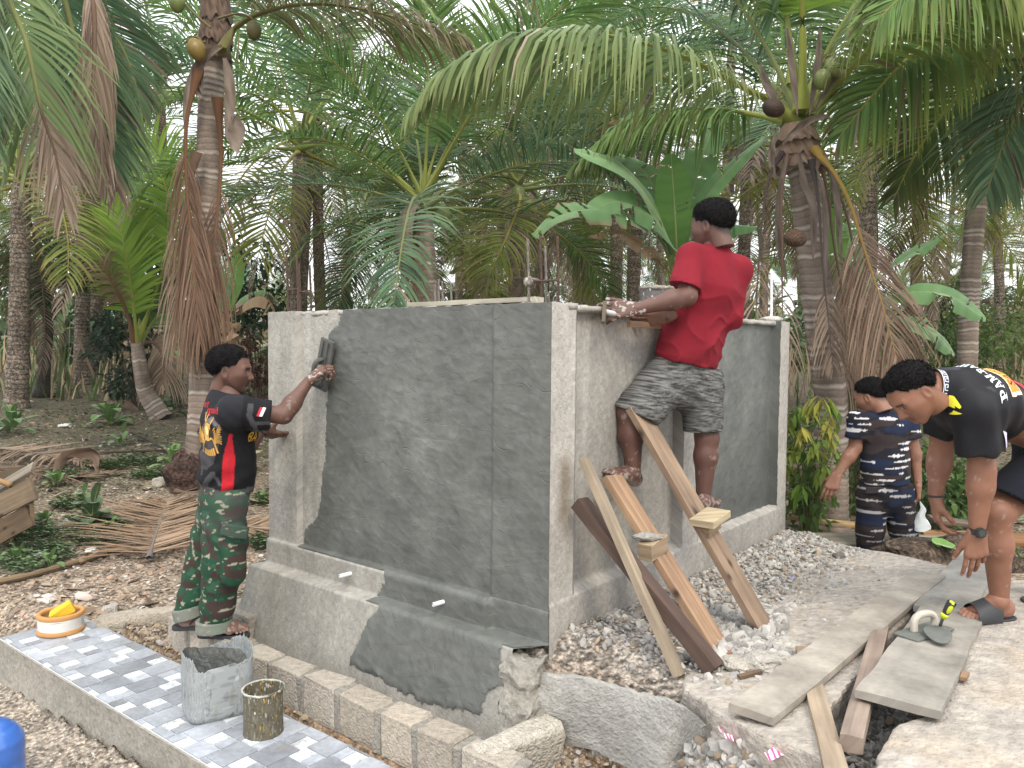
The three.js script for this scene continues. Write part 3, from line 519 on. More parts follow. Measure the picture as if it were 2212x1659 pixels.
// a palm: trunk points in the world, crown of shared fronds
function palm(o) {
  const { name = 'coconut_palm', label, group, pts, r = 0.13, r1 = 0.10, q = 'lo', nf = 15, dead = 2, seed = 1, scale = 1, pale = 0.3, coconuts = 0, skip, spath = 0, low = 1 } = o;
  const R = rng(seed * 101 + 3), base = pts[0].clone(), T = thing(name, label, 'palm tree', base, 0, group); const rel = pts.map(p => p.clone().sub(base));
  mesh('trunk', trunkGeo(rel, r, r1, { seed, pale, seg: q === 'lo' ? 8 : 14, ringH: q === 'lo' ? 0.08 : 0.06 }), q === 'lo' ? trunkM : trunkN, T);
  const top = rel[rel.length - 1]; const th0 = R() * 6.3; const V = FV[q];
  for (let i = 0; i < nf; i++) {
    const k = (i + 0.5) / nf, th = th0 + i * 2.39996 + 0.3 * (R() - 0.5), v = min(11, floor(k * 12 * low)); if (skip && skip(((th % 6.2832) + 6.2832) % 6.2832, k)) continue;
    const m = mesh('frond', V[v], leafM, T); m.position.copy(top).add(V3(0, 0.25 * (1 - k), 0)); m.rotation.set(0, -th, 0); m.rotateX(0.5 * (R() - 0.5)); m.scale.setScalar(scale * (0.85 + 0.3 * R()));
  }
  for (let i = 0; i < dead; i++) { const m = mesh('dead_frond', FV.dead[floor(R() * 5)], deadM, T); m.position.copy(top).add(V3(0, -0.1, 0)); m.rotation.y = R() * 6.3; m.scale.setScalar(scale * (0.7 + 0.4 * R())); }
  for (let i = 0; i < spath; i++) { const a = R() * 6.3, c = cos(a), s = sin(a); mesh('dry_sheath', stripGeo([V3(c * 0.08, 0.1, s * 0.08), V3(c * 0.22, 0.02, s * 0.22), V3(c * 0.3, -0.3, s * 0.3), V3(c * 0.26, -0.6 - 0.4 * R(), s * 0.26)], 0.12, seed * 9 + i), deadM, T).position.copy(top); }
  for (let i = 0; i < coconuts; i++) { const a = R() * 6.3; const m = mesh('coconut', cocoG, R() < 0.7 ? cocoM.green : cocoM.yellow, T); m.position.copy(top).add(V3(cos(a) * 0.24, -0.18 + 0.2 * R(), sin(a) * 0.24)); m.scale.setScalar(0.85 + 0.3 * R()); m.rotation.set(R() - 0.5, R(), R() - 0.5); }
  return T;
}
const own = (T, name, geoW, mat) => { const g = geoW; g.translate(-T.position.x, -T.position.y, -T.position.z); return mesh(name, g, mat, T); };

// --- the near palm left of the tank
{
  const b = onG(428, 1052), d = -b.z, T = palm({ name: 'coconut_palm', label: 'tall near palm with a ringed trunk directly behind the man in the black shirt', pts: [b, ...path(d, [436, 900, d], [447, 620, d + .05], [452, 330, d + .1], [462, 90, d + .1], [472, -70, d + .1])], r: 0.14, r1: 0.12, q: 'hi', nf: 6, dead: 0, seed: 4, pale: 0.45, low: 0.55, skip: (th, k) => cos(th) > -0.2 && sin(th) > 0.2 });
  // mat of roots at its foot
  const g = rough(new THREE.SphereGeometry(0.3, 40, 28), 0.16, 5, 3, 5); g.scale(0.95, 1.0, 0.9).translate(-0.04, 0.12, 0.02); const col = []; const p = g.attributes.position; for (let i = 0; i < p.count; i++) { const k = clamp(0.5 + fbm(p.getX(i) * 30, p.getY(i) * 12, p.getZ(i) * 30)); col.push(...mixc([0.05, 0.03, 0.025], [0.17, 0.10, 0.08], k)); } g.setAttribute('color', new THREE.Float32BufferAttribute(col, 3));
  mesh('root_mat', boxUV(g), std({ vertexColors: true, map: TEX.soil, color: lin(1.7, 1.7, 1.7), bumpMap: rep(TEX.soilB, 3), bumpScale: 0.03, roughness: 1 }), T);
  const e = d - 0.2;
  // brown old fronds that hang down along the trunk
  own(T, 'dead_frond', frondGeo(path(e, [430, 150], [404, 260, e - .1], [402, 380, e - .15], [414, 520, e - .18], [424, 640, e - .2], [432, 740, e - .2]), { n: 100, leaf: 1.15, w: 0.014, gap: 0.12, droop: 2.4, pal: RUST, seed: 301, lift: 0, from: 0.3, a0: 0.36, a1: 0.22, r0: 0.028, up: V3(0, 0, 1) }), deadM);
  own(T, 'dead_frond', frondGeo(path(e, [470, 210], [478, 330, e + .1], [470, 460, e], [455, 600, e - .1], [440, 760, e - .1]), { n: 70, leaf: 1.0, w: 0.013, gap: 0.25, droop: 2.6, pal: RUST, seed: 302, lift: 0, from: 0.35, a0: 0.45, a1: 0.25, up: V3(0, 0, 1) }), deadM);
  own(T, 'dead_frond', frondGeo(path(e, [425, 330], [404, 430, e - .05], [394, 560, e], [398, 690, e], [420, 790, e]), { n: 60, leaf: 0.8, w: 0.013, gap: 0.2, droop: 2.4, pal: DEAD, seed: 303, lift: 0, from: 0.2, a0: 0.5, a1: 0.25, up: V3(0, 0, 1) }), deadM);
  // sheaths folded down the trunk
  for (const [l, w, s] of [[[[485, 125], [494, 160], [498, 215], [490, 300]], 0.11, 1], [[[432, 130], [424, 160], [430, 200], [437, 212]], 0.12, 2], [[[480, 100], [450, 118], [432, 140], [436, 200]], 0.10, 3], [[[505, 250], [512, 280], [510, 320], [516, 330]], 0.16, 4], [[[415, 150], [406, 190], [402, 240], [400, 290]], 0.06, 5]]) own(T, 'dry_sheath', stripGeo(path(e, ...l), w, s + 20), deadM);
  // the crown's long arching fronds
  own(T, 'frond', frondGeo(path(d, [478, 110, d - .15], [505, 62], [580, 22, d - .2], [690, 8, d - .3], [800, 24, d - .4], [900, 52, d - .4], [985, 82, d - .4], [1040, 120, d - .4]), { n: 78, leaf: 0.95, droop: 1.9, pal: { ...DEEP, b: [0.17, 0.13, 0.06], a: [0.07, 0.09, 0.04], rib: [0.22, 0.2, 0.07], dry: 0.35 }, seed: 305, r0: 0.04, from: 0.22, lift: 0.1 }), leafM);
  own(T, 'frond', frondGeo(path(d, [470, -60, d], [540, -110, d - .5], [640, -130, d - .9], [760, -100, d - 1.2], [860, -40, d - 1.4], [930, 30, d - 1.5]), { n: 70, leaf: 0.9, droop: 1.5, pal: GREEN, seed: 306, r0: 0.035 }), leafM);
  if (0) own(T, 'frond', frondGeo(path(d, [455, -50, d], [400, -110, d + .4], [320, -120, d + .8], [240, -60, d + 1.1], [190, 20, d + 1.2]), { n: 70, leaf: 0.9, droop: 1.4, pal: DEEP, seed: 307, r0: 0.035 }), leafM);
  { const pos = [], col = [], idx = []; for (const [y0, y1, rr, sd] of [[-10, 60, .155, 1], [48, 104, .165, 2], [92, 140, .15, 3]]) { const o = pos.length / 3; for (let k = 0; k <= 40; k++) for (let j = 0; j <= 5; j++) { const a = k / 40 * 2 * PI, f2 = j / 5, r = rr * (0.86 + 0.2 * f2 + 0.14 * f2 * ns(a * 2.2, sd) + 0.12 * f2 * ns(a * 7, sd * 3)), cc = at(466, y0 + (y1 - y0) * f2 * (0.85 + 0.35 * ns(a * 3, sd + 9)), d + .1); pos.push(cc.x + cos(a) * r, cc.y, cc.z + sin(a) * r); col.push(...mixc([0.07, 0.045, 0.035], [0.24, 0.17, 0.13], clamp(0.45 + ns(a * 6, f2 * 4, sd)))); } for (let k = 0; k < 40; k++) for (let j = 0; j < 5; j++) { const a = o + k * 6 + j; idx.push(a, a + 6, a + 1, a + 1, a + 6, a + 7); } } own(T, 'fibre_skirt', geo(pos, idx, null, col), deadM); }
  // stalks and nuts
  const nut = (x, y, dd, mat, s = 1, tilt = 0.2) => { const m = mesh('coconut', cocoG, mat, T); m.position.copy(at(x, y, dd)).sub(b); m.scale.setScalar(s); m.rotation.z = tilt; };
  nut(425, 108, d - .28, cocoM.yellow, 0.8, 0.35); nut(548, 66, d - .3, std({ color: lin(0.22, 0.2, 0.06), roughness: 0.5, map: TEX.dry }), 0.66, 0.1); nut(382, 6, d - .3, cocoM.green, 0.7, 0);
  for (const l of [[[455, 60], [420, 30], [392, 2], [384, -4]], [[470, 40], [520, 30], [548, 44], [548, 56]], [[440, 95], [425, 80], [412, 84], [400, 92]], [[445, 90], [430, 92], [424, 96], [423, 102]]]) own(T, 'stalk', tube(path(d - .25, ...l), 0.012, 5), std({ color: lin(0.14, 0.12, 0.05), roughness: 0.9 }));
  { const r = rng(8); const gs = []; for (let i = 0; i < 26; i++) { const x = 415 + 40 * r(), y = 88 + 30 * r(); gs.push(tube(path(d - .24, [x, y], [x + 14 * (r() - .5), y + 8 * (r() - .5)], [x + 34 * (r() - .5), y + 26 * (r() - .5)]), 0.004, 4)); } own(T, 'flower_stalks', merge(gs), std({ color: lin(0.13, 0.10, 0.06), roughness: 1 })).userData.kind = 'stuff'; }
}
// --- the palm right of the man in red, with the big frond over the tank
{
  const d = 6.9, b = at(1800, 880, d); b.y = G(b.x, b.z); const T = palm({ name: 'coconut_palm', label: 'near palm right of the man in red with green and one brown coconut', pts: [b, ...path(d, [1793, 850], [1772, 700], [1754, 540], [1738, 400], [1722, 292])], r: 0.15, r1: 0.12, q: 'hi', nf: 7, dead: 0, seed: 7, pale: 0.35, low: 0.5, skip: (th, k) => sin(th) > 0.15 || k > 0.8 });
  const F = (l, o) => own(T, 'frond', frondGeo(path(d, ...l), { n: 104, leaf: 0.82, w: 0.027, droop: 1.8, pal: GREEN, r0: 0.040, ...o }), leafM);
  F([[1715, 268], [1668, 222, d - .1], [1607, 190, d - .3], [1500, 132, d - .6], [1390, 92, d - .8], [1270, 72, d - .95], [1150, 74, d - 1.05], [1040, 108, d - 1.1], [950, 160, d - 1.1], [893, 226, d - 1.1]], { seed: 401, n: 128, leaf: 1.0, w: 0.03, droop: 3.4, lift: -0.25, pal: { ...GREEN, a: [0.10, 0.17, 0.06], b: [0.23, 0.31, 0.13], tip: [0.30, 0.28, 0.08] }, from: 0.2 });
  F([[1700, 262], [1640, 250, d + .2], [1560, 236, d + .4], [1450, 240, d + .6], [1340, 280, d + .7], [1250, 350, d + .8]], { seed: 402, leaf: 0.85, droop: 2.6, lift: -0.1, pal: GREEN });
  F([[1733, 240, d - .1], [1734, 120, d - .1], [1733, 0, d - .15], [1728, -160, d - .3], [1700, -330, d - .6]], { seed: 403, r0: 0.05, from: 0.4, pal: BRIGHT, droop: 0.9 });
  F([[1716, 180, d], [1706, 90, d], [1690, 0, d + .1], [1640, -120, d + .3], [1560, -170, d + .6]], { seed: 404, from: 0.25, r0: 0.04, pal: GREEN, droop: 1.3 });
  F([[1750, 258, d - .1], [1769, 238], [1806, 184, d - .2], [1880, 108, d - .5], [1985, 36, d - .9], [2100, -10, d - 1.2], [2230, -10, d - 1.5], [2340, 60, d - 1.7]], { seed: 405, n: 120, leaf: 1.1, droop: 2.6, lift: 0, pal: { ...GREEN, a: [0.11, 0.19, 0.045], b: [0.2, 0.28, 0.065] }, from: 0.24 });
  F([[1745, 250, d], [1790, 130, d + .2], [1850, 20, d + .4], [1950, -70, d + .6], [2080, -90, d + .8]], { seed: 406, from: 0.28, pal: GREEN, droop: 1.4 });
  if (0) F([[1712, 262, d - .05], [1684, 170, d - .2], [1620, 60, d - .4], [1530, -20, d - .6], [1420, -60, d - .8]], { seed: 407, from: 0.3, pal: BRIGHT, droop: 1.6 });
  const Dd = (l, o) => own(T, 'dead_frond', frondGeo(path(d, ...l), { n: 80, leaf: 0.85, w: 0.012, gap: 0.12, droop: 1.8, pal: DEAD, lift: 0, r0: 0.017, a0: 0.7, a1: 0.4, from: 0.45, up: V3(0, 0, 1), ...o }), deadM);
  Dd([[1757, 320, d - .2], [1800, 370, d - .35], [1834, 434, d - .4], [1872, 555, d - .45], [1905, 655, d - .5], [1940, 790, d - .5]], { seed: 410, pal: { ...RUST, rib: [0.36, 0.24, 0.06], b: [0.34, 0.25, 0.19] }, leaf: 0.85, r0: 0.022, from: 0.4 });
  Dd([[1690, 330, d - .15], [1662, 380, d - .3], [1645, 490, d - .3], [1636, 620, d - .3], [1632, 720, d - .3], [1640, 800, d - .2]], { seed: 411, from: 0.5, n: 40, gap: 0.45, leaf: 0.5, pal: { ...DEAD, rib: [0.07, 0.05, 0.05] } });
  Dd([[1700, 340, d - .2], [1688, 420, d - .3], [1690, 540, d - .3], [1690, 660, d - .25], [1700, 800, d - .25]], { seed: 412, from: 0.6, gap: 0.6, leaf: 0.45, n: 40 });
  Dd([[1770, 340, d - .1], [1788, 420, d - .15], [1800, 520, d - .1], [1820, 640, d], [1832, 820, d]], { seed: 413, from: 0.42, leaf: 0.6 });
  Dd([[1752, 345, d - .25], [1768, 440, d - .3], [1776, 560, d - .3], [1790, 700, d - .25], [1800, 800, d - .2]], { seed: 414, from: 0.62, gap: 0.6, leaf: 0.4, pal: { ...DEAD, rib: [0.06, 0.05, 0.05] } });
  Dd([[1790, 360, d + .1], [1830, 470, d + .2], [1850, 600, d + .3], [1845, 760, d + .3], [1820, 860, d + .3]], { seed: 415, from: 0.4, leaf: 0.9 });
  for (const [l, w, s] of [[[[1672, 290], [1664, 330], [1668, 372], [1680, 390]], .10, 1], [[[1790, 250], [1745, 262], [1700, 300], [1690, 312]], .1, 2], [[[1640, 140], [1652, 180], [1672, 220], [1690, 240]], .12, 3], [[[1725, 330], [1735, 400], [1752, 440], [1756, 560]], .12, 4], [[[1700, 330], [1682, 420], [1680, 520], [1700, 610]], .1, 5], [[[1780, 330], [1800, 400], [1812, 500], [1815, 560]], .1, 6], [[[1762, 360], [1778, 420], [1782, 520], [1780, 640]], .09, 7], [[[1770, 60], [1765, 130], [1755, 200], [1748, 250]], .1, 8], [[[1700, 60], [1706, 130], [1716, 200], [1722, 250]], .1, 9], [[[1860, 118], [1810, 160], [1780, 200], [1760, 240]], .08, 10]]) own(T, 'dry_sheath', stripGeo(path(d - .28, ...l), w * 0.62, s + 50, 0.6, [0.10, 0.075, 0.06], [0.30, 0.25, 0.215]), deadM);
  // torn fibre skirts
  { const pos = [], col = [], idx = []; const c = at(1722, 330, d).sub(V3()); const R = rng(3); for (let ring = 0; ring < 3; ring++) for (let k = 0; k <= 24; k++) { } for (const [y0, y1, rr, sd] of [[300, 352, 0.18, 1], [322, 380, 0.2, 2], [270, 320, 0.17, 3]]) { const o = pos.length / 3; for (let k = 0; k <= 40; k++) for (let j = 0; j <= 4; j++) { const a = k / 40 * 2 * PI, f = j / 4, r = rr * (0.75 + 0.42 * f + 0.22 * f * ns(a * 2.2, sd) + 0.16 * f * ns(a * 7, sd * 3)); const cc = at(1722 + (y0 - 270) * 0.06, y0 + (y1 - y0) * (f * (0.8 + 0.4 * ns(a * 3, sd + 9))), d); pos.push(cc.x + cos(a) * r, cc.y + 0.02 * ns(a * 9, f * 3, sd), cc.z + sin(a) * r); col.push(...mixc([0.14, 0.085, 0.06], [0.36, 0.27, 0.2], clamp(0.5 + ns(a * 6, f * 4, sd)))); } for (let k = 0; k < 40; k++) for (let j = 0; j < 4; j++) { const a = o + k * 5 + j; idx.push(a, a + 5, a + 1, a + 1, a + 5, a + 6); } } own(T, 'fibre_skirt', geo(pos, idx, null, col), deadM); }
  const nut = (x, y, dd, mat, s = 1, tilt = 0.2) => { const m = mesh('coconut', cocoG, mat, T); m.position.copy(at(x, y, dd)).sub(b); m.scale.setScalar(s); m.rotation.z = tilt; };
  nut(1797, 148, d - .3, cocoM.green, 0.62, 0.5); nut(1776, 172, d - .34, cocoM.green, 0.62, 0); nut(1671, 234, d - .3, cocoM.brown, 0.68, 1.2); nut(1718, 515, d - .6, std({ color: lin(0.2, 0.13, 0.09), map: TEX.soil, roughness: 1 }), 0.66, 1.4);
  { const r = rng(18), gs = []; for (let i = 0; i < 40; i++) { const x = 1760 + 50 * r(), y = 110 + 50 * r(); gs.push(tube(path(d - .24, [1755 + 10 * r(), 170], [x, y], [x + 40 * (r() - .5), y + 40 * (r() - .3)]), 0.004, 4)); } for (let i = 0; i < 30; i++) { const x = 1660 + 30 * r(), y = 190 + 24 * r(); gs.push(tube(path(d - .24, [1680, 215], [x, y], [x + 30 * (r() - .5), y + 20 * (r() - .5)]), 0.004, 4)); } own(T, 'flower_stalks', merge(gs), std({ color: lin(0.15, 0.15, 0.06), roughness: 1 })).userData.kind = 'stuff'; }
}
// --- palms just outside the frame whose fronds hang into it
{
  const d = 7.2, b = at(-130, 1100, d); b.y = G(b.x, b.z); const T = palm({ label: 'palm at the left edge whose long green fronds hang into the top left corner', pts: [b, at(-120, 700, d), at(-60, 200, d), at(40, -170, d)], r: 0.14, r1: 0.12, q: 'hi', nf: 6, dead: 0, seed: 11, low: 0.4 });
  const F = (l, o, dead) => own(T, dead ? 'dead_frond' : 'frond', frondGeo(path(d, ...l), { n: 110, leaf: 0.95, droop: 1.2, pal: DEEP, r0: 0.04, from: 0.1, up: V3(0.2, 0.3, 1), lift: 0.1, ...o }), dead ? deadM : leafM);
  F([[40, -170], [10, -90, d - .3], [22, 8, d - .5], [54, 80, d - .6], [76, 178, d - .6], [92, 250, d - .6], [119, 330, d - .6], [140, 455, d - .6]], { seed: 501, brownTip: 0.33, pal: { ...DEEP, a: [0.13, 0.22, 0.09], b: [0.23, 0.31, 0.13] }, a0: 0.9, a1: 0.3, r0: 0.045 });
  F([[60, -170], [120, -60, d + .2], [155, 60, d + .3], [185, 180, d + .3], [214, 262, d + .3], [238, 337, d + .3], [252, 415, d + .3]], { seed: 502, a0: 0.9, a1: 0.35, brownTip: 0.1 });
  F([[70, -160], [150, -80, d + .6], [212, 24, d + .8], [262, 100, d + .9], [290, 170, d + .9], [305, 240, d + .9]], { seed: 503, a0: 1.0, a1: 0.4, leaf: 0.85 });
  F([[80, -150], [160, -100, d], [200, 0, d - .1], [204, 120, d - .1], [200, 220, d - .1], [212, 310, d - .1], [226, 390, d - .1]], { seed: 504, pal: DEAD, leaf: 0.8, w: 0.024, droop: 2.2, a0: 0.35, a1: 0.2, from: 0.3 }, true);
  F([[0, -170], [-80, -120, d - .6], [-100, 20, d - .8], [-60, 160, d - .9], [-20, 300, d - .9]], { seed: 505, a0: 0.9, a1: 0.3 });
  if (0) F([[40, -180], [90, -200, d - .6], [200, -180, d - 1], [300, -100, d - 1.2], [350, 10, d - 1.3]], { seed: 506, leaf: 0.9, pal: GREEN });
}
{
  const d = 6.0, b = at(2420, 1000, d); b.y = G(b.x, b.z); const T = palm({ label: 'palm at the right edge whose fronds hang into the top right corner', pts: [b, at(2410, 600, d), at(2380, 200, d), at(2360, -60, d)], r: 0.14, r1: 0.12, q: 'hi', nf: 6, dead: 0, seed: 12, low: 0.4 });
  const F = (l, o) => own(T, 'frond', frondGeo(path(d, ...l), { n: 104, leaf: 0.85, droop: 1.6, pal: GREEN, r0: 0.04, from: 0.15, up: V3(0, 0.6, 1), lift: 0.1, ...o }), leafM);
  F([[2360, -60], [2240, -60, d + .2], [2110, 10, d + .4], [1990, 100, d + .5], [1890, 200, d + .6], [1810, 300, d + .7]], { seed: 601, pal: { ...GREEN, tip: [0.42, 0.36, 0.05], dry: 0.12 }, brownTip: 0 });
  F([[2360, -50], [2280, 0, d + .4], [2170, 100, d + .8], [2060, 220, d + 1.1], [1980, 330, d + 1.3], [1930, 430, d + 1.4]], { seed: 602, pal: { ...GREEN, a: [0.05, 0.09, 0.02], b: [0.11, 0.16, 0.035] } });
  F([[2360, -40], [2320, 60, d + .2], [2230, 180, d + .6], [2170, 300, d + .8], [2130, 420, d + .9]], { seed: 603, pal: DEEP });
  F([[2350, -80], [2250, -150, d - .3], [2120, -130, d - .5], [2000, -60, d - .6], [1900, 40, d - .6]], { seed: 604, pal: { ...GREEN, a: [0.05, 0.1, 0.02] }, leaf: 0.95 });
}
// --- palms behind the tank: [base px, top px, distance, ...]
const BACK = 'palms standing in the grove behind the tank';
const grove = [
  [[928, 700], [914, 462], 10.0, { label: 'grove palm behind the tank left half with a drooping brown frond and sheaths', r: .14, r1: .12, q: 'hi', nf: 16, dead: 4, spath: 7, coconuts: 1, seed: 21, low: 0.85 }],
  [[1126, 700], [1120, 420], 12.4, { label: 'grove palm above the steel bars with dark sheaths hanging below its crown', r: .13, r1: .12, q: 'hi', nf: 16, dead: 3, spath: 9, coconuts: 2, seed: 22 }],
  [[1326, 720], [1328, 280], 14.5, { label: 'slim brown palm left of the banana leaves, its trunk above the mortar bucket', nf: 16, dead: 2, coconuts: 6, seed: 23 }],
  [[702, 760], [686, 250], 16, { label: 'slender leaning palm between the near palm and the drooping brown frond', r: .13, nf: 16, dead: 1, seed: 24 }],
  [[1612, 700], [1614, 320], 14, { label: 'dark ringed palm trunk behind the head of the man in red', nf: 16, dead: 2, spath: 5, seed: 25 }],
  [[1890, 760], [1878, 320], 11.5, { label: 'palm with a pale whitish trunk right of the yellow leaf stalk', r: .15, r1: .13, nf: 14, dead: 1, pale: 0.75, seed: 26 }],
  [[2088, 850], [2128, 240], 10.6, { label: 'dark ringed palm near the right edge behind the bending man', r: .13, r1: .12, q: 'hi', nf: 16, dead: 2, seed: 27 }],
  [[905, 760], [905, 480], 13, { label: 'grey palm trunk half hidden behind the palm with brown sheaths', nf: 16, dead: 1, pale: 0.7, seed: 28 }],
  [[640, 760], [646, 330], 12.5, { label: 'pale palm trunk behind the rusty bars at the tank left end', r: .1, r1: .1, nf: 14, dead: 2, pale: 0.7, seed: 29 }],
  [[35, 850], [46, 400], 13, { label: 'white ringed palm trunk at the far left edge', r: .17, r1: .14, nf: 16, dead: 2, pale: 0.8, seed: 30 }],
  [[176, 845], [188, 420], 17, { label: 'pale grey palm in the left grove beside a darker trunk', r: .17, r1: .14, nf: 16, dead: 1, pale: 0.7, seed: 31 }],
  [[204, 838], [214, 380], 18, { label: 'brownish palm in the left grove right of a paler trunk', r: .19, r1: .16, nf: 16, dead: 1, pale: 0.15, seed: 32 }],
  [[1362, 720], [1366, 420], 22, { label: 'thin distant palm just right of the slim brown palm', nf: 14, dead: 1, seed: 33 }],
  [[1246, 720], [1240, 430], 21, { label: 'distant dark palm between the steel bars and the slim brown palm', nf: 16, dead: 3, seed: 34 }],
  [[1262, 720], [1262, 500], 20, { label: 'distant short palm with brown fronds left of the slim brown palm', nf: 14, dead: 4, seed: 35 }],
  [[1990, 800], [1984, 420], 15, { label: 'dark palm between the white-trunked palm and the bending man', nf: 16, dead: 2, seed: 36 }],
  [[2160, 800], [2150, 430], 19, { label: 'distant pale palm right of the dark ringed palm', nf: 14, dead: 1, pale: 0.7, seed: 37 }],
];
for (const [bp, tp, d, o] of grove) { const b = at(bp[0], bp[1], d); b.y = G(b.x, b.z) - 0.05; const t = at(tp[0], tp[1], d); const m = b.clone().lerp(t, 0.5).add(V3(0.06 * sin(d * 7), 0, 0)); palm({ ...o, pts: [b, m, t] }); }
{ // farther palms that nothing tells apart
  const R = rng(2024); let n = 0;
  const spots = []; for (let i = 0; i < 400 && spots.length < 44; i++) { const d = 15 + 27 * pow(R(), 0.8), x = (R() * 2 - 1) * (d * 0.85 + 1); if (spots.every(([a, b]) => hypot(a - x, b - d) > 2.3)) spots.push([x, d]); }
  for (const [x, d] of spots) { const b = V3(x, G(x, -d) - 0.05, -d), h = 4.0 + 6.5 * R() + (d > 26 ? 1.0 : 0), l = (R() - 0.5) * 1.2; palm({ label: 'tall distant coconut palm in the hazy depth of the grove', group: 'far palms of the grove', pts: [b, b.clone().add(V3(l * 0.3, h * 0.5, 0)), b.clone().add(V3(l, h, l * 0.5))], r: 0.13, r1: 0.1, nf: 11, dead: R() < 0.5 ? 1 : 0, seed: 100 + n++, pale: 0.6 * R(), scale: 0.95 + 0.35 * R() }); }
}
// --- young palm with bright upright fronds, left
{
  const b = onG(350, 905), d = -b.z; const T = palm({ name: 'young_palm', label: 'young palm with a curved short trunk and bright green upright fronds', pts: [b, ...path(d, [335, 880], [316, 850], [304, 800, d - .1], [296, 740, d - .1])], r: 0.14, r1: 0.09, q: 'hi', nf: 0, dead: 0, seed: 51 });
  const F = (l, o, dm) => own(T, dm ? 'dead_frond' : 'frond', frondGeo(path(d, ...l), { n: 60, leaf: 0.8, droop: 0.5, pal: BRIGHT, r0: 0.035, from: 0.22, lift: 0.3, up: V3(0.1, 0.1, 1), a0: 1.2, a1: 0.45, w: 0.045, ...o }), dm ? deadM : leafM);
  F([[296, 745], [292, 690, d - .1], [280, 600, d - .15], [264, 510, d - .2], [248, 436, d - .2]], { seed: 701, leaf: 0.8, n: 70 });
  F([[298, 740], [306, 660, d + .2], [312, 560, d + .4], [318, 470, d + .6]], { seed: 702, pal: GREEN });
  F([[300, 745], [340, 680, d + .2], [370, 620, d + .4], [405, 590, d + .5]], { seed: 703, pal: GREEN });
  F([[294, 745], [268, 660, d - .2], [225, 580, d - .4], [165, 515, d + .2], [95, 470, d + .2]], { seed: 704, pal: RUST, droop: 2.0, w: 0.026, leaf: 0.5 }, true);
  F([[296, 740], [330, 650, d], [360, 560, d], [372, 470, d], [330, 340, d + .1], [240, 250, d + .2]], { seed: 705, pal: BRIGHT, from: 0.3, leaf: 0.9, droop: 0.9, n: 70 });
  F([[298, 745], [330, 740, d + .2], [352, 770, d + .2], [352, 830, d + .2]], { seed: 706, pal: DEAD, droop: 2, w: 0.025 }, true);
}
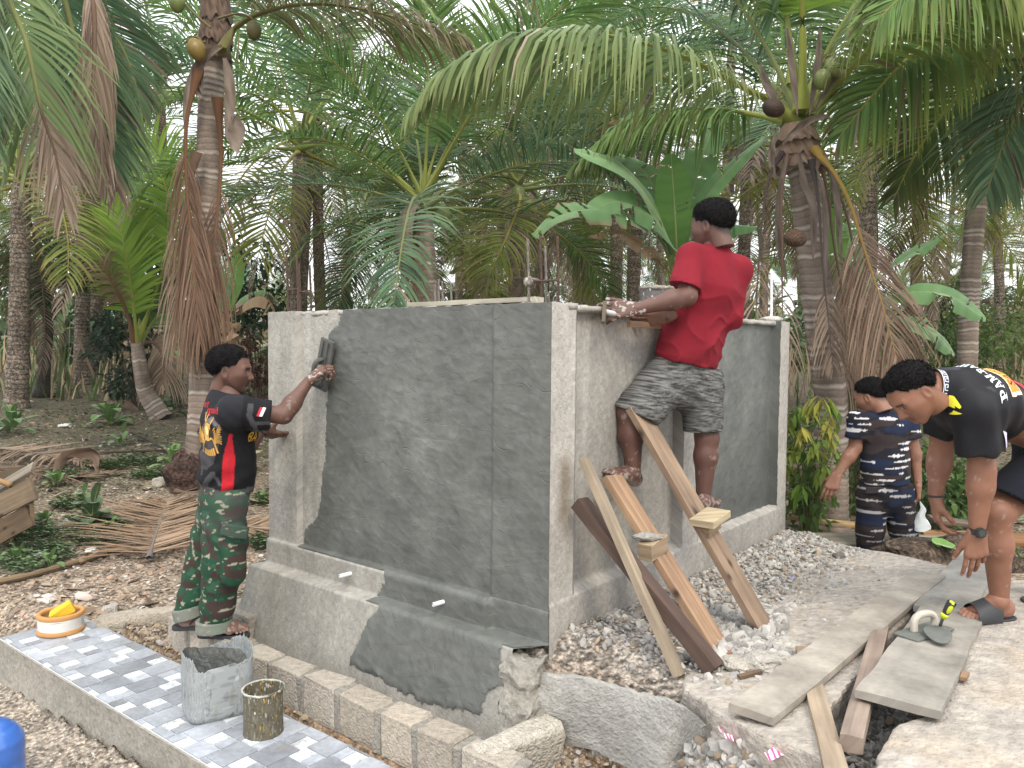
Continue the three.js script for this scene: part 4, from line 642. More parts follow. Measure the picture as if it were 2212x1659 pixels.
// ---------------------------------------------------------------- people: smooth bodies from distance fields
function nets(sdf, lo, hi, cell, colFn, uvFn) {
  const nx = Math.ceil((hi.x - lo.x) / cell) + 2, ny = Math.ceil((hi.y - lo.y) / cell) + 2, nz = Math.ceil((hi.z - lo.z) / cell) + 2, B = 8;
  const val = new Float32Array(nx * ny * nz), at3 = (i, j, k) => (k * ny + j) * nx + i;
  for (let K = 0; K < nz; K += B) for (let J = 0; J < ny; J += B) for (let I = 0; I < nx; I += B) {
    const d = sdf(lo.x + (I + 3.5) * cell, lo.y + (J + 3.5) * cell, lo.z + (K + 3.5) * cell), skip = abs(d) > cell * 9.5 + 0.012;
    for (let k = K; k < min(K + B, nz); k++) for (let j = J; j < min(J + B, ny); j++) for (let i = I; i < min(I + B, nx); i++) val[at3(i, j, k)] = skip ? d : sdf(lo.x + i * cell, lo.y + j * cell, lo.z + k * cell);
  }
  const id = new Int32Array(nx * ny * nz).fill(-1), pos = [], idx = [];
  const E = [[0, 1], [0, 2], [0, 4], [1, 3], [1, 5], [2, 3], [2, 6], [3, 7], [4, 5], [4, 6], [5, 7], [6, 7]], g = new Float32Array(8);
  for (let k = 0; k < nz - 1; k++) for (let j = 0; j < ny - 1; j++) for (let i = 0; i < nx - 1; i++) {
    let m = 0; for (let c = 0; c < 8; c++) { g[c] = val[at3(i + (c & 1), j + (c >> 1 & 1), k + (c >> 2))]; if (g[c] < 0) m |= 1 << c; }
    if (m === 0 || m === 255) continue; let x = 0, y = 0, z = 0, n = 0;
    for (const [a, b] of E) { if ((g[a] < 0) === (g[b] < 0)) continue; const t = g[a] / (g[a] - g[b]); x += lerp(a & 1, b & 1, t); y += lerp(a >> 1 & 1, b >> 1 & 1, t); z += lerp(a >> 2, b >> 2, t); n++; }
    id[at3(i, j, k)] = pos.length / 3; pos.push(lo.x + (i + x / n) * cell, lo.y + (j + y / n) * cell, lo.z + (k + z / n) * cell);
  }
  const quad = (a, b, c, d, f) => { if (a < 0 || b < 0 || c < 0 || d < 0) return; f ? idx.push(a, b, c, a, c, d) : idx.push(a, c, b, a, d, c); };
  for (let k = 1; k < nz - 1; k++) for (let j = 1; j < ny - 1; j++) for (let i = 1; i < nx - 1; i++) {
    const s = val[at3(i, j, k)] < 0;
    if (s !== val[at3(i + 1, j, k)] < 0) quad(id[at3(i, j - 1, k - 1)], id[at3(i, j, k - 1)], id[at3(i, j, k)], id[at3(i, j - 1, k)], s);
    if (s !== val[at3(i, j + 1, k)] < 0) quad(id[at3(i - 1, j, k - 1)], id[at3(i - 1, j, k)], id[at3(i, j, k)], id[at3(i, j, k - 1)], s);
    if (s !== val[at3(i, j, k + 1)] < 0) quad(id[at3(i - 1, j - 1, k)], id[at3(i, j - 1, k)], id[at3(i, j, k)], id[at3(i - 1, j, k)], s);
  }
  const G_ = geo(pos, idx), N = G_.attributes.normal;
  if (colFn) { const col = new Float32Array(pos.length); for (let i = 0; i < pos.length; i += 3) { const c = colFn(pos[i], pos[i + 1], pos[i + 2], N.array[i], N.array[i + 1], N.array[i + 2]); col[i] = c[0]; col[i + 1] = c[1]; col[i + 2] = c[2]; } G_.setAttribute('color', new THREE.BufferAttribute(col, 3)); }
  const uv = new Float32Array(pos.length / 3 * 2); for (let i = 0; i < pos.length / 3; i++) { const q = uvFn ? uvFn(pos[3 * i], pos[3 * i + 1], pos[3 * i + 2]) : [pos[3 * i] + pos[3 * i + 2], pos[3 * i + 1]]; uv[2 * i] = q[0]; uv[2 * i + 1] = q[1]; } G_.setAttribute('uv', new THREE.BufferAttribute(uv, 2));
  return G_;
}
const smin = (a, b, k) => { const h = max(k - abs(a - b), 0) / k; return min(a, b) - h * h * k * 0.25; };
const smax = (a, b, k) => -smin(-a, -b, k);
// bone: tapered capsule, optionally flattened along n by factor f
const bone = (a, b, ra, rb, n = null, f = 1) => ({ ax: a.x, ay: a.y, az: a.z, dx: b.x - a.x, dy: b.y - a.y, dz: b.z - a.z, q: 1 / max(1e-9, a.distanceToSquared(b)), ra, rb, n, f });
function bd(o, x, y, z) {
  let px = x - o.ax, py = y - o.ay, pz = z - o.az; let t = clamp((px * o.dx + py * o.dy + pz * o.dz) * o.q); px -= o.dx * t; py -= o.dy * t; pz -= o.dz * t;
  const r = o.ra + (o.rb - o.ra) * t;
  if (o.n) { const k = px * o.n.x + py * o.n.y + pz * o.n.z, e = k * (1 / o.f - 1); px += o.n.x * e; py += o.n.y * e; pz += o.n.z * e; const l = sqrt(px * px + py * py + pz * pz); return (l - r) * lerp(1, o.f, min(1, abs(k / o.f) / (l + 1e-6))); }
  return sqrt(px * px + py * py + pz * pz) - r;
}
const field = (list, k) => (x, y, z) => { let d = 1e3; for (const b of list) { const e = bd(b, x, y, z); d = e < d + k ? (d > 100 ? e : smin(d, e, k)) : d; } return d; };
const bounds = (list, pad) => { const lo = V3(1e9, 1e9, 1e9), hi = V3(-1e9, -1e9, -1e9); for (const b of list) for (const t of [0, 1]) { const p = V3(b.ax + b.dx * t, b.ay + b.dy * t, b.az + b.dz * t), r = max(b.ra, b.rb) + pad; lo.min(p.clone().subScalar(r)); hi.max(p.clone().addScalar(r)); } return [lo, hi]; };
const plane = (p, n) => { const d = p.dot(n); return (x, y, z) => x * n.x + y * n.y + z * n.z - d; }; // positive on the side n points to
const skinCol = (base) => (x, y, z) => { const k = 1 + 0.22 * fbm(x * 24, y * 24, z * 24, 3) + 0.22 * fbm(x * 6, y * 6, z * 6, 2); if (fbm(x * 38, y * 38, z * 38 + 4, 3) > 0.33) return mixc([base[0] * k, base[1] * k, base[2] * k], [0.36, 0.33, 0.30], 0.35); return [base[0] * k, base[1] * k, base[2] * k]; };

function headField(c, f, up, S = 1) {
  const r = f.clone().cross(up).normalize(), loc3 = (x, y, z) => { const a = x - c.x, b = y - c.y, d = z - c.z; return [(a * r.x + b * r.y + d * r.z) / S, (a * up.x + b * up.y + d * up.z) / S, (a * f.x + b * f.y + d * f.z) / S]; };
  const ell = (x, y, z, a, b, d, ra, rb, rd) => { const u = (x - a) / ra, v = (y - b) / rb, w = (z - d) / rd, k = sqrt(u * u + v * v + w * w); return (k - 1) * min(ra, rb, rd) * (0.6 + 0.4 * 1); };
  const cap = (x, y, z, A, Bp, r0, r1) => { const dx = Bp[0] - A[0], dy = Bp[1] - A[1], dz = Bp[2] - A[2]; const t = clamp(((x - A[0]) * dx + (y - A[1]) * dy + (z - A[2]) * dz) / (dx * dx + dy * dy + dz * dz + 1e-9)); return hypot(x - A[0] - dx * t, y - A[1] - dy * t, z - A[2] - dz * t) - lerp(r0, r1, t); };
  const skull = (x, y, z) => { let d = ell(x, y, z, 0, 0.035, -0.016, 0.077, 0.085, 0.098); d = smin(d, ell(x, y, z, 0, 0.012, 0.035, 0.066, 0.075, 0.060), 0.03); return d; };
  const local = (x, y, z) => {
    const ax = abs(x); let d = skull(x, y, z);
    d = smin(d, ell(ax, y, z, 0.022, -0.040, 0.036, 0.044, 0.062, 0.055), 0.035);      // cheeks and jaw
    d = smin(d, cap(ax, y, z, [0.058, -0.040, 0.000], [0.016, -0.096, 0.062], 0.017, 0.016), 0.03);
    d = smin(d, cap(ax, y, z, [0, -0.094, 0.066], [0.012, -0.094, 0.064], 0.017, 0.016), 0.02); // chin
    d = smin(d, cap(ax, y, z, [0.044, -0.012, 0.064], [0.05, -0.02, 0.04], 0.017, 0.015), 0.03); // cheekbone
    d = smin(d, cap(ax, y, z, [0.010, 0.026, 0.089], [0.044, 0.024, 0.074], 0.010, 0.010), 0.018); // brow
    d = smax(d, -(hypot(ax - 0.033, (y - 0.004) * 1.25, z - 0.100) - 0.017), 0.016);  // eye hollow
    d = smin(d, hypot(ax - 0.032, y - 0.004, z - 0.074) - 0.0135, 0.006);
    d = smin(d, cap(x, y, z, [0, 0.012, 0.090], [0, -0.030, 0.110], 0.009, 0.0145), 0.014); // nose
    d = smin(d, hypot(ax - 0.0145, y + 0.034, z - 0.098) - 0.0115, 0.008);
    d = smin(d, cap(ax, y, z, [0, -0.055, 0.094], [0.022, -0.060, 0.082], 0.0085, 0.005), 0.007); // lips
    d = smin(d, cap(ax, y, z, [0, -0.069, 0.092], [0.019, -0.067, 0.082], 0.0085, 0.005), 0.006);
    d = smax(d, -(cap(ax, y, z, [0, -0.0625, 0.105], [0.024, -0.063, 0.090], 0.0028, 0.002)), 0.004);
    const e = ell(ax, y, z, 0.079, -0.010, -0.012, 0.011, 0.034, 0.021), dent = ell(ax, y, z, 0.090, -0.008, -0.008, 0.009, 0.020, 0.011);
    d = smin(d, smax(e, -dent, 0.006), 0.008);
    d = smin(d, cap(x, y, z, [0, -0.04, -0.030], [0, -0.13, -0.045], 0.056, 0.058), 0.03); // neck
    return d;
  };
  return { loc3, local, skull, ell, S, c, sdf: (x, y, z) => { const q = loc3(x, y, z); return local(q[0], q[1], q[2]) * S; } };
}
// where hair grows: positive above the hair line
const hairLine = (x, y, z, lift = 0) => { const fr = 0.062 + lift, ax = abs(x); const h = z > 0.035 ? lerp(0.028, fr, sst(0.035, 0.062, z)) - 0.006 * (ax < 0.03 ? 0 : (ax - 0.03) * 6) : z > -0.03 ? lerp(-0.012, 0.028, sst(-0.03, 0.035, z)) : lerp(-0.080, -0.016, sst(-0.085, -0.03, z)); return y - h; };
function headMeshes(H, skin, o = {}) {
  const { fade = 0.03, top = 0.02, curl = 0.006, curlF = 70, stubble = 0.15, lift = 0, hairC = [0.006, 0.0055, 0.006] } = o;
  const R = 0.15 * H.S, lo = H.c.clone().subScalar(R), hi = H.c.clone().addScalar(R);
  const cf = (x, y, z) => {
    const [a, b, d] = H.loc3(x, y, z), ax = abs(a); const k = 1 + 0.10 * fbm(x * 40, y * 40, z * 40, 3); let c = skin.map(v => v * k);
    const hl = hairLine(a, b, d, lift); if (hl > -0.004) c = mixc(c, hairC, sst(-0.004, fade, hl) * 0.72);
    if (d > 0.06 && abs(b - 0.0235 - (0.04 - ax) * 0.06) < 0.0055 && ax > 0.012 && ax < 0.052) c = mixc(c, hairC, 0.85);
    if (d > 0.05 && hypot(ax - 0.032, (b - 0.004) * 1.9) < 0.0145) c = hypot(ax - 0.032, b - 0.003) < 0.006 ? [0.02, 0.012, 0.01] : abs(b - 0.004) < 0.005 ? [0.24, 0.21, 0.19] : c.map(v => v * 0.35);
    if (d > 0.07 && ax < 0.026 && b < -0.05 && b > -0.076) c = [c[0] * 0.72, c[1] * 0.52, c[2] * 0.55];
    if (d > 0.085 && ax < 0.028 && b < -0.042 && b > -0.054) c = mixc(c, hairC, 0.45 * stubble * 3);
    if (b < -0.02 && d > -0.02 && hl < 0) c = mixc(c, hairC, stubble * sst(-0.03, -0.08, b) * (ax > 0.03 || b < -0.075 ? 1 : 0.3));
    if (d > 0.03 && b > 0.02 && b < 0.07 && hl < 0) c = c.map(v => v * 1.12); if (d > 0.1) c = c.map(v => v * 1.12); return c;
  };
  const skinG = nets((x, y, z) => max(H.sdf(x, y, z), -(H.loc3(x, y, z)[1] + 0.128) * H.S), lo, hi, 0.0034, cf);
  const hs = (x, y, z) => { const [a, b, d] = H.loc3(x, y, z); const hl = hairLine(a, b, d, lift) + 0.006 * fbm(x * 55, y * 55, z * 55, 2); const t = top * sst(0.0, 0.085, hl) + 0.0015 + curl * fbm(x * curlF, y * curlF, z * curlF, 3) * sst(0, 0.03, hl); return smax(H.skull(a, b, d) - t, -(hl - fade * 0.35), 0.006) * H.S; };
  const hairG = nets(hs, lo, hi.clone().add(V3(0, 0.02, 0)), 0.0042, (x, y, z) => { const k = 0.7 + 1.1 * clamp(0.5 + fbm(x * 90, y * 90, z * 90, 2)); return hairC.map(v => v * k); });
  { // short single hairs that break the outline
    const R2 = rng(991), P = hairG.attributes.position, N = hairG.attributes.normal, pos = [], col = [], nor = [], n = o.tufts ?? 5200, L = o.hairL ?? 0.010;
    for (let i = 0; i < n; i++) { const k = floor(R2() * P.count), p = V3().fromBufferAttribute(P, k), m = V3().fromBufferAttribute(N, k); const t = V3(R2() - .5, R2() - .5, R2() - .5).cross(m).normalize(), d = m.clone().multiplyScalar(0.55 + 0.5 * R2()).add(V3(R2() - .5, R2() - .5, R2() - .5).multiplyScalar(1.6)).normalize(), w = 0.0011; const e = p.clone().addScaledVector(d, L * (0.5 + 0.8 * R2())); for (const q of [p.clone().addScaledVector(t, w), p.clone().addScaledVector(t, -w), e]) { pos.push(q.x, q.y, q.z); nor.push(m.x, m.y, m.z); const b = 0.6 + 0.9 * R2(); col.push(hairC[0] * b, hairC[1] * b, hairC[2] * b); } }
    const tg = new THREE.BufferGeometry(); tg.setAttribute('position', new THREE.Float32BufferAttribute(pos, 3)); tg.setAttribute('normal', new THREE.Float32BufferAttribute(nor, 3)); tg.setAttribute('color', new THREE.Float32BufferAttribute(col, 3)); tg.setAttribute('uv', new THREE.Float32BufferAttribute(new Float32Array(pos.length / 3 * 2), 2));
    return [skinG, merge([hairG, tg])];
  }
}
// hand: w wrist, F towards the fingers, N the way the palm faces (fingers curl that way), T thumb side
function handGeo(w, F, N, T, curls, o = {}) {
  const { s = 1, spread = 0.06, thumb = [0.5, 0.55, 0.5], thumbCurl = 0.3, skin } = o; F = F.clone().normalize(); N = N.clone().addScaledVector(F, -N.dot(F)).normalize(); T = T.clone().addScaledVector(F, -T.dot(F)).addScaledVector(N, -T.dot(N)).normalize();
  const p = (a, b, c) => w.clone().addScaledVector(F, a * s).addScaledVector(T, b * s).addScaledVector(N, c * s);
  const K = [[0.090, 0.030], [0.094, 0.010], [0.089, -0.011], [0.079, -0.031]], Ls = [[0.044, 0.027, 0.021], [0.048, 0.031, 0.022], [0.045, 0.029, 0.021], [0.035, 0.022, 0.019]];
  const palm = [bone(p(-0.03, 0, 0), p(0.01, 0, 0), 0.026 * s, 0.026 * s, N, 0.75)]; for (const [a, b] of K) palm.push(bone(p(0.0, b * 0.55, 0), p(a, b, -0.003), 0.018 * s, 0.0125 * s));
  palm.push(bone(p(0.01, 0.016, 0.006), p(0.05, 0.036, 0.012), 0.018 * s, 0.014 * s));
  const fingers = K.map(([a, b], i) => { let q = p(a - 0.008, b, -0.002), ang = 0, out = []; const cs = curls[i]; Ls[i].forEach((l, j) => { ang += cs[j]; const sp = (1.5 - i) * spread; const d = F.clone().multiplyScalar(cos(ang)).addScaledVector(N, sin(ang)).addScaledVector(T, sp * cos(ang)).normalize(); const e = q.clone().addScaledVector(d, (l + (j ? 0 : 0.008)) * s); out.push(bone(q, e, (0.0098 - 0.0011 * j - (i === 3 ? 0.001 : 0)) * s, (0.0088 - 0.0011 * j - (i === 3 ? 0.001 : 0)) * s)); q = e; }); return out; });
  { let q = p(0.025, 0.026, 0.006), d = F.clone().multiplyScalar(thumb[0]).addScaledVector(T, thumb[1]).addScaledVector(N, thumb[2]).normalize(), out = []; for (const [j, l] of [0.042, 0.034, 0.027].entries()) { const e = q.clone().addScaledVector(d, l * s); out.push(bone(q, e, (0.0145 - 0.0025 * j) * s, (0.0125 - 0.0022 * j) * s)); q = e; d.addScaledVector(N, thumbCurl * 0.6).addScaledVector(T, -thumbCurl).normalize(); } fingers.push(out); }
  const pf = field(palm, 0.014), ff = fingers.map(l => field(l, 0.005)); const sdf = (x, y, z) => { let d = 1e3; for (const f of ff) d = min(d, f(x, y, z)); return smin(pf(x, y, z), d, 0.010); };
  const [lo, hi] = bounds([...palm, ...fingers.flat()], 0.012); const tips = fingers.map(l => { const b = l[l.length - 1]; return V3(b.ax + b.dx, b.ay + b.dy, b.az + b.dz); });
  return nets(sdf, lo, hi, 0.0032, (x, y, z, nx, ny, nz) => { const k = 1 + 0.14 * fbm(x * 60, y * 60, z * 60, 3); let c = skin.map(v => v * k); for (const t of tips) if (hypot(x - t.x, y - t.y, z - t.z) < 0.011 && nx * N.x + ny * N.y + nz * N.z < -0.3) c = mixc(c, [0.45, 0.32, 0.27], 0.5); if (o.dust && fbm(x * 50, y * 50, z * 50 + 5, 3) > 0.16) c = mixc(c, [0.42, 0.41, 0.38], 0.7); return c; });
}
// foot: heel on the ground at h, pointing along d, up u, inner side s (towards the big toe)
function footGeo(h, d, u, s, ankle, skin, o = {}) {
  const L = o.L ?? 0.24; d = d.clone().normalize(); const p = (a, b, c) => h.clone().addScaledVector(d, a * L).addScaledVector(s, b).addScaledVector(u, c);
  const main = [bone(p(0.10, 0, 0.034), p(0.14, 0, 0.03), 0.032, 0.03), bone(p(0.13, 0, 0.032), p(0.68, 0.004, 0.024), 0.03, 0.022), bone(p(0.7, 0.030, 0.02), p(0.64, -0.036, 0.017), 0.020, 0.016), bone(ankle, p(0.2, 0, 0.05), 0.036, 0.036), bone(ankle.clone().addScaledVector(d, 0.012), p(0.62, 0.014, 0.032), 0.036, 0.02), bone(p(0.15, -0.012, 0.03), p(0.62, -0.034, 0.018), 0.024, 0.016)];
  const toes = [[0.030, 0.98, 0.0125, 0.68], [0.010, 1.0, 0.009, 0.7], [-0.008, 0.96, 0.0085, 0.68], [-0.024, 0.91, 0.008, 0.66], [-0.038, 0.84, 0.008, 0.62]].map(([b, a, r, a0]) => [bone(p(a0, b * 0.95, 0.02), p((a + a0) / 2 + 0.04, b, 0.018 + 0.004), r * 1.1, r), bone(p((a + a0) / 2 + 0.04, b, 0.022), p(a - 0.04, b, r), r, r * 0.95)]);
  const mf = field(main, 0.025), tf = toes.map(t => field(t, 0.006)); const sdf = (x, y, z) => { let e = 1e3; for (const f of tf) e = min(e, f(x, y, z)); return smin(mf(x, y, z), e, 0.010); };
  const [lo, hi] = bounds([...main, ...toes.flat()], 0.012);
  return nets(sdf, lo, hi, 0.0042, (x, y, z) => { const e = (x - h.x) * u.x + (y - h.y) * u.y + (z - h.z) * u.z; const k = 1 + 0.16 * fbm(x * 50, y * 50, z * 50, 3); let c = skin.map(v => v * k); c = mixc(c, [0.36, 0.28, 0.24], 0.55 * sst(0.022, 0.004, e)); if (o.dust && fbm(x * 40, y * 40, z * 40 + 3, 3) > 0.1) c = mixc(c, [0.4, 0.37, 0.33], 0.4); return c; });
}
const skinM = phys({ vertexColors: true, roughness: 0.6, clearcoat: 0.06, clearcoatRoughness: 0.4, bumpMap: TEX.dryB, bumpScale: 0.0004 });
const hairM = phys({ vertexColors: true, roughness: 0.9, specularIntensity: 0.25, side: THREE.DoubleSide });
const weave = dataTex(256, (u, v) => 0.5 + 0.25 * sin(u * 2 * PI * 64) * sin(v * 2 * PI * 64) + 0.25 * (fS(u, v) - 0.5));
const clothM = (o = {}) => phys({ vertexColors: true, roughness: 0.92, bumpMap: rep(weave, 6), bumpScale: 0.0006, sheen: 0.04, sheenRoughness: 0.6, specularIntensity: 0.5, ...o });
// print on cloth: the part of a garment inside a box, lifted a hair, with a drawn picture on it
function decal(parent, name, g, c, right, up, w, h, tex, o = {}) {
  const n = right.clone().cross(up).normalize(), P = g.attributes.position, I = g.index, N = g.attributes.normal, pos = [], uv = [], nor = [];
  const A = V3(), q = V3(); const depth = o.depth ?? 0.12, lf = 0.0012 + 0.0009 * (parent.children.length % 5);
  for (let t = 0; t < I.count; t += 3) {
    let ok = true; const vs = [];
    for (let k = 0; k < 3; k++) { const i = I.getX(t + k); A.fromBufferAttribute(P, i); q.copy(A).sub(c); const a = q.dot(right) / w + 0.5, b = q.dot(up) / h + 0.5, d = q.dot(n); const m = N.getX(i) * n.x + N.getY(i) * n.y + N.getZ(i) * n.z; if (a < -0.02 || a > 1.02 || b < -0.02 || b > 1.02 || abs(d) > depth || m < (o.minN ?? 0.05)) { ok = false; break; } vs.push([i, a, b]); }
    if (ok) for (const [i, a, b] of vs) { pos.push(P.getX(i) + N.getX(i) * lf, P.getY(i) + N.getY(i) * lf, P.getZ(i) + N.getZ(i) * lf); nor.push(N.getX(i), N.getY(i), N.getZ(i)); uv.push(clamp(a, 0.002, 0.998), clamp(b, 0.002, 0.998)); }
  }
  const d = new THREE.BufferGeometry(); d.setAttribute('position', new THREE.Float32BufferAttribute(pos, 3)); d.setAttribute('normal', new THREE.Float32BufferAttribute(nor, 3)); d.setAttribute('uv', new THREE.Float32BufferAttribute(uv, 2));
  return mesh(name, d, std({ map: tex, transparent: true, roughness: 0.8 }), parent);
}
function person(label, pos, group) { const T = thing('person', label, 'person', pos, 0, group); T.userData.add = null; delete T.userData.add; return T; }
const put = (T, name, g, m, par) => { g.translate(-T.position.x, -T.position.y, -T.position.z); return mesh(name, g, m, par ?? T); };
const yaw = (deg) => V3(cos(deg * PI / 180), 0, -sin(deg * PI / 180)); // 0 = to the right of the picture, 90 = away
const UP = V3(0, 1, 0);
// ---------------------------------------------------------------- the plasterer in the black shirt
{
  const D = 4.1, skin = [0.115, 0.054, 0.038]; const f = yaw(24), rt = f.clone().cross(UP); // rt = his right, towards the camera
  const T = person('man in black printed shirt and green camouflage trousers smoothing plaster with a float', at(470, 1385, D));
  const hipC = at(484, 1075, D), chest = at(494, 905, D), neckB = at(488, 862, D), headC = at(499, 800, D + .01);
  const shR = at(524, 884, D).addScaledVector(rt, 0.15).addScaledVector(f, -0.03), shL = neckB.clone().addScaledVector(rt, -0.19).addScaledVector(f, 0.05).add(V3(0, -0.05, 0));
  const elR = at(613, 897, D - .09), wrR = at(668, 822, D + .0), elL = at(540, 960, D + .28), wrL = at(566, 931, D + .30);
  const hR = hipC.clone().addScaledVector(rt, 0.085), hL = hipC.clone().addScaledVector(rt, -0.085);
  const knR = at(482, 1215, D - .06), anR = at(462, 1352, D - .03), knL = at(442, 1218, D + .14), anL = at(404, 1338, D + .1);
  const body = [bone(hipC, chest, 0.13, 0.14, f, 0.72), bone(chest, neckB.clone().add(V3(0, -0.06, 0)), 0.14, 0.10, f, 0.8), bone(neckB.clone().add(V3(0, -0.06, 0)), headC.clone().add(V3(0, -0.08, 0)), 0.07, 0.055), bone(shL, shR, 0.055, 0.055),
    bone(shR, elR, 0.052, 0.043), bone(elR, elR.clone().lerp(wrR, 0.35), 0.040, 0.043), bone(elR.clone().lerp(wrR, 0.3), wrR, 0.043, 0.027), bone(shL, elL, 0.05, 0.042), bone(elL, wrL, 0.04, 0.028),
    bone(hR, knR, 0.085, 0.058), bone(knR, knR.clone().lerp(anR, 0.4), 0.055, 0.056), bone(knR.clone().lerp(anR, 0.4), anR, 0.054, 0.036), bone(hL, knL, 0.085, 0.058), bone(knL, anL, 0.056, 0.036)];
  const parts = [nets(field(body, 0.03), ...bounds(body, 0.02), 0.010, skinCol(skin))];
  const hf = yaw(6).add(V3(0, -0.10, 0)).normalize(), hu = UP.clone().addScaledVector(hf, -hf.y).addScaledVector(rt, 0.05).normalize(); const H = headField(headC, hf, hu, 0.98);
  const [hs, hair] = headMeshes(H, skin, { top: 0.015, curl: 0.009, curlF: 55, stubble: 0.28, fade: 0.028, lift: 0.004 });
  parts.push(hs);
  // right hand round the float's handle: fingers curl away from the camera side
  const F = V3(0.62, 0.55, -0.25).normalize(), N = V3(0.55, -0.6, -0.55), Th = V3(-0.45, 0.75, -0.25);
  parts.push(handGeo(wrR, F, N, Th, [[0.5, 1.2, 0.9], [0.55, 1.25, 0.9], [0.6, 1.25, 0.9], [0.65, 1.2, 0.8]], { skin, s: 1.04, spread: 0.02, thumb: [0.6, 0.35, 0.7], thumbCurl: 0.25, dust: true }));
  parts.push(handGeo(wrL, V3(0.6, -0.25, -0.5), V3(0.5, 0, -0.6), V3(0.1, 0.8, 0.1), [[0.2, 0.3, 0.3], [0.2, 0.3, 0.3], [0.25, 0.3, 0.3], [0.3, 0.3, 0.3]], { skin }));
  // feet on the sandals
  const g1 = at(437, 1384, D - .02), g2 = at(381, 1369, D + .08), fd1 = yaw(-4), fd2 = yaw(8);
  g1.y = 0.122; g2.y = 0.122;
  parts.push(footGeo(g1.clone().add(V3(0.015, 0.012, 0)), fd1, UP, V3(0, 0, -1), anR.clone().add(V3(-0.01, -0.02, 0)), [0.15, 0.075, 0.055], { dust: true, L: 0.235 }), footGeo(g2.clone().add(V3(0.015, 0.012, 0)), fd2, UP, V3(0, 0, 1), anL.clone().add(V3(-0.0, -0.02, 0)), [0.2, 0.09, 0.065], { L: 0.235 }));
  const B = put(T, 'body', merge(parts), skinM); put(T, 'hair', hair, hairM);
  // shirt
  const hemP = at(490, 1058, D), hemN = V3(-0.10, -1, 0.05).normalize(), hem = plane(hemP, hemN);
  const torso = [bone(at(487, 1090, D), at(492, 1010, D), 0.168, 0.163, f, 0.80), bone(at(492, 1010, D), at(494, 915, D), 0.160, 0.165, f, 0.80), bone(at(494, 915, D), at(490, 880, D), 0.165, 0.105, f, 0.85), bone(shL, shR, 0.07, 0.072), bone(neckB.clone().add(V3(0, -0.04, 0)), neckB.clone().add(V3(-0.005, 0.012, 0)), 0.085, 0.066)];
  const slEnd = shR.clone().lerp(elR, 0.70), slN = elR.clone().sub(shR).normalize(), slC = plane(slEnd, slN), slR = [bone(shR.clone().addScaledVector(slN, -0.03), shR.clone().lerp(elR, 0.8).add(V3(0, -0.012, 0)), 0.078, 0.082)];
  const slEndL = plane(shL.clone().lerp(elL, 0.7), elL.clone().sub(shL).normalize()), slL = [bone(shL, shL.clone().lerp(elL, 0.8), 0.075, 0.078)];
  const tf = field(torso, 0.06), sr = field(slR, 0.02), sl = field(slL, 0.02), neckC = plane(at(494, 846, D), V3(0.22, 1, 0).normalize());
  const fold = (x, y, z) => { const p = V3(x, y, z).sub(hipC); const a = p.dot(f), h = p.y; const lowB = exp(-pow((h - 0.10) / 0.11, 2)); return 0.007 * fbm(x * 7, y * 5, z * 7, 3) + 0.012 * lowB * sin((h * 1.0 - a * 0.5) * 60 + 3 * fbm(x * 5, y * 5, z * 5, 2)) * clamp(0.6 - a * 3) + 0.006 * exp(-pow((h - 0.33) / 0.12, 2)) * sin((a + h * 0.8) * 70 + 2 * ns(x * 6, y * 6, z * 6)); };
  const sh = (x, y, z) => { let d = max(tf(x, y, z), hem(x, y, z) - 0.006 * ns(x * 9, z * 9)); d = smax(d, neckC(x, y, z), 0.006); const a = max(sr(x, y, z), slC(x, y, z)); d = smin(d, a, 0.05); d = smin(d, max(sl(x, y, z), slEndL(x, y, z)), 0.05); d += fold(x, y, z); return max(d, max(hem(x, y, z), slC(x, y, z) > 0 && a > -0.02 ? -1 : -1)); };
  const shirtCol = (x, y, z) => {
    const p = V3(x, y, z), e = p.clone().sub(hipC), a = e.dot(f), r = e.dot(rt), h = e.y; let c = [0.007, 0.0075, 0.010];
    const grey = [0.062, 0.062, 0.070], k = 0.9 + 0.3 * fbm(x * 30, y * 30, z * 30, 2);
    const onSl = sr(x, y, z) < 0.02 && p.clone().sub(shR).dot(slN) > 0.02;
    const th = atan2(r, a); // 0 ahead, pi/2 right side, pi back
    if (!onSl) {
      const X = th * 0.16, sg = (a, b, c, e, w) => segD(X, h, [a * 0.16, b], [c * 0.16, e]) < w; // bands of the sports print on the back right
      if (th > 1.5 && (sg(2.55, 0.37, 2.0, 0.435, 0.012) || sg(2.0, 0.435, 1.72, 0.385, 0.010))) c = grey;
      if (th > 1.62 && th < 2.75 && h > 0.17 && h < 0.385 - 0.10 * abs(th - 2.05) && h < 0.405 - 0.30 * (th - 1.62) * 0.2 && X - 1.62 * 0.16 > (0.39 - h) * 0.28 && h > 0.17 + 0.14 * (2.2 - th)) c = grey.map(v => v * 0.85);
      if (th > 1.5 && (sg(2.5, 0.055, 1.95, 0.155, 0.014) || sg(1.95, 0.155, 1.75, 0.10, 0.008) || sg(2.75, 0.26, 2.5, 0.15, 0.012))) c = grey;
      if (h < 0.068 + 0.035 * max(0, th - 1.7) + 0.012 * ns(th * 5, 3)) c = mixc(c, [0.075, 0.073, 0.083], 0.9);
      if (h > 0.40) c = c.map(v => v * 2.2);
      const red = th - (1.46 + (0.33 - h) * 0.35), wR = 0.05 + 0.11 * sst(0.36, 0.22, h); if (abs(red) < wR && h < 0.36 && h > -0.1) c = abs(abs(red) - 0.005) < 0.012 ? [0.34, 0.02, 0.035] : [0.45, 0.012, 0.022];
    } else {
      const s = p.clone().sub(shR).dot(slN), v = p.y - shR.y - s * slN.y; // along the sleeve, and height on it
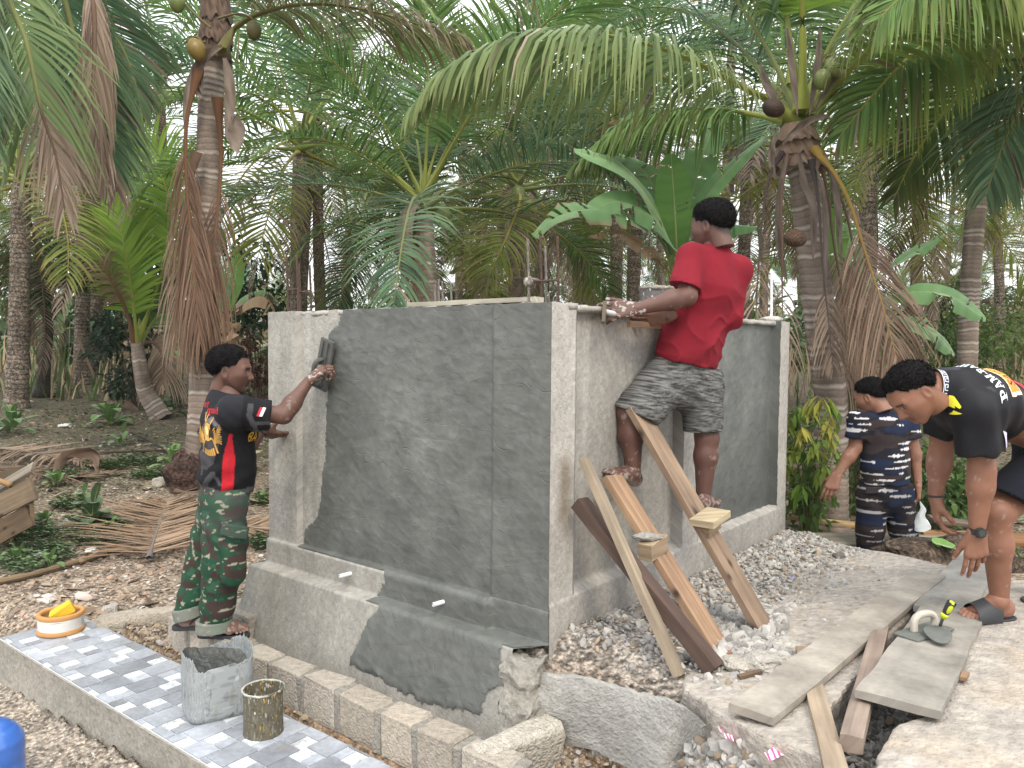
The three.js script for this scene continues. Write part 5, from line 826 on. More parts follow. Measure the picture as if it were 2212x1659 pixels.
      if (abs(s - 0.055 - 0.5 * max(0, -v - 0.01)) < 0.014 && v < 0.05) c = grey; if (abs(v + 0.045 - 0.15 * (s - 0.1)) < 0.009 && s > 0.06) c = grey;
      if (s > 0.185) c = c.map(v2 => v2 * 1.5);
    }
    return c.map(v => v * k);
  };
  const lo = at(430, 1100, D).add(V3(-0.1, -0.05, -0.4)), hi = at(610, 830, D).add(V3(0.15, 0.1, 0.4)); lo.z = min(lo.z, hi.z) - 0.05; hi.z = -D + 0.42; lo.z = -D - 0.45;
  const sg = nets(sh, lo, hi, 0.0062, shirtCol); const sgW = sg.clone(); const S = put(T, 'shirt', sg, clothM({ roughness: 0.85 }));
  // prints: lettering and winged emblem on the back, flag on the sleeve, gold lettering on the front
  const dl = (name, c, r, u, w, h, tex, o) => { const d = decal(S, name, sgW, c, r, u, w, h, tex, o); d.position.set(-T.position.x, -T.position.y, -T.position.z); return d; };
  const bk = rt.clone().multiplyScalar(0.86).addScaledVector(f, -0.5).normalize(); // outward on the back right
  const bkR = UP.clone().cross(bk).normalize();
  dl('printed_lettering', at(467, 882, D - .1), bkR, UP, 0.19, 0.105, canvasTex(512, 280, (c, w, h) => { c.clearRect(0, 0, w, h); c.fillStyle = '#c4202c'; c.font = 'bold 104px serif'; c.save(); c.translate(40, 118); c.rotate(0.12); c.scale(0.62, 1); c.fillText('urT', 0, 0); c.restore(); c.font = 'bold 118px serif'; c.save(); c.translate(150, 206); c.rotate(-0.05); c.scale(1.0, 1); c.fillText('quad', 0, 0); c.restore(); }), { depth: 0.22, minN: -0.1 });
  dl('printed_emblem', at(462, 937, D - .1), bkR, UP, 0.175, 0.245, canvasTex(512, 680, (c, w, h) => {
    c.clearRect(0, 0, w, h); c.lineCap = 'round'; const gold = (k) => `rgb(${176 + 50 * k},${134 + 50 * k},${58 + 60 * k})`; const r = rng(4);
    for (const s of [-1, 1]) for (let i = 0; i < 9; i++) { c.strokeStyle = gold(r() - 0.4); c.lineWidth = 22 - i; c.beginPath(); c.moveTo(256 + s * 90, 420 - i * 6 + 40); c.quadraticCurveTo(256 + s * (150 + 6 * i), 420 - i * 26, 256 + s * (205 + 5 * (i % 4)), 400 - i * 34 + 60); c.stroke(); c.strokeStyle = 'rgba(40,25,5,.8)'; c.lineWidth = 4; c.stroke(); }
    c.strokeStyle = gold(0); c.lineWidth = 22; for (const s of [-1, 1]) { c.beginPath(); c.moveTo(256 - s * 150, 590); c.lineTo(256 + s * 70, 120); c.stroke(); } // crossed arms
    c.fillStyle = gold(0.4); c.beginPath(); c.ellipse(240, 300, 74, 130, 0, 0, 7); c.fill(); c.fillStyle = '#3a2412'; c.beginPath(); c.ellipse(290, 330, 34, 80, 0.2, 0, 7); c.fill(); c.fillStyle = '#f1dc9c'; c.beginPath(); c.ellipse(228, 280, 30, 62, 0, 0, 7); c.fill(); c.fillStyle = '#e8c873'; c.beginPath(); c.arc(286, 392, 16, 0, 7); c.fill();
    c.strokeStyle = gold(0.2); c.lineWidth = 16; for (const s of [-1, 1]) for (let i = 0; i < 7; i++) { const y = 250 + i * 34, x = 256 + s * (96 + 10 * sin(i)); c.beginPath(); c.moveTo(x, y + 20); c.lineTo(x + s * 26, y - 14); c.stroke(); }
    c.fillStyle = gold(0.1); c.beginPath(); c.moveTo(170, 520); c.quadraticCurveTo(256, 580, 342, 520); c.lineTo(380, 620); c.quadraticCurveTo(256, 660, 150, 600); c.fill(); c.strokeStyle = 'rgba(50,30,8,.9)'; c.lineWidth = 6; for (let i = 0; i < 5; i++) { c.beginPath(); c.moveTo(180 + 36 * i, 540); c.lineTo(200 + 36 * i, 620); c.stroke(); }
    c.strokeStyle = gold(0.6); c.lineWidth = 14; for (const [a, b, d, e] of [[200, 150, 170, 30], [216, 140, 225, 60], [300, 170, 345, 90]]) { c.beginPath(); c.moveTo(a, b); c.lineTo(d, e); c.stroke(); }
  }));
  const slOut = rt.clone().addScaledVector(slN, -rt.dot(slN)).normalize(), slUp = slOut.clone().cross(slN).normalize();
  dl('flag_patch', shR.clone().lerp(elR, 0.50).addScaledVector(slOut, 0.07).addScaledVector(slUp, 0.012), slN, slUp, 0.045, 0.06, canvasTex(64, 80, (c, w, h) => { c.clearRect(0, 0, w, h); c.transform(1, 0, -0.35, 1, 18, 4); c.fillStyle = '#d8142c'; c.fillRect(6, 6, 19, 58); c.fillStyle = '#f2f2f2'; c.fillRect(25, 6, 21, 58); }), { depth: 0.08 });
  const fr = f.clone().multiplyScalar(0.72).addScaledVector(rt, 0.7).normalize(), frR = UP.clone().cross(fr).normalize();
  dl('printed_lettering', at(558, 942, D - .06), frR, UP, 0.11, 0.10, canvasTex(256, 230, (c, w, h) => { c.clearRect(0, 0, w, h); c.fillStyle = '#c79a2e'; c.font = 'bold 150px sans-serif'; c.save(); c.scale(0.8, 1.2); c.fillText('BA', 30, 150); c.restore(); }), { minN: -0.2 });
  // trousers
  const wA = [bone(hipC, at(487, 1060, D), 0.150, 0.147, f, 0.86), bone(hR, knR, 0.115, 0.105), bone(knR, at(465, 1348, D - .03), 0.105, 0.082), bone(hL, knL, 0.115, 0.10), bone(knL, at(408, 1322, D + .1), 0.098, 0.080), bone(at(508, 1155, D - .13), at(504, 1240, D - .14), 0.062, 0.064)];
  const legR = plane(at(463, 1356, D), V3(0.03, -1, 0).normalize()), legL = plane(at(410, 1330, D), V3(0.25, -1, 0).normalize()), wf = field(wA.slice(0, 3), 0.035), wl = field([wA[0], wA[3], wA[4]], 0.035), pk = field([wA[5]], 0.02);
  const tr = (x, y, z) => { let d = max(wf(x, y, z), legR(x, y, z)); d = min(d, max(wl(x, y, z), legL(x, y, z))); d = smin(d, smax(pk(x, y, z), -0.02 + wf(x, y, z) - 0.03, 0.01), 0.012); return max(d, y - hipC.y - 0.075) + 0.007 * fbm(x * 9, y * 6, z * 9, 3) + 0.005 * sin(y * 42 + 4 * fbm(x * 4, y * 4, z * 4, 2)) * sst(hipC.y - 0.25, hipC.y - 0.6, y) + 0.008 * exp(-pow((y - hipC.y + 0.2) / 0.1, 2)) * sin((x + y * 0.7) * 50); };
  const camo = (x, y, z) => { const a = fbm(x * 13 + z * 10, y * 18, 3.1, 4), b = fbm(x * 14 - z * 8, y * 18, 9.7, 4), c = fbm(x * 20 + z * 10, y * 34, 21, 3); let k = [0.016, 0.062, 0.035]; if (a > 0.04) k = [0.05, 0.032, 0.029]; else if (b > 0.14) k = [0.03, 0.09, 0.055]; if (c > 0.25) k = [0.30, 0.30, 0.22]; const w = 0.25 * sst(hipC.y - 0.3, hipC.y - 0.02, y); return mixc(k, [0.14, 0.14, 0.14], w * clamp(0.6 + 1.5 * fbm(x * 6, y * 6, z * 6, 2))); };
  const tl = at(360, 1370, D).add(V3(0, -0.05, 0)), th = at(560, 1040, D); const tg = nets(tr, V3(tl.x, tl.y, -D - 0.42), V3(th.x, th.y + 0.05, -D + 0.34), 0.0065, camo);
  put(T, 'trousers', tg, clothM());
  // turned-up cuffs, pocket flaps
  for (const [c, n, r, dz] of [[at(463, 1349, D - .03), V3(0.03, -1, 0), 0.082, 0], [at(411, 1319, D + .1), V3(0.25, -1, 0), 0.080, 0]]) { n.normalize(); const g = nets((x, y, z) => { const p = V3(x, y, z).sub(c), h = p.dot(n); p.addScaledVector(n, -h); const l = p.length(); return max(abs(l - r) - 0.008, abs(h) - 0.026) - 0.004 + 0.003 * fbm(x * 20, y * 20, z * 20, 2); }, c.clone().subScalar(0.11), c.clone().addScalar(0.11), 0.005, (x, y, z) => mixc(camo(x, y, z), [0.26, 0.28, 0.24], 0.65)); put(T, 'cuff', g, clothM()); }
  for (const [x0, y0, w, h, rx, dd] of [[505, 1148, 0.135, 0.062, 0.22, -0.225], [452, 1082, 0.10, 0.05, 0.05, -0.12]]) { const c = at(x0, y0, D + dd); const g = rough(new THREE.BoxGeometry(w, h, 0.012, 20, 10, 2), 0.004, 14, x0); { const p = g.attributes.position; for (let i = 0; i < p.count; i++) p.setZ(i, p.getZ(i) - 4.5 * pow(p.getX(i), 2)); g.computeVertexNormals(); } g.rotateZ(-rx).rotateY(0.15); g.translate(c.x, c.y, c.z); const col = [], p = g.attributes.position; for (let i = 0; i < p.count; i++) col.push(...mixc(camo(p.getX(i), p.getY(i), p.getZ(i)), [0.03, 0.05, 0.04], 0.35)); g.setAttribute('color', new THREE.Float32BufferAttribute(col, 3)); put(T, 'pocket_flap', g, std({ vertexColors: true, roughness: 0.9 })); }
  // black flip-flops
  const rub = std({ color: lin(0.03, 0.031, 0.034), roughness: 0.7, bumpMap: TEX.dryB, bumpScale: 0.001 });
  for (const [h, d, s] of [[g1, fd1, V3(0, 0, -1)], [g2, fd2, V3(0, 0, 1)]]) {
    const S2 = new THREE.Shape(); S2.moveTo(-0.01, 0); S2.bezierCurveTo(-0.01, 0.05, 0.05, 0.04, 0.09, 0.034); S2.bezierCurveTo(0.15, 0.04, 0.20, 0.055, 0.255, 0.03); S2.bezierCurveTo(0.275, 0.01, 0.265, -0.03, 0.23, -0.045); S2.bezierCurveTo(0.17, -0.055, 0.12, -0.035, 0.08, -0.034); S2.bezierCurveTo(0.03, -0.04, -0.01, -0.045, -0.01, 0);
    const g = new THREE.ExtrudeGeometry(S2, { depth: 0.018, bevelEnabled: true, bevelSize: 0.002, bevelThickness: 0.002, bevelSegments: 1, curveSegments: 10 }); g.rotateX(-PI / 2);
    g.applyMatrix4(new THREE.Matrix4().makeBasis(d, UP, d.clone().cross(UP)).setPosition(h.clone().add(V3(-0.01, -0.0155, 0)))); put(T, 'flip_flop', g, rub);
    const p = (a, b, c) => h.clone().addScaledVector(d, a).addScaledVector(s, b).add(V3(0, c, 0)); const toe = p(0.185, 0.016, 0.022);
    put(T, 'sandal_strap', merge([tube([toe, p(0.165, 0.03, 0.052), p(0.12, 0.046, 0.058), p(0.09, 0.050, 0.02)], 0.006, 6, 14, 0.7), tube([toe, p(0.165, -0.005, 0.055), p(0.12, -0.04, 0.052), p(0.085, -0.048, 0.02)], 0.006, 6, 14, 0.7)]), rub);
  }
  const wb = new THREE.TorusGeometry(0.031, 0.006, 6, 20); wb.applyQuaternion(new THREE.Quaternion().setFromUnitVectors(V3(0, 0, 1), wrL.clone().sub(elL).normalize())).translate(wrL.x, wrL.y, wrL.z); put(T, 'wrist_band', wb, rub);
  // the float in his hand: a plate against the wall and a handle bar
  const c = at(700, 788, 4.12), [u0] = toSU(c.x, c.z).slice(1); const c3 = tk(-0.012, toSU(c.x, c.z)[1], c.y);
  const P0 = onS(712, 733, -0.005), P1 = onS(692, 840, -0.005), top = tk(-0.012, P0[0], P0[1]), bot = tk(-0.012, P1[0], P1[1]); const FT = thing('plastering_float', 'cement-caked plastering float pressed to the wall in the hand of the man in black', 'plastering float', top.clone().lerp(bot, .5));
  const ax = bot.clone().sub(top).normalize(), nrm = SV.clone().multiplyScalar(-1), sd = nrm.clone().cross(ax).normalize(), Lf = top.distanceTo(bot); const bs = new THREE.Matrix4().makeBasis(sd, nrm, sd.clone().cross(nrm));
  const cake = std({ map: wetMap, color: lin(0.75, 0.75, 0.74), bumpMap: trowel, bumpScale: 0.006, roughness: 0.7 });
  const pl = rough(new RoundedBoxGeometry(0.115, 0.018, Lf, 4, 0.006), 0.006, 22, 5); pl.applyMatrix4(bs); mesh('plate', boxUV(pl), cake, FT);
  const ribs = merge([-0.022, 0.022].map(k => rough(new THREE.BoxGeometry(0.006, 0.012, Lf * 0.9, 2, 2, 12).translate(k, 0.013, 0), 0.004, 40, 9))); ribs.applyMatrix4(bs); mesh('rib', boxUV(ribs), cake, FT);
  const hd = tube([V3(0, 0.008, -0.075), V3(0, 0.05, -0.06), V3(0, 0.056, 0), V3(0, 0.05, 0.06), V3(0, 0.008, 0.075)], 0.013, 10, 24); hd.applyMatrix4(bs); const hh = mesh('handle', hd, cake, FT); hh.position.copy(at(697, 806, 4.1).sub(at(702, 788, 4.1)));
}
// ---------------------------------------------------------------- the man in the red shirt on the leaning planks
{
  const skin = [0.10, 0.045, 0.033]; const D = 4.05;
  const T = person('man in red shirt and grey shorts standing barefoot on leaning planks at the wall top', at(1500, 1100, D));
  const f = V3(-0.62, 0, -0.78).normalize(), rt = f.clone().cross(UP); // rt: his right
  const hip = at(1476, 812, D), waist = at(1482, 760, D), chest = at(1524, 610, D - .02), neck = at(1543, 538, D - .02), headC = at(1536, 490, D - .03);
  const shL = at(1494, 556, D - .10), shR = at(1590, 585, D + .03);
  const elL = at(1484, 640, D - .22), wrL = at(1372, 668, D - .35), elR = at(1530, 690, D - .05).addScaledVector(f, 0.16), wrR = at(1440, 684, D - .14);
  const hL = at(1436, 826, D - .04), hR = at(1516, 826, D + .02), knL = at(1360, 893, D - .22), anL = at(1368, 1020, D - .24), knR = at(1527, 945, D - .02), anR = at(1519, 1078, D - .05);
  const body = [bone(hip, waist, 0.125, 0.115, f, 0.75), bone(waist, chest, 0.12, 0.145, f, 0.72), bone(chest, neck, 0.14, 0.06, f, 0.8), bone(neck.clone().add(V3(0, -0.05, 0)), headC.clone().add(V3(0, -0.06, 0)), 0.064, 0.06), bone(shL, shR, 0.055, 0.055),
    bone(shL, elL, 0.055, 0.048), bone(elL, elL.clone().lerp(wrL, 0.3), 0.043, 0.047), bone(elL.clone().lerp(wrL, 0.3), wrL, 0.047, 0.029), bone(shR, elR, 0.052, 0.044), bone(elR, wrR, 0.042, 0.028),
    bone(hL, knL, 0.09, 0.062), bone(knL, knL.clone().lerp(anL, 0.35), 0.058, 0.060), bone(knL.clone().lerp(anL, 0.35), anL, 0.060, 0.036), bone(hR, knR, 0.09, 0.060), bone(knR, knR.clone().lerp(anR, 0.3), 0.055, 0.059), bone(knR.clone().lerp(anR, 0.3), anR, 0.059, 0.036),
    bone(hR.clone().add(V3(0, -0.02, 0)).addScaledVector(f, -0.05), hL.clone().addScaledVector(f, -0.05), 0.05, 0.05)];
  const parts = [nets(field(body, 0.03), ...bounds(body, 0.02), 0.010, skinCol(skin))];
  const hf = V3(-0.72, -0.22, -0.66).normalize(), hu = V3(-0.06, 1, -0.05).addScaledVector(hf, 0.2).normalize(); hu.addScaledVector(hf, -hu.dot(hf)).normalize(); const H = headField(headC, hf, hu, 0.98);
  const [hs, hair] = headMeshes(H, skin, { top: 0.020, curl: 0.010, curlF: 75, fade: 0.02, lift: 0.002 }); parts.push(hs);
  // left hand closes on the wooden float at the wall top, right hand flat below the board
  parts.push(handGeo(wrL, V3(-0.93, -0.06, 0.12), V3(-0.1, -0.35, -0.9), V3(-0.1, 0.9, -0.3), [[0.25, 0.55, 0.4], [0.35, 0.7, 0.5], [0.35, 0.7, 0.5], [0.4, 0.6, 0.5]], { skin, s: 1.06, spread: 0.14, thumb: [0.75, 0.5, 0.25], thumbCurl: 0.1, dust: true }));
  parts.push(handGeo(wrR, V3(-0.95, -0.12, 0.0), V3(0, 0.5, -0.8), V3(-0.2, 0.6, 0.5), [[0.1, 0.15, 0.1], [0.1, 0.15, 0.1], [0.12, 0.15, 0.1], [0.15, 0.2, 0.1]], { skin: [0.17, 0.085, 0.06], s: 0.98, spread: 0.03, thumb: [0.7, 0.5, 0.2] }));
  const heelL = at(1374, 1052, D - .20), toeL = at(1309, 1022, D - .36), heelR = at(1511, 1106, D - .12), toeR = at(1548, 1090, D + .08);
  const dL = toeL.clone().sub(heelL).normalize(), dR = V3(toeR.x - heelR.x, 0.012, toeR.z - heelR.z).normalize(); const uL = UP.clone().addScaledVector(dL, -dL.y).normalize();
  parts.push(footGeo(heelL, dL, uL, dL.clone().cross(uL).normalize(), anL, skin, { dust: true, L: 0.24 }), footGeo(heelR, dR, UP, dR.clone().cross(UP).multiplyScalar(-1).normalize(), anR, skin, { dust: true, L: 0.235 }));
  put(T, 'body', merge(parts), skinM); put(T, 'hair', hair, hairM);
  // shirt
  const hemP = at(1480, 786, D), hemN = V3(-0.19, -1, 0).normalize(), hem = plane(hemP, hemN), neckC = plane(at(1541, 533, D), V3(0.16, 1, -0.12).normalize());
  const tb = [bone(at(1478, 815, D), at(1492, 740, D), 0.178, 0.172, f, 0.80), bone(at(1492, 740, D), at(1530, 620, D - .02), 0.170, 0.168, f, 0.80), bone(at(1530, 620, D - .02), at(1542, 560, D - .02), 0.165, 0.09, f, 0.85), bone(shL, shR, 0.066, 0.07), bone(at(1536, 560, D), at(1543, 532, D), 0.085, 0.064), bone(shR, at(1584, 690, D), 0.06, 0.05)];
  const sN = elL.clone().sub(shL).normalize(), slC = plane(shL.clone().lerp(elL, 0.80), V3(-0.28, -1, 0.1).normalize()), slA = field([bone(shL, shL.clone().addScaledVector(sN, 0.3).add(V3(-0.03, 0, 0)), 0.076, 0.090)], 0.01);
  const sNR = elR.clone().sub(shR).normalize(), slR = field([bone(shR, shR.clone().lerp(elR, 0.75), 0.078, 0.085)], 0.01), slRC = plane(shR.clone().lerp(elR, 0.7), sNR);
  const tf = field(tb, 0.06); const ax = chest.clone().sub(hip).normalize();
  const fold = (x, y, z) => { const e = V3(x, y, z).sub(hip), a = e.dot(rt), h = e.dot(ax); const diag = h * 0.85 - a * 0.75; return 0.006 * fbm(x * 8, y * 5, z * 8, 3) + 0.015 * sst(0.56, 0.25, h) * pow(1 - abs(sin(diag * 19 + 2.2 * fbm(x * 4, y * 4, z * 4, 2))), 2.2) * clamp(0.45 + 1.4 * ns(a * 5, h * 3, 2)) + 0.008 * pow(1 - abs(ns(a * 9 + h * 4, h * 7 - a * 3, 6)), 9) * sst(0.6, 0.3, h) + 0.009 * exp(-pow((h - 0.06) / 0.08, 2)) * sin((h * 0.9 + a * 0.3) * 75 + 2 * ns(x * 7, y * 7, z * 7)) * clamp(a * 5); };
  const sh = (x, y, z) => { let d = smax(max(tf(x, y, z), hem(x, y, z) - 0.005 * ns(x * 10, z * 10)), neckC(x, y, z), 0.006); d = smin(d, max(slA(x, y, z), slC(x, y, z)), 0.045); d = smin(d, max(slR(x, y, z), slRC(x, y, z)), 0.05); return d - fold(x, y, z) + 0.004; };
  const a0 = at(1380, 830, D), a1 = at(1630, 505, D); const sg = nets(sh, V3(a0.x - 0.05, a0.y, -D - 0.45), V3(a1.x + 0.05, a1.y, -D + 0.42), 0.0062, (x, y, z) => { const k = 0.92 + 0.2 * fbm(x * 12, y * 12, z * 12, 3) + 0.28 * fbm(x * 3.5, y * 3.5, z * 3.5 + 3, 3), hb = abs(hem(x, y, z) + 0.022) < 0.0022 || abs(slC(x, y, z) + 0.020) < 0.002 && slA(x, y, z) < 0.02 ? 0.7 : 1; const spot = ns(x * 45, y * 45, z * 45) > 0.78 ? 1.5 : 1; return [0.21 * k * hb, 0.0112 * k * hb * spot, 0.023 * k * hb * spot]; });
  put(T, 'shirt', sg, clothM({ sheen: 0.2 }));
  put(T, 'collar', tube([...Array(13)].map((_, i) => { const a = i / 12 * 2 * PI; return at(1541, 533, D - .01).add(V3(cos(a) * 0.064, -0.004 - 0.010 * cos(a), sin(a) * 0.062)); }), 0.006, 6, 40), std({ color: lin(0.36, 0.02, 0.03), roughness: 0.9 }));
  // shorts
  const wst = plane(at(1478, 770, D), V3(0.12, 1, 0).normalize()), cutL = plane(at(1372, 897, D - .2), V3(-0.44, -0.9, 0.1).normalize()), cutR = plane(at(1515, 931, D), V3(0.05, -1, 0).normalize());
  const hb = [bone(at(1480, 770, D), at(1478, 820, D), 0.150, 0.165, f, 0.84)], lL = field([bone(hL, at(1374, 893, D - .2), 0.130, 0.118)], 0.02), lR = field([bone(hR, at(1518, 950, D - .01), 0.118, 0.098)], 0.02), hbF = field(hb, 0.03);
  const so = (x, y, z) => { const h = max(hbF(x, y, z), y - hip.y - 0.13); let d = smin(h, max(lL(x, y, z), cutL(x, y, z)), 0.05); d = smin(d, max(lR(x, y, z), cutR(x, y, z)), 0.035); d = max(d, wst(x, y, z)); return d + 0.006 * fbm(x * 8, y * 6, z * 8, 3) + 0.005 * sin((x * 0.8 + y) * 45 + 3 * ns(x * 6, y * 6, z * 6)) * exp(-pow((y - hip.y + 0.12) / 0.1, 2)); };
  const b0 = at(1310, 950, D), b1 = at(1580, 750, D); const streak = (x, y, z) => { const u = x * 0.85 - z * 0.4; const q = fbm(u * 14, (y + u * 0.16) * 110, 2, 3) + 0.4 * fbm(u * 30, (y + u * 0.16) * 160, 7, 2); const k = clamp(0.45 + 1.5 * q); const c = mixc([0.026, 0.027, 0.029], [0.20, 0.20, 0.19], k); return y < -9 ? c : c; };
  const og = nets(so, V3(b0.x - .03, b0.y, -D - 0.3), V3(b1.x + .03, b1.y, -D + 0.42), 0.0062, streak); put(T, 'shorts', og, clothM());
  // the wooden float at the wall's edge and the straight board under his right hand
  const FT = thing('wooden_float', 'small wooden float held edge on against the wall top by the man in red', 'plastering float', at(1305, 674, D - .46));
  const o = FT.position, wood = woodMat('#8d8377'); const pl = new RoundedBoxGeometry(0.018, 0.095, 0.15, 2, 0.004); const blade = mesh('plate', boxUV(rough(pl, 0.003, 30, 2)), wood, FT); blade.rotation.set(0, -0.12, -0.05);
  const hd = tube([V3(0.005, 0.0, -0.05), V3(0.035, -0.006, -0.04), V3(0.04, -0.008, 0.04), V3(0.005, 0, 0.05)], 0.012, 8, 16); mesh('handle', hd, std({ color: lin(0.45, 0.46, 0.45), roughness: 0.7 }), FT).rotation.y = -0.12;
  const p = tk(0.62, -0.014, 1.775), q = tk(1.52, -0.014, 1.765); tag(mesh('straight_board', boardGeo(p, q, 0.03, 0.018, V3(SV.z, 0, -SV.x).applyAxisAngle(UP, 0), 0, 3), woodMat('#c4a58a')), 'narrow straight board held flat on the wall by the man in red', 'board');
}
// ---------------------------------------------------------------- the man in navy camouflage, from behind
const navyCamo = (o = 0) => (x, y, z) => { const u = x * 0.9 - z * 0.45 + o, b = fbm(u * 4, y * 13, 5 + o, 3); let k = b > 0.10 ? [0.036, 0.027, 0.029] : b < -0.10 ? [0.013, 0.021, 0.052] : [0.014, 0.014, 0.022]; const row = floor(y * 25 + 0.6 * ns(u * 2, y * 3, o)), s = ns(u * 7.5 + row * 3.7, row * 1.9, o + 2), e = abs((y * 25 + 0.6 * ns(u * 2, y * 3, o)) - row - 0.5) + 0.22 * ns(u * 60, row * 2, 3); if (s > 0.05 && e < 0.06 + 0.45 * (s - 0.05)) k = [0.62, 0.62, 0.63]; return k; };
{
  const D = 5.4, skin = [0.23, 0.11, 0.07]; const T = person('man in navy striped camouflage seen from behind with his left arm held out', at(1915, 1200, D));
  const f = V3(-0.30, 0, -0.95).normalize(), rt = f.clone().cross(UP);
  const hip = at(1912, 1050, D), chest = at(1908, 930, D), neck = at(1896, 880, D), headC = at(1880, 858, D - .02);
  const shL = at(1854, 908, D - .05), shR = at(1960, 915, D + .03), elL = at(1847, 968, D - .03), wrL = at(1807, 1027, D - .05), elR = at(1976, 982, D + .02), wrR = at(1983, 1050, D - .02);
  const hL = at(1884, 1062, D), hR = at(1940, 1062, D), knL = at(1880, 1140, D), anL = at(1876, 1240, D + .05), knR = at(1949, 1140, D), anR = at(1970, 1250, D);
  const body = [bone(hip, chest, 0.13, 0.14, f, 0.75), bone(chest, neck, 0.13, 0.06, f, 0.8), bone(neck.clone().add(V3(0, -0.04, 0)), headC.clone().add(V3(0.02, -0.05, 0)), 0.062, 0.056), bone(shL, shR, 0.05, 0.05), bone(shL, elL, 0.05, 0.042), bone(elL, elL.clone().lerp(wrL, .3), 0.040, 0.042), bone(elL.clone().lerp(wrL, .3), wrL, 0.042, 0.027), bone(shR, elR, 0.05, 0.042), bone(elR, wrR, 0.041, 0.027), bone(hL, knL, 0.08, 0.06), bone(knL, anL, 0.06, 0.04), bone(hR, knR, 0.08, 0.06), bone(knR, anR, 0.06, 0.04)];
  const parts = [nets(field(body, 0.03), ...bounds(body, 0.02), 0.011, skinCol(skin))];
  const hf = V3(-0.62, -0.42, -0.66).normalize(), hu = V3(-0.08, 1, -0.1); hu.addScaledVector(hf, -hu.dot(hf)).normalize();
  const [hs, hair] = headMeshes(headField(headC, hf, hu, 0.98), skin, { top: 0.016, curl: 0.006, curlF: 80, fade: 0.055, stubble: 0.05 }); parts.push(hs);
  parts.push(handGeo(wrL, V3(-0.42, -0.9, 0.1), V3(0.5, -0.2, -0.8), V3(-0.6, 0.2, -0.4), [[0.15, 0.3, 0.2], [0.2, 0.35, 0.25], [0.25, 0.4, 0.25], [0.3, 0.4, 0.3]], { skin, spread: 0.05, s: 1.05 }), handGeo(wrR, V3(0.05, -1, 0), V3(-0.8, 0, -0.4), V3(-0.1, 0, -1), [[0.4, 0.8, 0.6], [0.5, 0.9, 0.6], [0.5, 0.9, 0.6], [0.5, 0.8, 0.6]], { skin, spread: 0.02 }));
  put(T, 'body', merge(parts), skinM); put(T, 'hair', hair, hairM);
  const tb = [bone(at(1914, 1060, D), at(1912, 1000, D), 0.172, 0.166, f, 0.76), bone(at(1912, 1000, D), at(1908, 925, D), 0.166, 0.165, f, 0.76), bone(at(1908, 925, D), at(1900, 898, D), 0.15, 0.10, f, 0.8), bone(shL, shR, 0.064, 0.066), bone(at(1901, 892, D), at(1897, 878, D), 0.08, 0.066)], tf = field(tb, 0.05), hem = plane(at(1912, 1043, D), V3(0, -1, 0)), nc = plane(at(1898, 877, D), V3(-0.15, 1, -0.3).normalize());
  const mk = (a, b, e) => { const n = b.clone().sub(a).normalize(), fl = field([bone(a, a.clone().lerp(b, 0.95), 0.07, 0.076)], 0.01), c = plane(a.clone().lerp(b, e), n); return (x, y, z) => max(fl(x, y, z), c(x, y, z)); }; const sl = mk(shL, elL, 0.62), sr = mk(shR, elR, 0.5);
  const fold = (x, y, z) => 0.006 * fbm(x * 8, y * 6, z * 8, 3) + 0.006 * sin((x * 0.9 + y * 0.9) * 45 + 3 * ns(x * 4, y * 4, z * 4)) * clamp(0.2 + ns(x * 5, y * 5, 7));
  const a0 = at(1815, 1055, D), a1 = at(2000, 860, D), cs = navyCamo(0); put(T, 'shirt', nets((x, y, z) => smin(smin(smax(max(tf(x, y, z), hem(x, y, z)), nc(x, y, z), 0.006), sl(x, y, z), 0.04), sr(x, y, z), 0.04) + fold(x, y, z), V3(a0.x - .03, a0.y - .03, -D - .28), V3(a1.x + .03, a1.y, -D + .26), 0.0065, cs), clothM());
  const w0 = [bone(hip, at(1912, 1070, D), 0.150, 0.150, f, 0.82)], lL = field([...w0, bone(hL, knL, 0.105, 0.092), bone(knL, anL, 0.092, 0.088)], 0.03), lR = field([...w0, bone(hR, knR, 0.105, 0.09), bone(knR, anR, 0.09, 0.088)], 0.03);
  const ct = navyCamo(4.3), dim = (x, y, z) => ct(x, y, z).map(v => v > 0.5 ? 0.36 : v * 0.75); const b0 = at(1840, 1255, D), b1 = at(2010, 1020, D);
  put(T, 'trousers', nets((x, y, z) => max(min(lL(x, y, z), lR(x, y, z)), y - hip.y - 0.055) + fold(x, y, z) + 0.006 * sin(y * 50 + 3 * ns(x * 5, y * 5, z * 5)) * sst(hip.y - 0.35, hip.y - 0.6, y), V3(b0.x - .05, b0.y, -D - .25), V3(b1.x + .03, b1.y, -D + .24), 0.0068, dim), clothM());
  for (const [x, y, w] of [[1889, 1059, 0.12], [1943, 1060, 0.10]]) { const c = at(x, y, D - .108); const g = rough(new RoundedBoxGeometry(w, 0.045, 0.012, 3, 0.005), 0.004, 14, x).translate(c.x, c.y, c.z), p = g.attributes.position, col = []; for (let i = 0; i < p.count; i++) col.push(...dim(p.getX(i), p.getY(i), p.getZ(i))); g.setAttribute('color', new THREE.Float32BufferAttribute(col, 3)); put(T, 'pocket_flap', g, std({ vertexColors: true, roughness: 0.9 })); }
  // thin plastic bag in his right hand
  const bg = rough(new THREE.ConeGeometry(0.07, 0.19, 22, 14, true), 0.03, 14, 6, 3); const bp = at(1989, 1113, D - .06); bg.translate(bp.x, bp.y, bp.z);
  tag(mesh('plastic_bag', bg, phys({ color: lin(0.75, 0.80, 0.80), side: THREE.DoubleSide, roughness: 0.75, transmission: 0.55, thickness: 0 })), 'small clear plastic bag hanging from the hand of the man in navy camouflage', 'plastic bag');
}
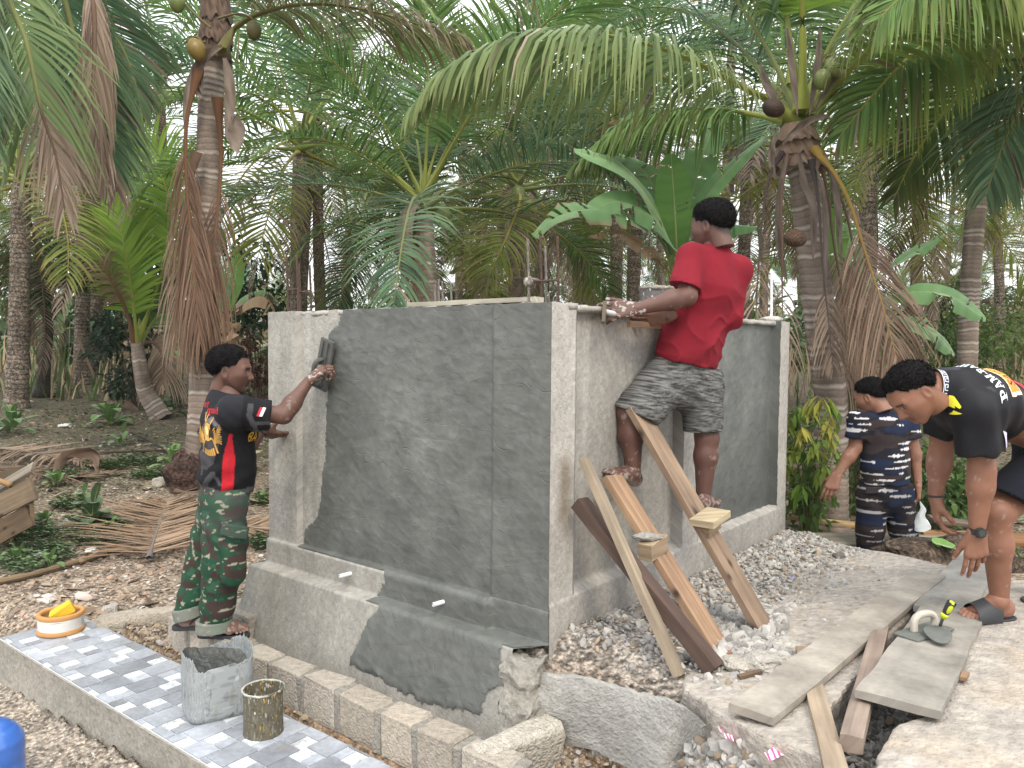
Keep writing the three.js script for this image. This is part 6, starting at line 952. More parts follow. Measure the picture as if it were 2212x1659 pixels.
// ---------------------------------------------------------------- the bending man at the right edge
{
  const D = 3.1, skin = [0.215, 0.098, 0.06]; const T = person('young man in black jersey and shorts bending down at the right edge over the planks', at(2140, 1335, D + .1));
  const hip = at(2290, 945, D + .5), chest = at(2105, 868, D + .1), neck = at(2035, 835, D + .1), headC = at(1972, 850, D + .04);
  const ax = neck.clone().sub(hip).normalize(), lf = V3(0.42, -0.16, 0.74).normalize(), dn = ax.clone().cross(lf).multiplyScalar(1).normalize(); if (dn.y > 0) dn.multiplyScalar(-1); // dn: the way his chest faces
  const shL = at(2108, 888, D - .04), shR = at(2040, 890, D + .26), elL = at(2121, 1018, D - .03), wrL = at(2110, 1150, D - .02), elR = at(2031, 985, D + .30), wrR = at(2020, 1076, D + .28);
  const hL = hip.clone().addScaledVector(lf, 0.09), hR = hip.clone().addScaledVector(lf, -0.09), knL = at(2152, 1108, D + .08), anL = at(2159, 1292, D + .1), knR = at(2262, 1110, D + .34), anR = at(2285, 1270, D + .36);
  const body = [bone(hip, chest, 0.13, 0.14, dn, 0.78), bone(chest, neck, 0.13, 0.062, dn, 0.85), bone(neck, headC.clone().add(V3(0.02, -0.0, 0)), 0.064, 0.056), bone(shL, shR, 0.055, 0.05), bone(shL, elL, 0.056, 0.047), bone(elL, elL.clone().lerp(wrL, .25), 0.044, 0.047), bone(elL.clone().lerp(wrL, .25), wrL, 0.047, 0.029), bone(shR, elR, 0.054, 0.046), bone(elR, elR.clone().lerp(wrR, .25), 0.044, 0.046), bone(elR.clone().lerp(wrR, .25), wrR, 0.045, 0.028),
    bone(hL, knL, 0.095, 0.061), bone(knL, knL.clone().lerp(anL, .38), 0.056, 0.056), bone(knL.clone().lerp(anL, .38), anL, 0.056, 0.036), bone(hR, knR, 0.095, 0.06), bone(knR, knR.clone().lerp(anR, .38), 0.056, 0.055), bone(knR.clone().lerp(anR, .38), anR, 0.055, 0.036)];
  const parts = [nets(field(body, 0.03), ...bounds(body, 0.02), 0.010, skinCol(skin))];
  const hf = V3(-0.66, -0.74, 0.12).normalize(), hu = V3(-0.74, 0.66, -0.02); hu.addScaledVector(hf, -hu.dot(hf)).normalize(); const H = headField(headC, hf, hu, 0.93);
  const [hs, hair] = headMeshes(H, skin, { top: 0.014, curl: 0.006, curlF: 90, fade: 0.062, stubble: 0.04 }); parts.push(hs);
  parts.push(handGeo(wrL, V3(-0.02, -1, 0.02), V3(0.25, 0, -0.95), V3(-1, 0, -0.1), [[0.15, 0.2, 0.15], [0.2, 0.25, 0.2], [0.35, 0.4, 0.25], [0.5, 0.5, 0.3]], { skin, s: 1.02, spread: 0.06, thumb: [0.8, 0.45, 0.2], thumbCurl: 0.1 }), handGeo(wrR, V3(0.10, -1, 0.1), V3(0.85, 0, 0.3), V3(0.1, 0.0, 1), [[0.35, 0.6, 0.4], [0.35, 0.6, 0.4], [0.4, 0.6, 0.4], [0.4, 0.6, 0.4]], { skin, s: 1.0, spread: 0.05, thumb: [0.85, 0.25, 0.45], thumbCurl: 0.15 }));
  const gy = 0.515, hl = at(2181, 1326, D + .14), hr = at(2320, 1295, D + .4); hl.y = gy + 0.03; hr.y = gy + 0.03; const fd = V3(-0.97, 0, 0.22).normalize();
  parts.push(footGeo(hl, fd, UP, V3(0, 0, -1), anL.clone().add(V3(0, -0.01, 0)), [0.24, 0.11, 0.07], { L: 0.235 }), footGeo(hr, fd, UP, V3(0, 0, 1), anR, skin, { L: 0.235 }));
  put(T, 'body', merge(parts), skinM); put(T, 'hair', hair, hairM);
  // jersey
  const tb = [bone(hip.clone().addScaledVector(ax, -0.02), at(2196, 898, D + .3), 0.150, 0.155, dn, 0.82), bone(at(2196, 898, D + .3), chest, 0.155, 0.158, dn, 0.82), bone(chest, at(2062, 850, D + .1), 0.15, 0.10, dn, 0.85), bone(at(2060, 850, D + .1), at(2028, 836, D + .1), 0.098, 0.072), bone(shL, shR, 0.068, 0.066)], tf = field(tb, 0.06), nc = plane(at(2021, 838, D + .1), V3(-1, 0.2, 0).normalize()), hem = plane(at(2240, 930, D), V3(1, -0.28, 0).normalize());
  const mk = (a, b, e, r0, r1) => { const n = b.clone().sub(a).normalize(), fl = field([bone(a, a.clone().lerp(b, 1), r0, r1)], 0.01), c = plane(a.clone().lerp(b, e), n); return (x, y, z) => max(fl(x, y, z), c(x, y, z)); }; const sl = mk(shL, elL, 0.70, 0.078, 0.094), sr = mk(shR, elR, 0.5, 0.072, 0.08);
  const fold = (x, y, z) => { const p = V3(x, y, z).sub(shL); return 0.005 * fbm(x * 9, y * 7, z * 9, 3) + 0.006 * sin((x * 1.0 + y * 0.25) * 60 + 2 * ns(x * 5, y * 5, z * 5)) * exp(-pow(p.x - 0.08, 2) / 0.02) + 0.005 * sin((x - y) * 40 + 2 * ns(x * 4, y * 3, 4)) * clamp(0.3 + ns(x * 4, y * 4, 3)); };
  const jc = (x, y, z, nx, ny, nz) => { const p = V3(x, y, z); let c = [0.007, 0.007, 0.010]; const q = p.clone().sub(chest), a = q.dot(ax), b = q.dot(lf); if (sl(x, y, z) > 0.02 && ny > -0.1) { const g = fbm(a * 9, b * 7, 3, 2); if (a > 0.06 && g > 0.08) c = [0.035, 0.035, 0.046]; } return c; };
  const a0 = at(1990, 1010, D), a1 = at(2360, 790, D); const jg = nets((x, y, z) => smin(smin(smax(max(tf(x, y, z), hem(x, y, z)), nc(x, y, z), 0.006), sl(x, y, z), 0.045), sr(x, y, z), 0.045) + fold(x, y, z), V3(a0.x - .03, a0.y - .03, -D - .42), V3(a1.x, a1.y + .02, -D + .30), 0.0062, jc), jw = jg.clone(); const S = put(T, 'jersey', jg, clothM({ roughness: 0.6, sheen: 0.2 }));
  const dl = (name, c, r, u, w, h, tex, o) => { const d = decal(S, name, jw, c, r, u, w, h, tex, o); d.position.set(-T.position.x, -T.position.y, -T.position.z); };
  // prints on the back: read from the left shoulder across to the right one
  const bR = lf.clone().multiplyScalar(-1), bU = ax.clone().addScaledVector(bR, -ax.dot(bR)).normalize(), out = bR.clone().cross(bU); // out of the back, upward
  const yb = UP.clone().multiplyScalar(0.12);
  dl('printed_lettering', at(2085, 838, D + .06), bR, bU, 0.34, 0.06, canvasTex(640, 120, (c, w, h) => { c.clearRect(0, 0, w, h); c.fillStyle = '#e9f2f6'; c.font = 'bold 88px serif'; c.fillText('PAM-RAHWAN', 8, 88, 624); }), { depth: 0.2, minN: 0.2 });
  dl('printed_patch', at(2116, 828, D + .1), bR, bU, 0.30, 0.07, canvasTex(560, 130, (c, w, h) => { c.clearRect(0, 0, w, h); c.fillStyle = '#f4d9c0'; c.fillRect(0, 0, w, h); const g = c.createLinearGradient(0, 0, w, 0); g.addColorStop(0, '#e8823a'); g.addColorStop(0.5, '#efae3c'); g.addColorStop(1, '#f0c23a'); c.fillStyle = g; c.fillRect(8, 14, w - 16, h - 26); c.fillStyle = '#2a1a10'; c.font = 'italic bold 84px sans-serif'; c.fillText('SATRIA UNIT', 36, 94, 500); }), { depth: 0.2, minN: 0.25 });
  dl('printed_patch', at(2176, 838, D + .24), bR, bU, 0.30, 0.26, canvasTex(400, 300, (c, w, h) => { c.clearRect(0, 0, w, h); c.fillStyle = '#b3122e'; c.beginPath(); c.moveTo(0, 40); c.bezierCurveTo(100, -20, 260, 40, 400, 0); c.lineTo(400, 300); c.lineTo(0, 300); c.fill(); c.fillStyle = '#f2d6c8'; c.beginPath(); c.ellipse(300, 70, 80, 26, -0.3, 0, 7); c.fill(); c.fillStyle = '#3f8fb8'; c.beginPath(); c.ellipse(330, 140, 50, 30, 0.4, 0, 7); c.fill(); c.fillStyle = '#18121a'; for (let i = 0; i < 7; i++) { c.beginPath(); c.ellipse(60 + i * 50, 200 + 40 * sin(i * 2), 22, 50, i, 0, 7); c.fill(); } c.fillStyle = '#e0506a'; for (let i = 0; i < 5; i++) { c.beginPath(); c.ellipse(40 + i * 80, 110 + 30 * cos(i * 3), 30, 14, i, 0, 7); c.fill(); } }), { depth: 0.2, minN: 0.3 });
  dl('printed_mark', at(2066, 882, D - .06), V3(0.96, -0.1, 0.26).normalize(), V3(0.1, 1, 0.2).normalize(), 0.046, 0.078, canvasTex(96, 160, (c, w, h) => { c.clearRect(0, 0, w, h); c.fillStyle = '#e3dc35'; c.beginPath(); c.moveTo(16, 10); c.lineTo(46, 6); c.lineTo(82, 60); c.lineTo(74, 78); c.lineTo(46, 70); c.lineTo(50, 86); c.lineTo(16, 92); c.fill(); c.beginPath(); c.moveTo(44, 104); c.lineTo(92, 108); c.lineTo(32, 150); c.fill(); }), { depth: 0.14 });
  dl('white_panel', at(2166, 944, D - .02), V3(1, 0, 0.1).normalize(), UP, 0.09, 0.075, canvasTex(96, 80, (c, w, h) => { c.clearRect(0, 0, w, h); c.fillStyle = '#cfcbe4'; c.beginPath(); c.moveTo(4, 6); c.lineTo(92, 40); c.lineTo(22, 78); c.fill(); }), { depth: 0.25, minN: -0.4 });
  // collar band with a key pattern
  const cb = new THREE.CylinderGeometry(0.083, 0.079, 0.034, 40, 1, true), cu = cb.attributes.uv; for (let i = 0; i < cu.count; i++) cu.setX(i, cu.getX(i) * 14); cb.applyQuaternion(new THREE.Quaternion().setFromUnitVectors(UP, V3(-1, 0.12, 0.05).normalize())); const cp = at(2020, 840, D + .09); cb.translate(cp.x, cp.y, cp.z);
  put(T, 'collar', cb, std({ side: THREE.DoubleSide, roughness: 0.8, map: canvasTex(64, 64, (c) => { c.fillStyle = '#15182a'; c.fillRect(0, 0, 64, 64); c.fillStyle = '#dfe6f2'; c.fillRect(0, 2, 64, 6); c.fillRect(0, 56, 64, 6); c.strokeStyle = '#dfe6f2'; c.lineWidth = 6; c.beginPath(); c.moveTo(4, 48); c.lineTo(4, 17); c.lineTo(46, 17); c.lineTo(46, 38); c.lineTo(26, 38); c.lineTo(26, 28); c.moveTo(4, 48); c.lineTo(64, 48); c.stroke(); }, true, true) }));
  // shorts
  const w0 = bone(hip.clone().addScaledVector(ax, 0.07), hip, 0.155, 0.165, dn, 0.9), cutL = plane(at(2185, 1068, D), V3(-0.55, -1, 0).normalize()), lL = field([w0, bone(hL, knL, 0.135, 0.112)], 0.04), lR = field([w0, bone(hR, knR, 0.13, 0.11)], 0.04), cutR = plane(at(2230, 1075, D + .3), V3(-0.3, -1, 0).normalize());
  const s0 = at(2110, 1110, D), s1 = at(2420, 900, D); put(T, 'shorts', nets((x, y, z) => min(max(lL(x, y, z), cutL(x, y, z)), max(lR(x, y, z), cutR(x, y, z))) + 0.006 * fbm(x * 9, y * 7, z * 9, 3), V3(s0.x - .03, s0.y, -D - .55), V3(s1.x, s1.y, -D + .3), 0.0085, (x, y, z) => [0.006, 0.007, 0.013]), clothM({ sheen: 0.1 }));
  // slide sandals
  const rub = std({ color: lin(0.03, 0.031, 0.034), roughness: 0.6, bumpMap: TEX.dryB, bumpScale: 0.001 });
  for (const h of [hl, hr]) {
    const S2 = new THREE.Shape(); S2.moveTo(-0.015, 0); S2.bezierCurveTo(-0.015, 0.05, 0.05, 0.042, 0.09, 0.038); S2.bezierCurveTo(0.15, 0.042, 0.22, 0.06, 0.262, 0.03); S2.bezierCurveTo(0.28, 0.01, 0.27, -0.035, 0.23, -0.05); S2.bezierCurveTo(0.17, -0.058, 0.12, -0.04, 0.08, -0.038); S2.bezierCurveTo(0.03, -0.044, -0.015, -0.05, -0.015, 0);
    const g = new THREE.ExtrudeGeometry(S2, { depth: 0.022, bevelEnabled: true, bevelSize: 0.004, bevelThickness: 0.004, bevelSegments: 2, curveSegments: 10 }).rotateX(-PI / 2); g.applyMatrix4(new THREE.Matrix4().makeBasis(fd, UP, fd.clone().cross(UP)).setPosition(h.clone().add(V3(0, -0.027, 0)))); put(T, 'slide_sandal', g, rub);
    const sp = [], su = [], si = []; for (let i = 0; i <= 10; i++) for (let k = 0; k <= 24; k++) { const a = lerp(0.075, 0.195, i / 10), th = lerp(-0.12, PI + 0.12, k / 24), hh = lerp(0.094, 0.058, i / 10), ww = lerp(0.056, 0.060, i / 10), sk = (k / 24 - 0.5) * 0.03; const q = h.clone().addScaledVector(fd, a + sk).addScaledVector(fd.clone().cross(UP), cos(th) * ww - 0.002).add(V3(0, 0.002 + sin(th) * hh, 0)); sp.push(q.x, q.y, q.z); su.push(i / 10, k / 24); }
    for (let i = 0; i < 10; i++) for (let k = 0; k < 24; k++) { const a = i * 25 + k; si.push(a, a + 25, a + 1, a + 1, a + 25, a + 26); }
    put(T, 'sandal_strap', geo(sp, si, su), std({ color: lin(0.026, 0.029, 0.033), side: THREE.DoubleSide, roughness: 0.5, bumpMap: TEX.dryB, bumpScale: 0.001 }));
  }
  // watch on the left wrist, band on the right
  const q = new THREE.Quaternion().setFromUnitVectors(V3(0, 0, 1), wrL.clone().sub(elL).normalize()); const blk = std({ color: lin(0.018, 0.02, 0.021), roughness: 0.45 });
  const wp = at(2111, 1147, D - .02); put(T, 'watch_strap', new THREE.CylinderGeometry(0.0335, 0.033, 0.024, 28, 1, true).rotateX(PI / 2).applyQuaternion(q).translate(wp.x, wp.y, wp.z), std({ color: lin(0.018, 0.02, 0.021), roughness: 0.5, side: THREE.DoubleSide }));
  const wc = wp.clone().add(V3(-0.006, 0.0, 0.034)); put(T, 'watch_case', new THREE.CylinderGeometry(0.021, 0.023, 0.013, 8).rotateX(PI / 2).translate(wc.x, wc.y, wc.z), blk); put(T, 'watch_face', new THREE.CylinderGeometry(0.013, 0.013, 0.003, 20).rotateX(PI / 2).translate(wc.x, wc.y, wc.z + 0.0075), std({ color: lin(0.05, 0.06, 0.06), roughness: 0.15 }));
  const rb = new THREE.TorusGeometry(0.033, 0.005, 6, 24).rotateX(PI / 2).translate(...at(2019, 1070, D + .28).toArray()); put(T, 'wrist_band', rb, blk);
}
// ---------------------------------------------------------------- block wall, kerb, broken slabs, mortar apron
const stoneM = (r, g, b, o = {}) => std({ map: TEX.dry, color: lin(r, g, b), bumpMap: rep(TEX.dryB, 2), bumpScale: 0.012, roughness: 0.98, ...o });
{
  const W = thing('block_wall', 'low row of pale stone blocks with mortar joints between step and tank', 'block wall', tk(-0.43, 1, 0)), R = rng(31), o = W.position;
  const mats = [stoneM(1.05, 0.95, 0.84), stoneM(1.1, 1.02, 0.92), stoneM(0.9, 0.82, 0.73), stoneM(0.98, 0.91, 0.83)], mort = stoneM(0.66, 0.64, 0.61);
  const q = new THREE.Quaternion().setFromRotationMatrix(new THREE.Matrix4().makeBasis(SV, UP, UV_.clone().multiplyScalar(-1)));
  let u = 2.36; while (u > -0.16) {
    const l = 0.185 + 0.06 * R(); const g = rough(new RoundedBoxGeometry(0.125, 0.20, l, 7, 0.016), 0.032, 13, u * 7, 5); const m = mesh('block', boxUV(g), mats[floor(R() * 4)], W); m.position.copy(tk(-0.425 + 0.008 * (R() - 0.5), u - l / 2, 0.0 + 0.008 * R())).sub(o); m.quaternion.copy(q); m.rotation.z += 0;
    u -= l; const j = mesh('mortar_joint', boxUV(rough(new RoundedBoxGeometry(0.118, 0.19, 0.05, 5, 0.01), 0.024, 22, u * 5, 3)), mort, W); j.position.copy(tk(-0.424, u - 0.016, -0.004)).sub(o); j.quaternion.copy(q); u -= 0.034;
  }
  const k = [[214, 1362], [330, 1348], [440, 1334], [548, 1322]].map(([x, y]) => onG(x, y)); const kb = k.map((p, i) => p.clone().setY(p.y + 0.03));
  const g = rough(boardGeo(kb[0], kb[3], 0.12, 0.12, UP, 0, 2), 0.03, 9, 4, 4); tag(mesh('concrete_kerb', boxUV(g), stoneM(0.95, 0.88, 0.78)), 'low crumbling concrete kerb in the soil behind the plasterer', 'kerb');
  const ke = at(525, 1336, 4.5), kg = rough(new RoundedBoxGeometry(0.13, 0.16, 0.3, 6, 0.012), 0.02, 12, 8, 4); kg.applyQuaternion(q); kg.translate(ke.x, 0.03, ke.z); tag(mesh('kerb_block', boxUV(kg), stoneM(0.92, 0.86, 0.78)), 'single concrete block behind the plasterer, at the tank corner', 'block');
}
function slab(name, label, pts, off, th, seed, mat) {
  const P = padPoly(pts), out = []; for (let i = 0; i < P.length; i++) { const a = P[i], b = P[(i + 1) % P.length], L = hypot(b[0] - a[0], b[1] - a[1]), n = max(1, Math.round(L / 0.022)), nx = -(b[1] - a[1]) / L, nz = (b[0] - a[0]) / L; for (let k = 0; k < n; k++) { const t = k / n, x = lerp(a[0], b[0], t), z = lerp(a[1], b[1], t), e = 0.03 * fbm(x * 4, z * 4, seed, 4) + 0.009 * ns(x * 30, z * 30, seed); out.push(new THREE.Vector2(x + nx * e, -(z + nz * e))); } }
  const g0 = new THREE.ExtrudeGeometry(new THREE.Shape(out), { depth: th, bevelEnabled: true, bevelSize: 0.010, bevelThickness: 0.012, bevelOffset: -0.01, bevelSegments: 2, steps: 3 }).rotateX(-PI / 2); const p = g0.attributes.position;
  for (let i = 0; i < p.count; i++) { const x = p.getX(i), y = p.getY(i), z = p.getZ(i), dn = clamp((th + 0.012 - y) / th); const e = 0.014 * dn * fbm(x * 9, z * 9 + y * 20, seed + 4, 3); p.setXYZ(i, x + e, padH(x, z) + off + y - th - 0.012 + 0.006 * fbm(x * 5, z * 5, seed, 3) * (1 - dn), z + e); }
  g0.computeVertexNormals(); tag(mesh(name, boxUV(g0), mat), label, 'concrete slab', null, 'structure');
}
{
  const top = tileFbm(5, 71, 6), sp = tileFbm(40, 73, 3), rust = tileFbm(4, 79, 4);
  const tSlab = dataTex(512, (u, v) => { const b = top(u, v), s = sp(u, v), r = clamp((rust(u, v) - 0.52) * 4); const l = 0.745 + 0.16 * (b - 0.5) + 0.26 * (s - 0.5); return [l, l * lerp(0.97, 0.94, r), l * lerp(0.93, 0.86, r)]; }, true);
  const m = std({ map: tSlab, color: lin(0.70, 0.68, 0.655), bumpMap: rep(TEX.dryB, 1.6), bumpScale: 0.010, roughness: 0.97 }), m2 = std({ map: rep(tSlab, 0.8), color: lin(0.70, 0.68, 0.655), bumpMap: rep(TEX.dryB, 1.6), bumpScale: 0.010, roughness: 0.97 });
  slab('concrete_slab', null, [[1476, 1500], [1560, 1558], [1640, 1600], [1700, 1618], [1790, 1662], [1800, 1610], [1762, 1575], [1800, 1530], [1850, 1470], [1900, 1410], [1950, 1350], [2020, 1290], [2058, 1252], [2062, 1232], [1960, 1208], [1880, 1194], [1780, 1172], [1712, 1166], [1640, 1230], [1580, 1330], [1490, 1440]], 0.02, 0.10, 3, m);
  slab('concrete_slab', null, [[1850, 1760], [1905, 1640], [1940, 1580], [1985, 1565], [2022, 1556], [2060, 1480], [2085, 1420], [2090, 1360], [2070, 1310], [2100, 1272], [2212, 1262], [2420, 1258], [2700, 1500], [2600, 1800], [2200, 1850]], 0.025, 0.13, 9, m2);
  // thin brown crust along the broken edge
}
{ // smooth mortar apron running down from the rubble into the pit
  const top = [[1116, 1438], [1155, 1434], [1220, 1436], [1300, 1452], [1380, 1470], [1440, 1486], [1490, 1512], [1530, 1548]].map(([x, y]) => onPad(x, y, 0.02)), bot = [[1078, 1592, -0.07], [1120, 1604, -0.05], [1180, 1600, -.03], [1260, 1610, 0], [1340, 1640, 0.02], [1430, 1690, 0.05], [1490, 1668, 0.08], [1540, 1640, 0.14]].map(([x, y, h]) => onY(x, y, h));
  const ct = new THREE.CatmullRomCurve3(top), cb = new THREE.CatmullRomCurve3(bot), pos = [], uv = [], idx = [], NU = 90, NV = 40;
  for (let i = 0; i <= NU; i++) for (let j = 0; j <= NV; j++) { const u = i / NU, v = j / NV, a = ct.getPoint(u), b = cb.getPoint(u), p = a.clone().lerp(b, v); p.y += 0.02 * sin(PI * v) * (0.5 + 0.5 * u) ; p.z += 0.035 * sin(PI * v) * (0.4 + 0.6 * sin(PI * u)); p.z += 0.03; p.x -= 0.01; const e = 0.04 * fbm(p.x * 4, p.y * 5, p.z * 4, 5) + 0.008 * max(0, ns(p.x * 24, p.y * 14, p.z * 24)); p.y += e; p.z += e; const sk = pow(max(0, 1 - v / 0.12), 2); p.y -= (0.06 + 0.03 * ns(u * 14, 2)) * sk; p.z -= 0.08 * sk; pos.push(p.x, p.y, p.z); uv.push(u * 1.5, v * 0.6); }
  for (let i = 0; i < NU; i++) for (let j = 0; j < NV; j++) { const a = i * (NV + 1) + j; idx.push(a, a + 1, a + NV + 1, a + 1, a + NV + 2, a + NV + 1); }
  tag(mesh('mortar_apron', geo(pos, idx, uv), std({ map: TEX.dry, color: lin(0.90, 0.91, 0.92), bumpMap: TEX.dryB, bumpScale: 0.008, roughness: 0.9, side: THREE.DoubleSide })), 'smooth grey mortar apron sloping from the rubble mound down to the pit', 'mortar apron');
  const lump = rough(new RoundedBoxGeometry(0.42, 0.20, 0.14, 8, 0.05), 0.10, 5, 6, 5), lp = onY(1110, 1625, 0.02); lump.rotateY(0.62).translate(lp.x, lp.y - 0.03, lp.z); tag(mesh('concrete_lump', boxUV(lump), stoneM(1.25, 1.2, 1.12, { bumpScale: 0.02 })), 'broken pale concrete lump at the end of the block row', 'concrete lump');
}
// ---------------------------------------------------------------- loose stones
const pebG = [1, 2, 3].map(s => rough(new THREE.IcosahedronGeometry(1, 2), 0.75, 0.9, s * 9, 3)); pebG.forEach(g => { const p = g.attributes.position; for (let i = 0; i < p.count; i++) p.setY(i, p.getY(i) * 0.55); g.computeVertexNormals(); });
pebG.push(rough(new THREE.IcosahedronGeometry(1, 1), 0.8, 0.9, 5, 2).toNonIndexed()); pebG[3].computeVertexNormals();
function scatter(name, n, seed, pick, geoms, mat, cat) { // pick(r) -> {p, s, c, q} or null
  const r = rng(seed), lists = geoms.map(() => []); for (let i = 0; i < n; i++) { const o = pick(r); if (o) lists[floor(r() * geoms.length)].push(o); }
  lists.forEach((l, k) => { if (!l.length) return; const im = new THREE.InstancedMesh(geoms[k], mat, l.length), M4 = new THREE.Matrix4(), Q = new THREE.Quaternion(); l.forEach((o, i) => { Q.setFromEuler(new THREE.Euler(...o.e)); M4.compose(o.p, Q, o.s); im.setMatrixAt(i, M4); im.setColorAt(i, lin(...o.c)); }); im.name = numbered(name); im.castShadow = im.receiveShadow = true; im.userData.kind = 'stuff'; scene.add(im); });
}
const stM = std({ color: plain, roughness: 1, bumpMap: TEX.dryB, bumpScale: 0.02 });
const inImg = (p) => { const v = p.clone().project(camera); return abs(v.x) < 1.1 && v.y > -1.15 && v.y < 1.1 && v.z < 1; };
const onTank = (x, z, e = 0.03) => { const [s, u] = toSU(x, z); return s > -0.24 - e && s < LS + e && u > -e && u < LU + 0.1; };
const onSlab = (x, z) => { const [s, u] = toSU(x, z); return s > -1.1 && s < -0.5 && u < 3.26 && u > -0.7; };
{
  const pale = (r) => { const k = 0.25 + 0.23 * r(); return [k, k * 0.965, k * 0.91]; }, brown = (r) => { const k = 0.5 + 0.7 * r(); return [0.33 * k, 0.262 * k, 0.19 * k]; };
  // crushed stone on the mound by the wall
  scatter('rubble', 6500, 61, (r) => { const s = -0.05 + 2.9 * r(), u = -pow(r(), 1.2) * 1.35 * (1.1 - 0.22 * s) - 0.02, p = tk(s, u, 0); const d = polySD(p.x, p.z, PAD); if (d < 0.0) return null; p.y = G(p.x, p.z); const z = 0.004 + 0.013 * pow(r(), 3.2); p.y += z * 0.2 + (u < -0.5 ? 0.02 : 0.004); return { p, s: V3(z * (0.8 + 0.6 * r()), z, z * (0.8 + 0.6 * r())), e: [r() * 6, r() * 6, r() * 6], c: r() < 0.9 ? pale(r) : brown(r) }; }, pebG, stM);
  scatter('rubble', 1500, 62, (r) => { const c = onPad(1590 + 150 * (r() - 0.5) * 1.4, 1390 + 110 * (r() - 0.5)); c.y = max(G(c.x, c.z), padH(c.x, c.z) + 0.02); const z = 0.005 + 0.024 * pow(r(), 3); c.y += z * 0.3; return { p: c, s: V3(z * (0.8 + 0.6 * r()), z * 0.8, z * (0.8 + 0.6 * r())), e: [r() * 6, r() * 6, r() * 6], c: pale(r) }; }, pebG, stM);
  // in the gap between the slabs
  scatter('rubble', 2200, 63, (r) => { const i = floor(r() * 3), t = r(), a = TRENCH[i], b = TRENCH[i + 1], p = V3(lerp(a[0], b[0], t) + 0.36 * (r() - 0.5), 0, lerp(a[1], b[1], t) + 0.3 * (r() - 0.5)); p.y = G(p.x, p.z); const z = 0.006 + 0.02 * pow(r(), 2.5); p.y += z * 0.3; return { p, s: V3(z, z * 0.8, z * (0.8 + 0.6 * r())), e: [r() * 6, r() * 6, r() * 6], c: pale(r).map(v => v * 0.85) }; }, pebG, stM);
  // brown gravel in the pit below the apron
  scatter('gravel', 5200, 64, (r) => { const p = onY(1040 + 520 * r(), 1580 + 200 * r(), 0); if (polySD(p.x, p.z, PAD) > -0.06 || onTank(p.x, p.z)) return null; p.y = G(p.x, p.z); const z = 0.004 + 0.013 * pow(r(), 2.2); p.y += z * 0.4; return { p, s: V3(z, z * 0.8, z * (0.8 + 0.6 * r())), e: [r() * 6, r() * 6, r() * 6], c: r() < 0.45 ? pale(r) : brown(r) }; }, pebG, stM);
  // rubble under the broken slab edge
  scatter('rubble', 1800, 66, (r) => { const t = r(), a = onPad(lerp(1490, 1800, t), lerp(1530, 1690, t)); a.x += 0.04 * (r() - .5); a.z += 0.24 * (r() - 0.3); a.y = G(a.x, a.z); const z = 0.006 + 0.022 * pow(r(), 2.5); a.y += z * 0.4; return { p: a, s: V3(z, z * 0.8, z * (0.8 + 0.6 * r())), e: [r() * 6, r() * 6, r() * 6], c: r() < 0.75 ? pale(r) : brown(r) }; }, pebG, stM);
  // damp clods in the trench and beside the slab
  scatter('soil_clods', 4500, 65, (r) => { const k = r() < 0.45, p = k ? tk(-0.40 + 0.22 * r(), -0.1 + 2.3 * r(), 0) : tk(-0.53 + 0.1 * r() + (r() < 0.3 ? 0.25 * r() : 0), 0.2 + 2.9 * r(), 0); const [s, u] = toSU(p.x, p.z); if (!k && u < 2.3 && s > -0.5) return null; p.y = G(p.x, p.z); const z = 0.004 + 0.012 * pow(r(), 2.2); p.y += z * 0.5; return { p, s: V3(z, z * 0.8, z * (0.8 + 0.6 * r())), e: [r() * 6, r() * 6, r() * 6], c: r() < 0.2 ? pale(r).map(v => v * 0.8) : brown(r).map(v => v * (k ? 0.5 : 0.9)) }; }, pebG, stM);
  // chips and pebbles over the soil on the left and the sand
  scatter('pebbles', 10000, 67, (r) => { const p = onY(-60 + 720 * r(), 960 + 720 * pow(r(), 0.8), -0.1); if (p.z < -13 || onTank(p.x, p.z, 0.02) || onSlab(p.x, p.z)) return null; const [s] = toSU(p.x, p.z); p.y = G(p.x, p.z); const z = (0.003 + 0.010 * pow(r(), 3)) * (s < -1 ? 0.45 : 1.0); p.y += z * 0.3; const w = r(); return { p, s: V3(z * (0.8 + r()), z * 0.7, z * (0.8 + r())), e: [r() * 0.6, r() * 6, r() * 0.6], c: w < 0.3 ? pale(r).map(v => v * 1.15) : w < 0.6 ? [0.34 * (.7 + .5 * r()), 0.26, 0.2] : brown(r) }; }, pebG, stM);
  // fallen leaf scraps
  const lg = geo([0, 0, -1, 0.45, 0.12, -0.2, 0, 0, 1, -0.45, 0.14, -0.1, 0, 0.02, 0], [0, 4, 1, 1, 4, 2, 2, 4, 3, 3, 4, 0]), lg2 = geo([0, 0, -1, 0.25, 0.06, 0, 0, 0.3, 1.2, -0.25, 0.06, 0], [0, 3, 1, 1, 3, 2]);
  const litM = std({ color: plain, roughness: 0.95, side: THREE.DoubleSide });
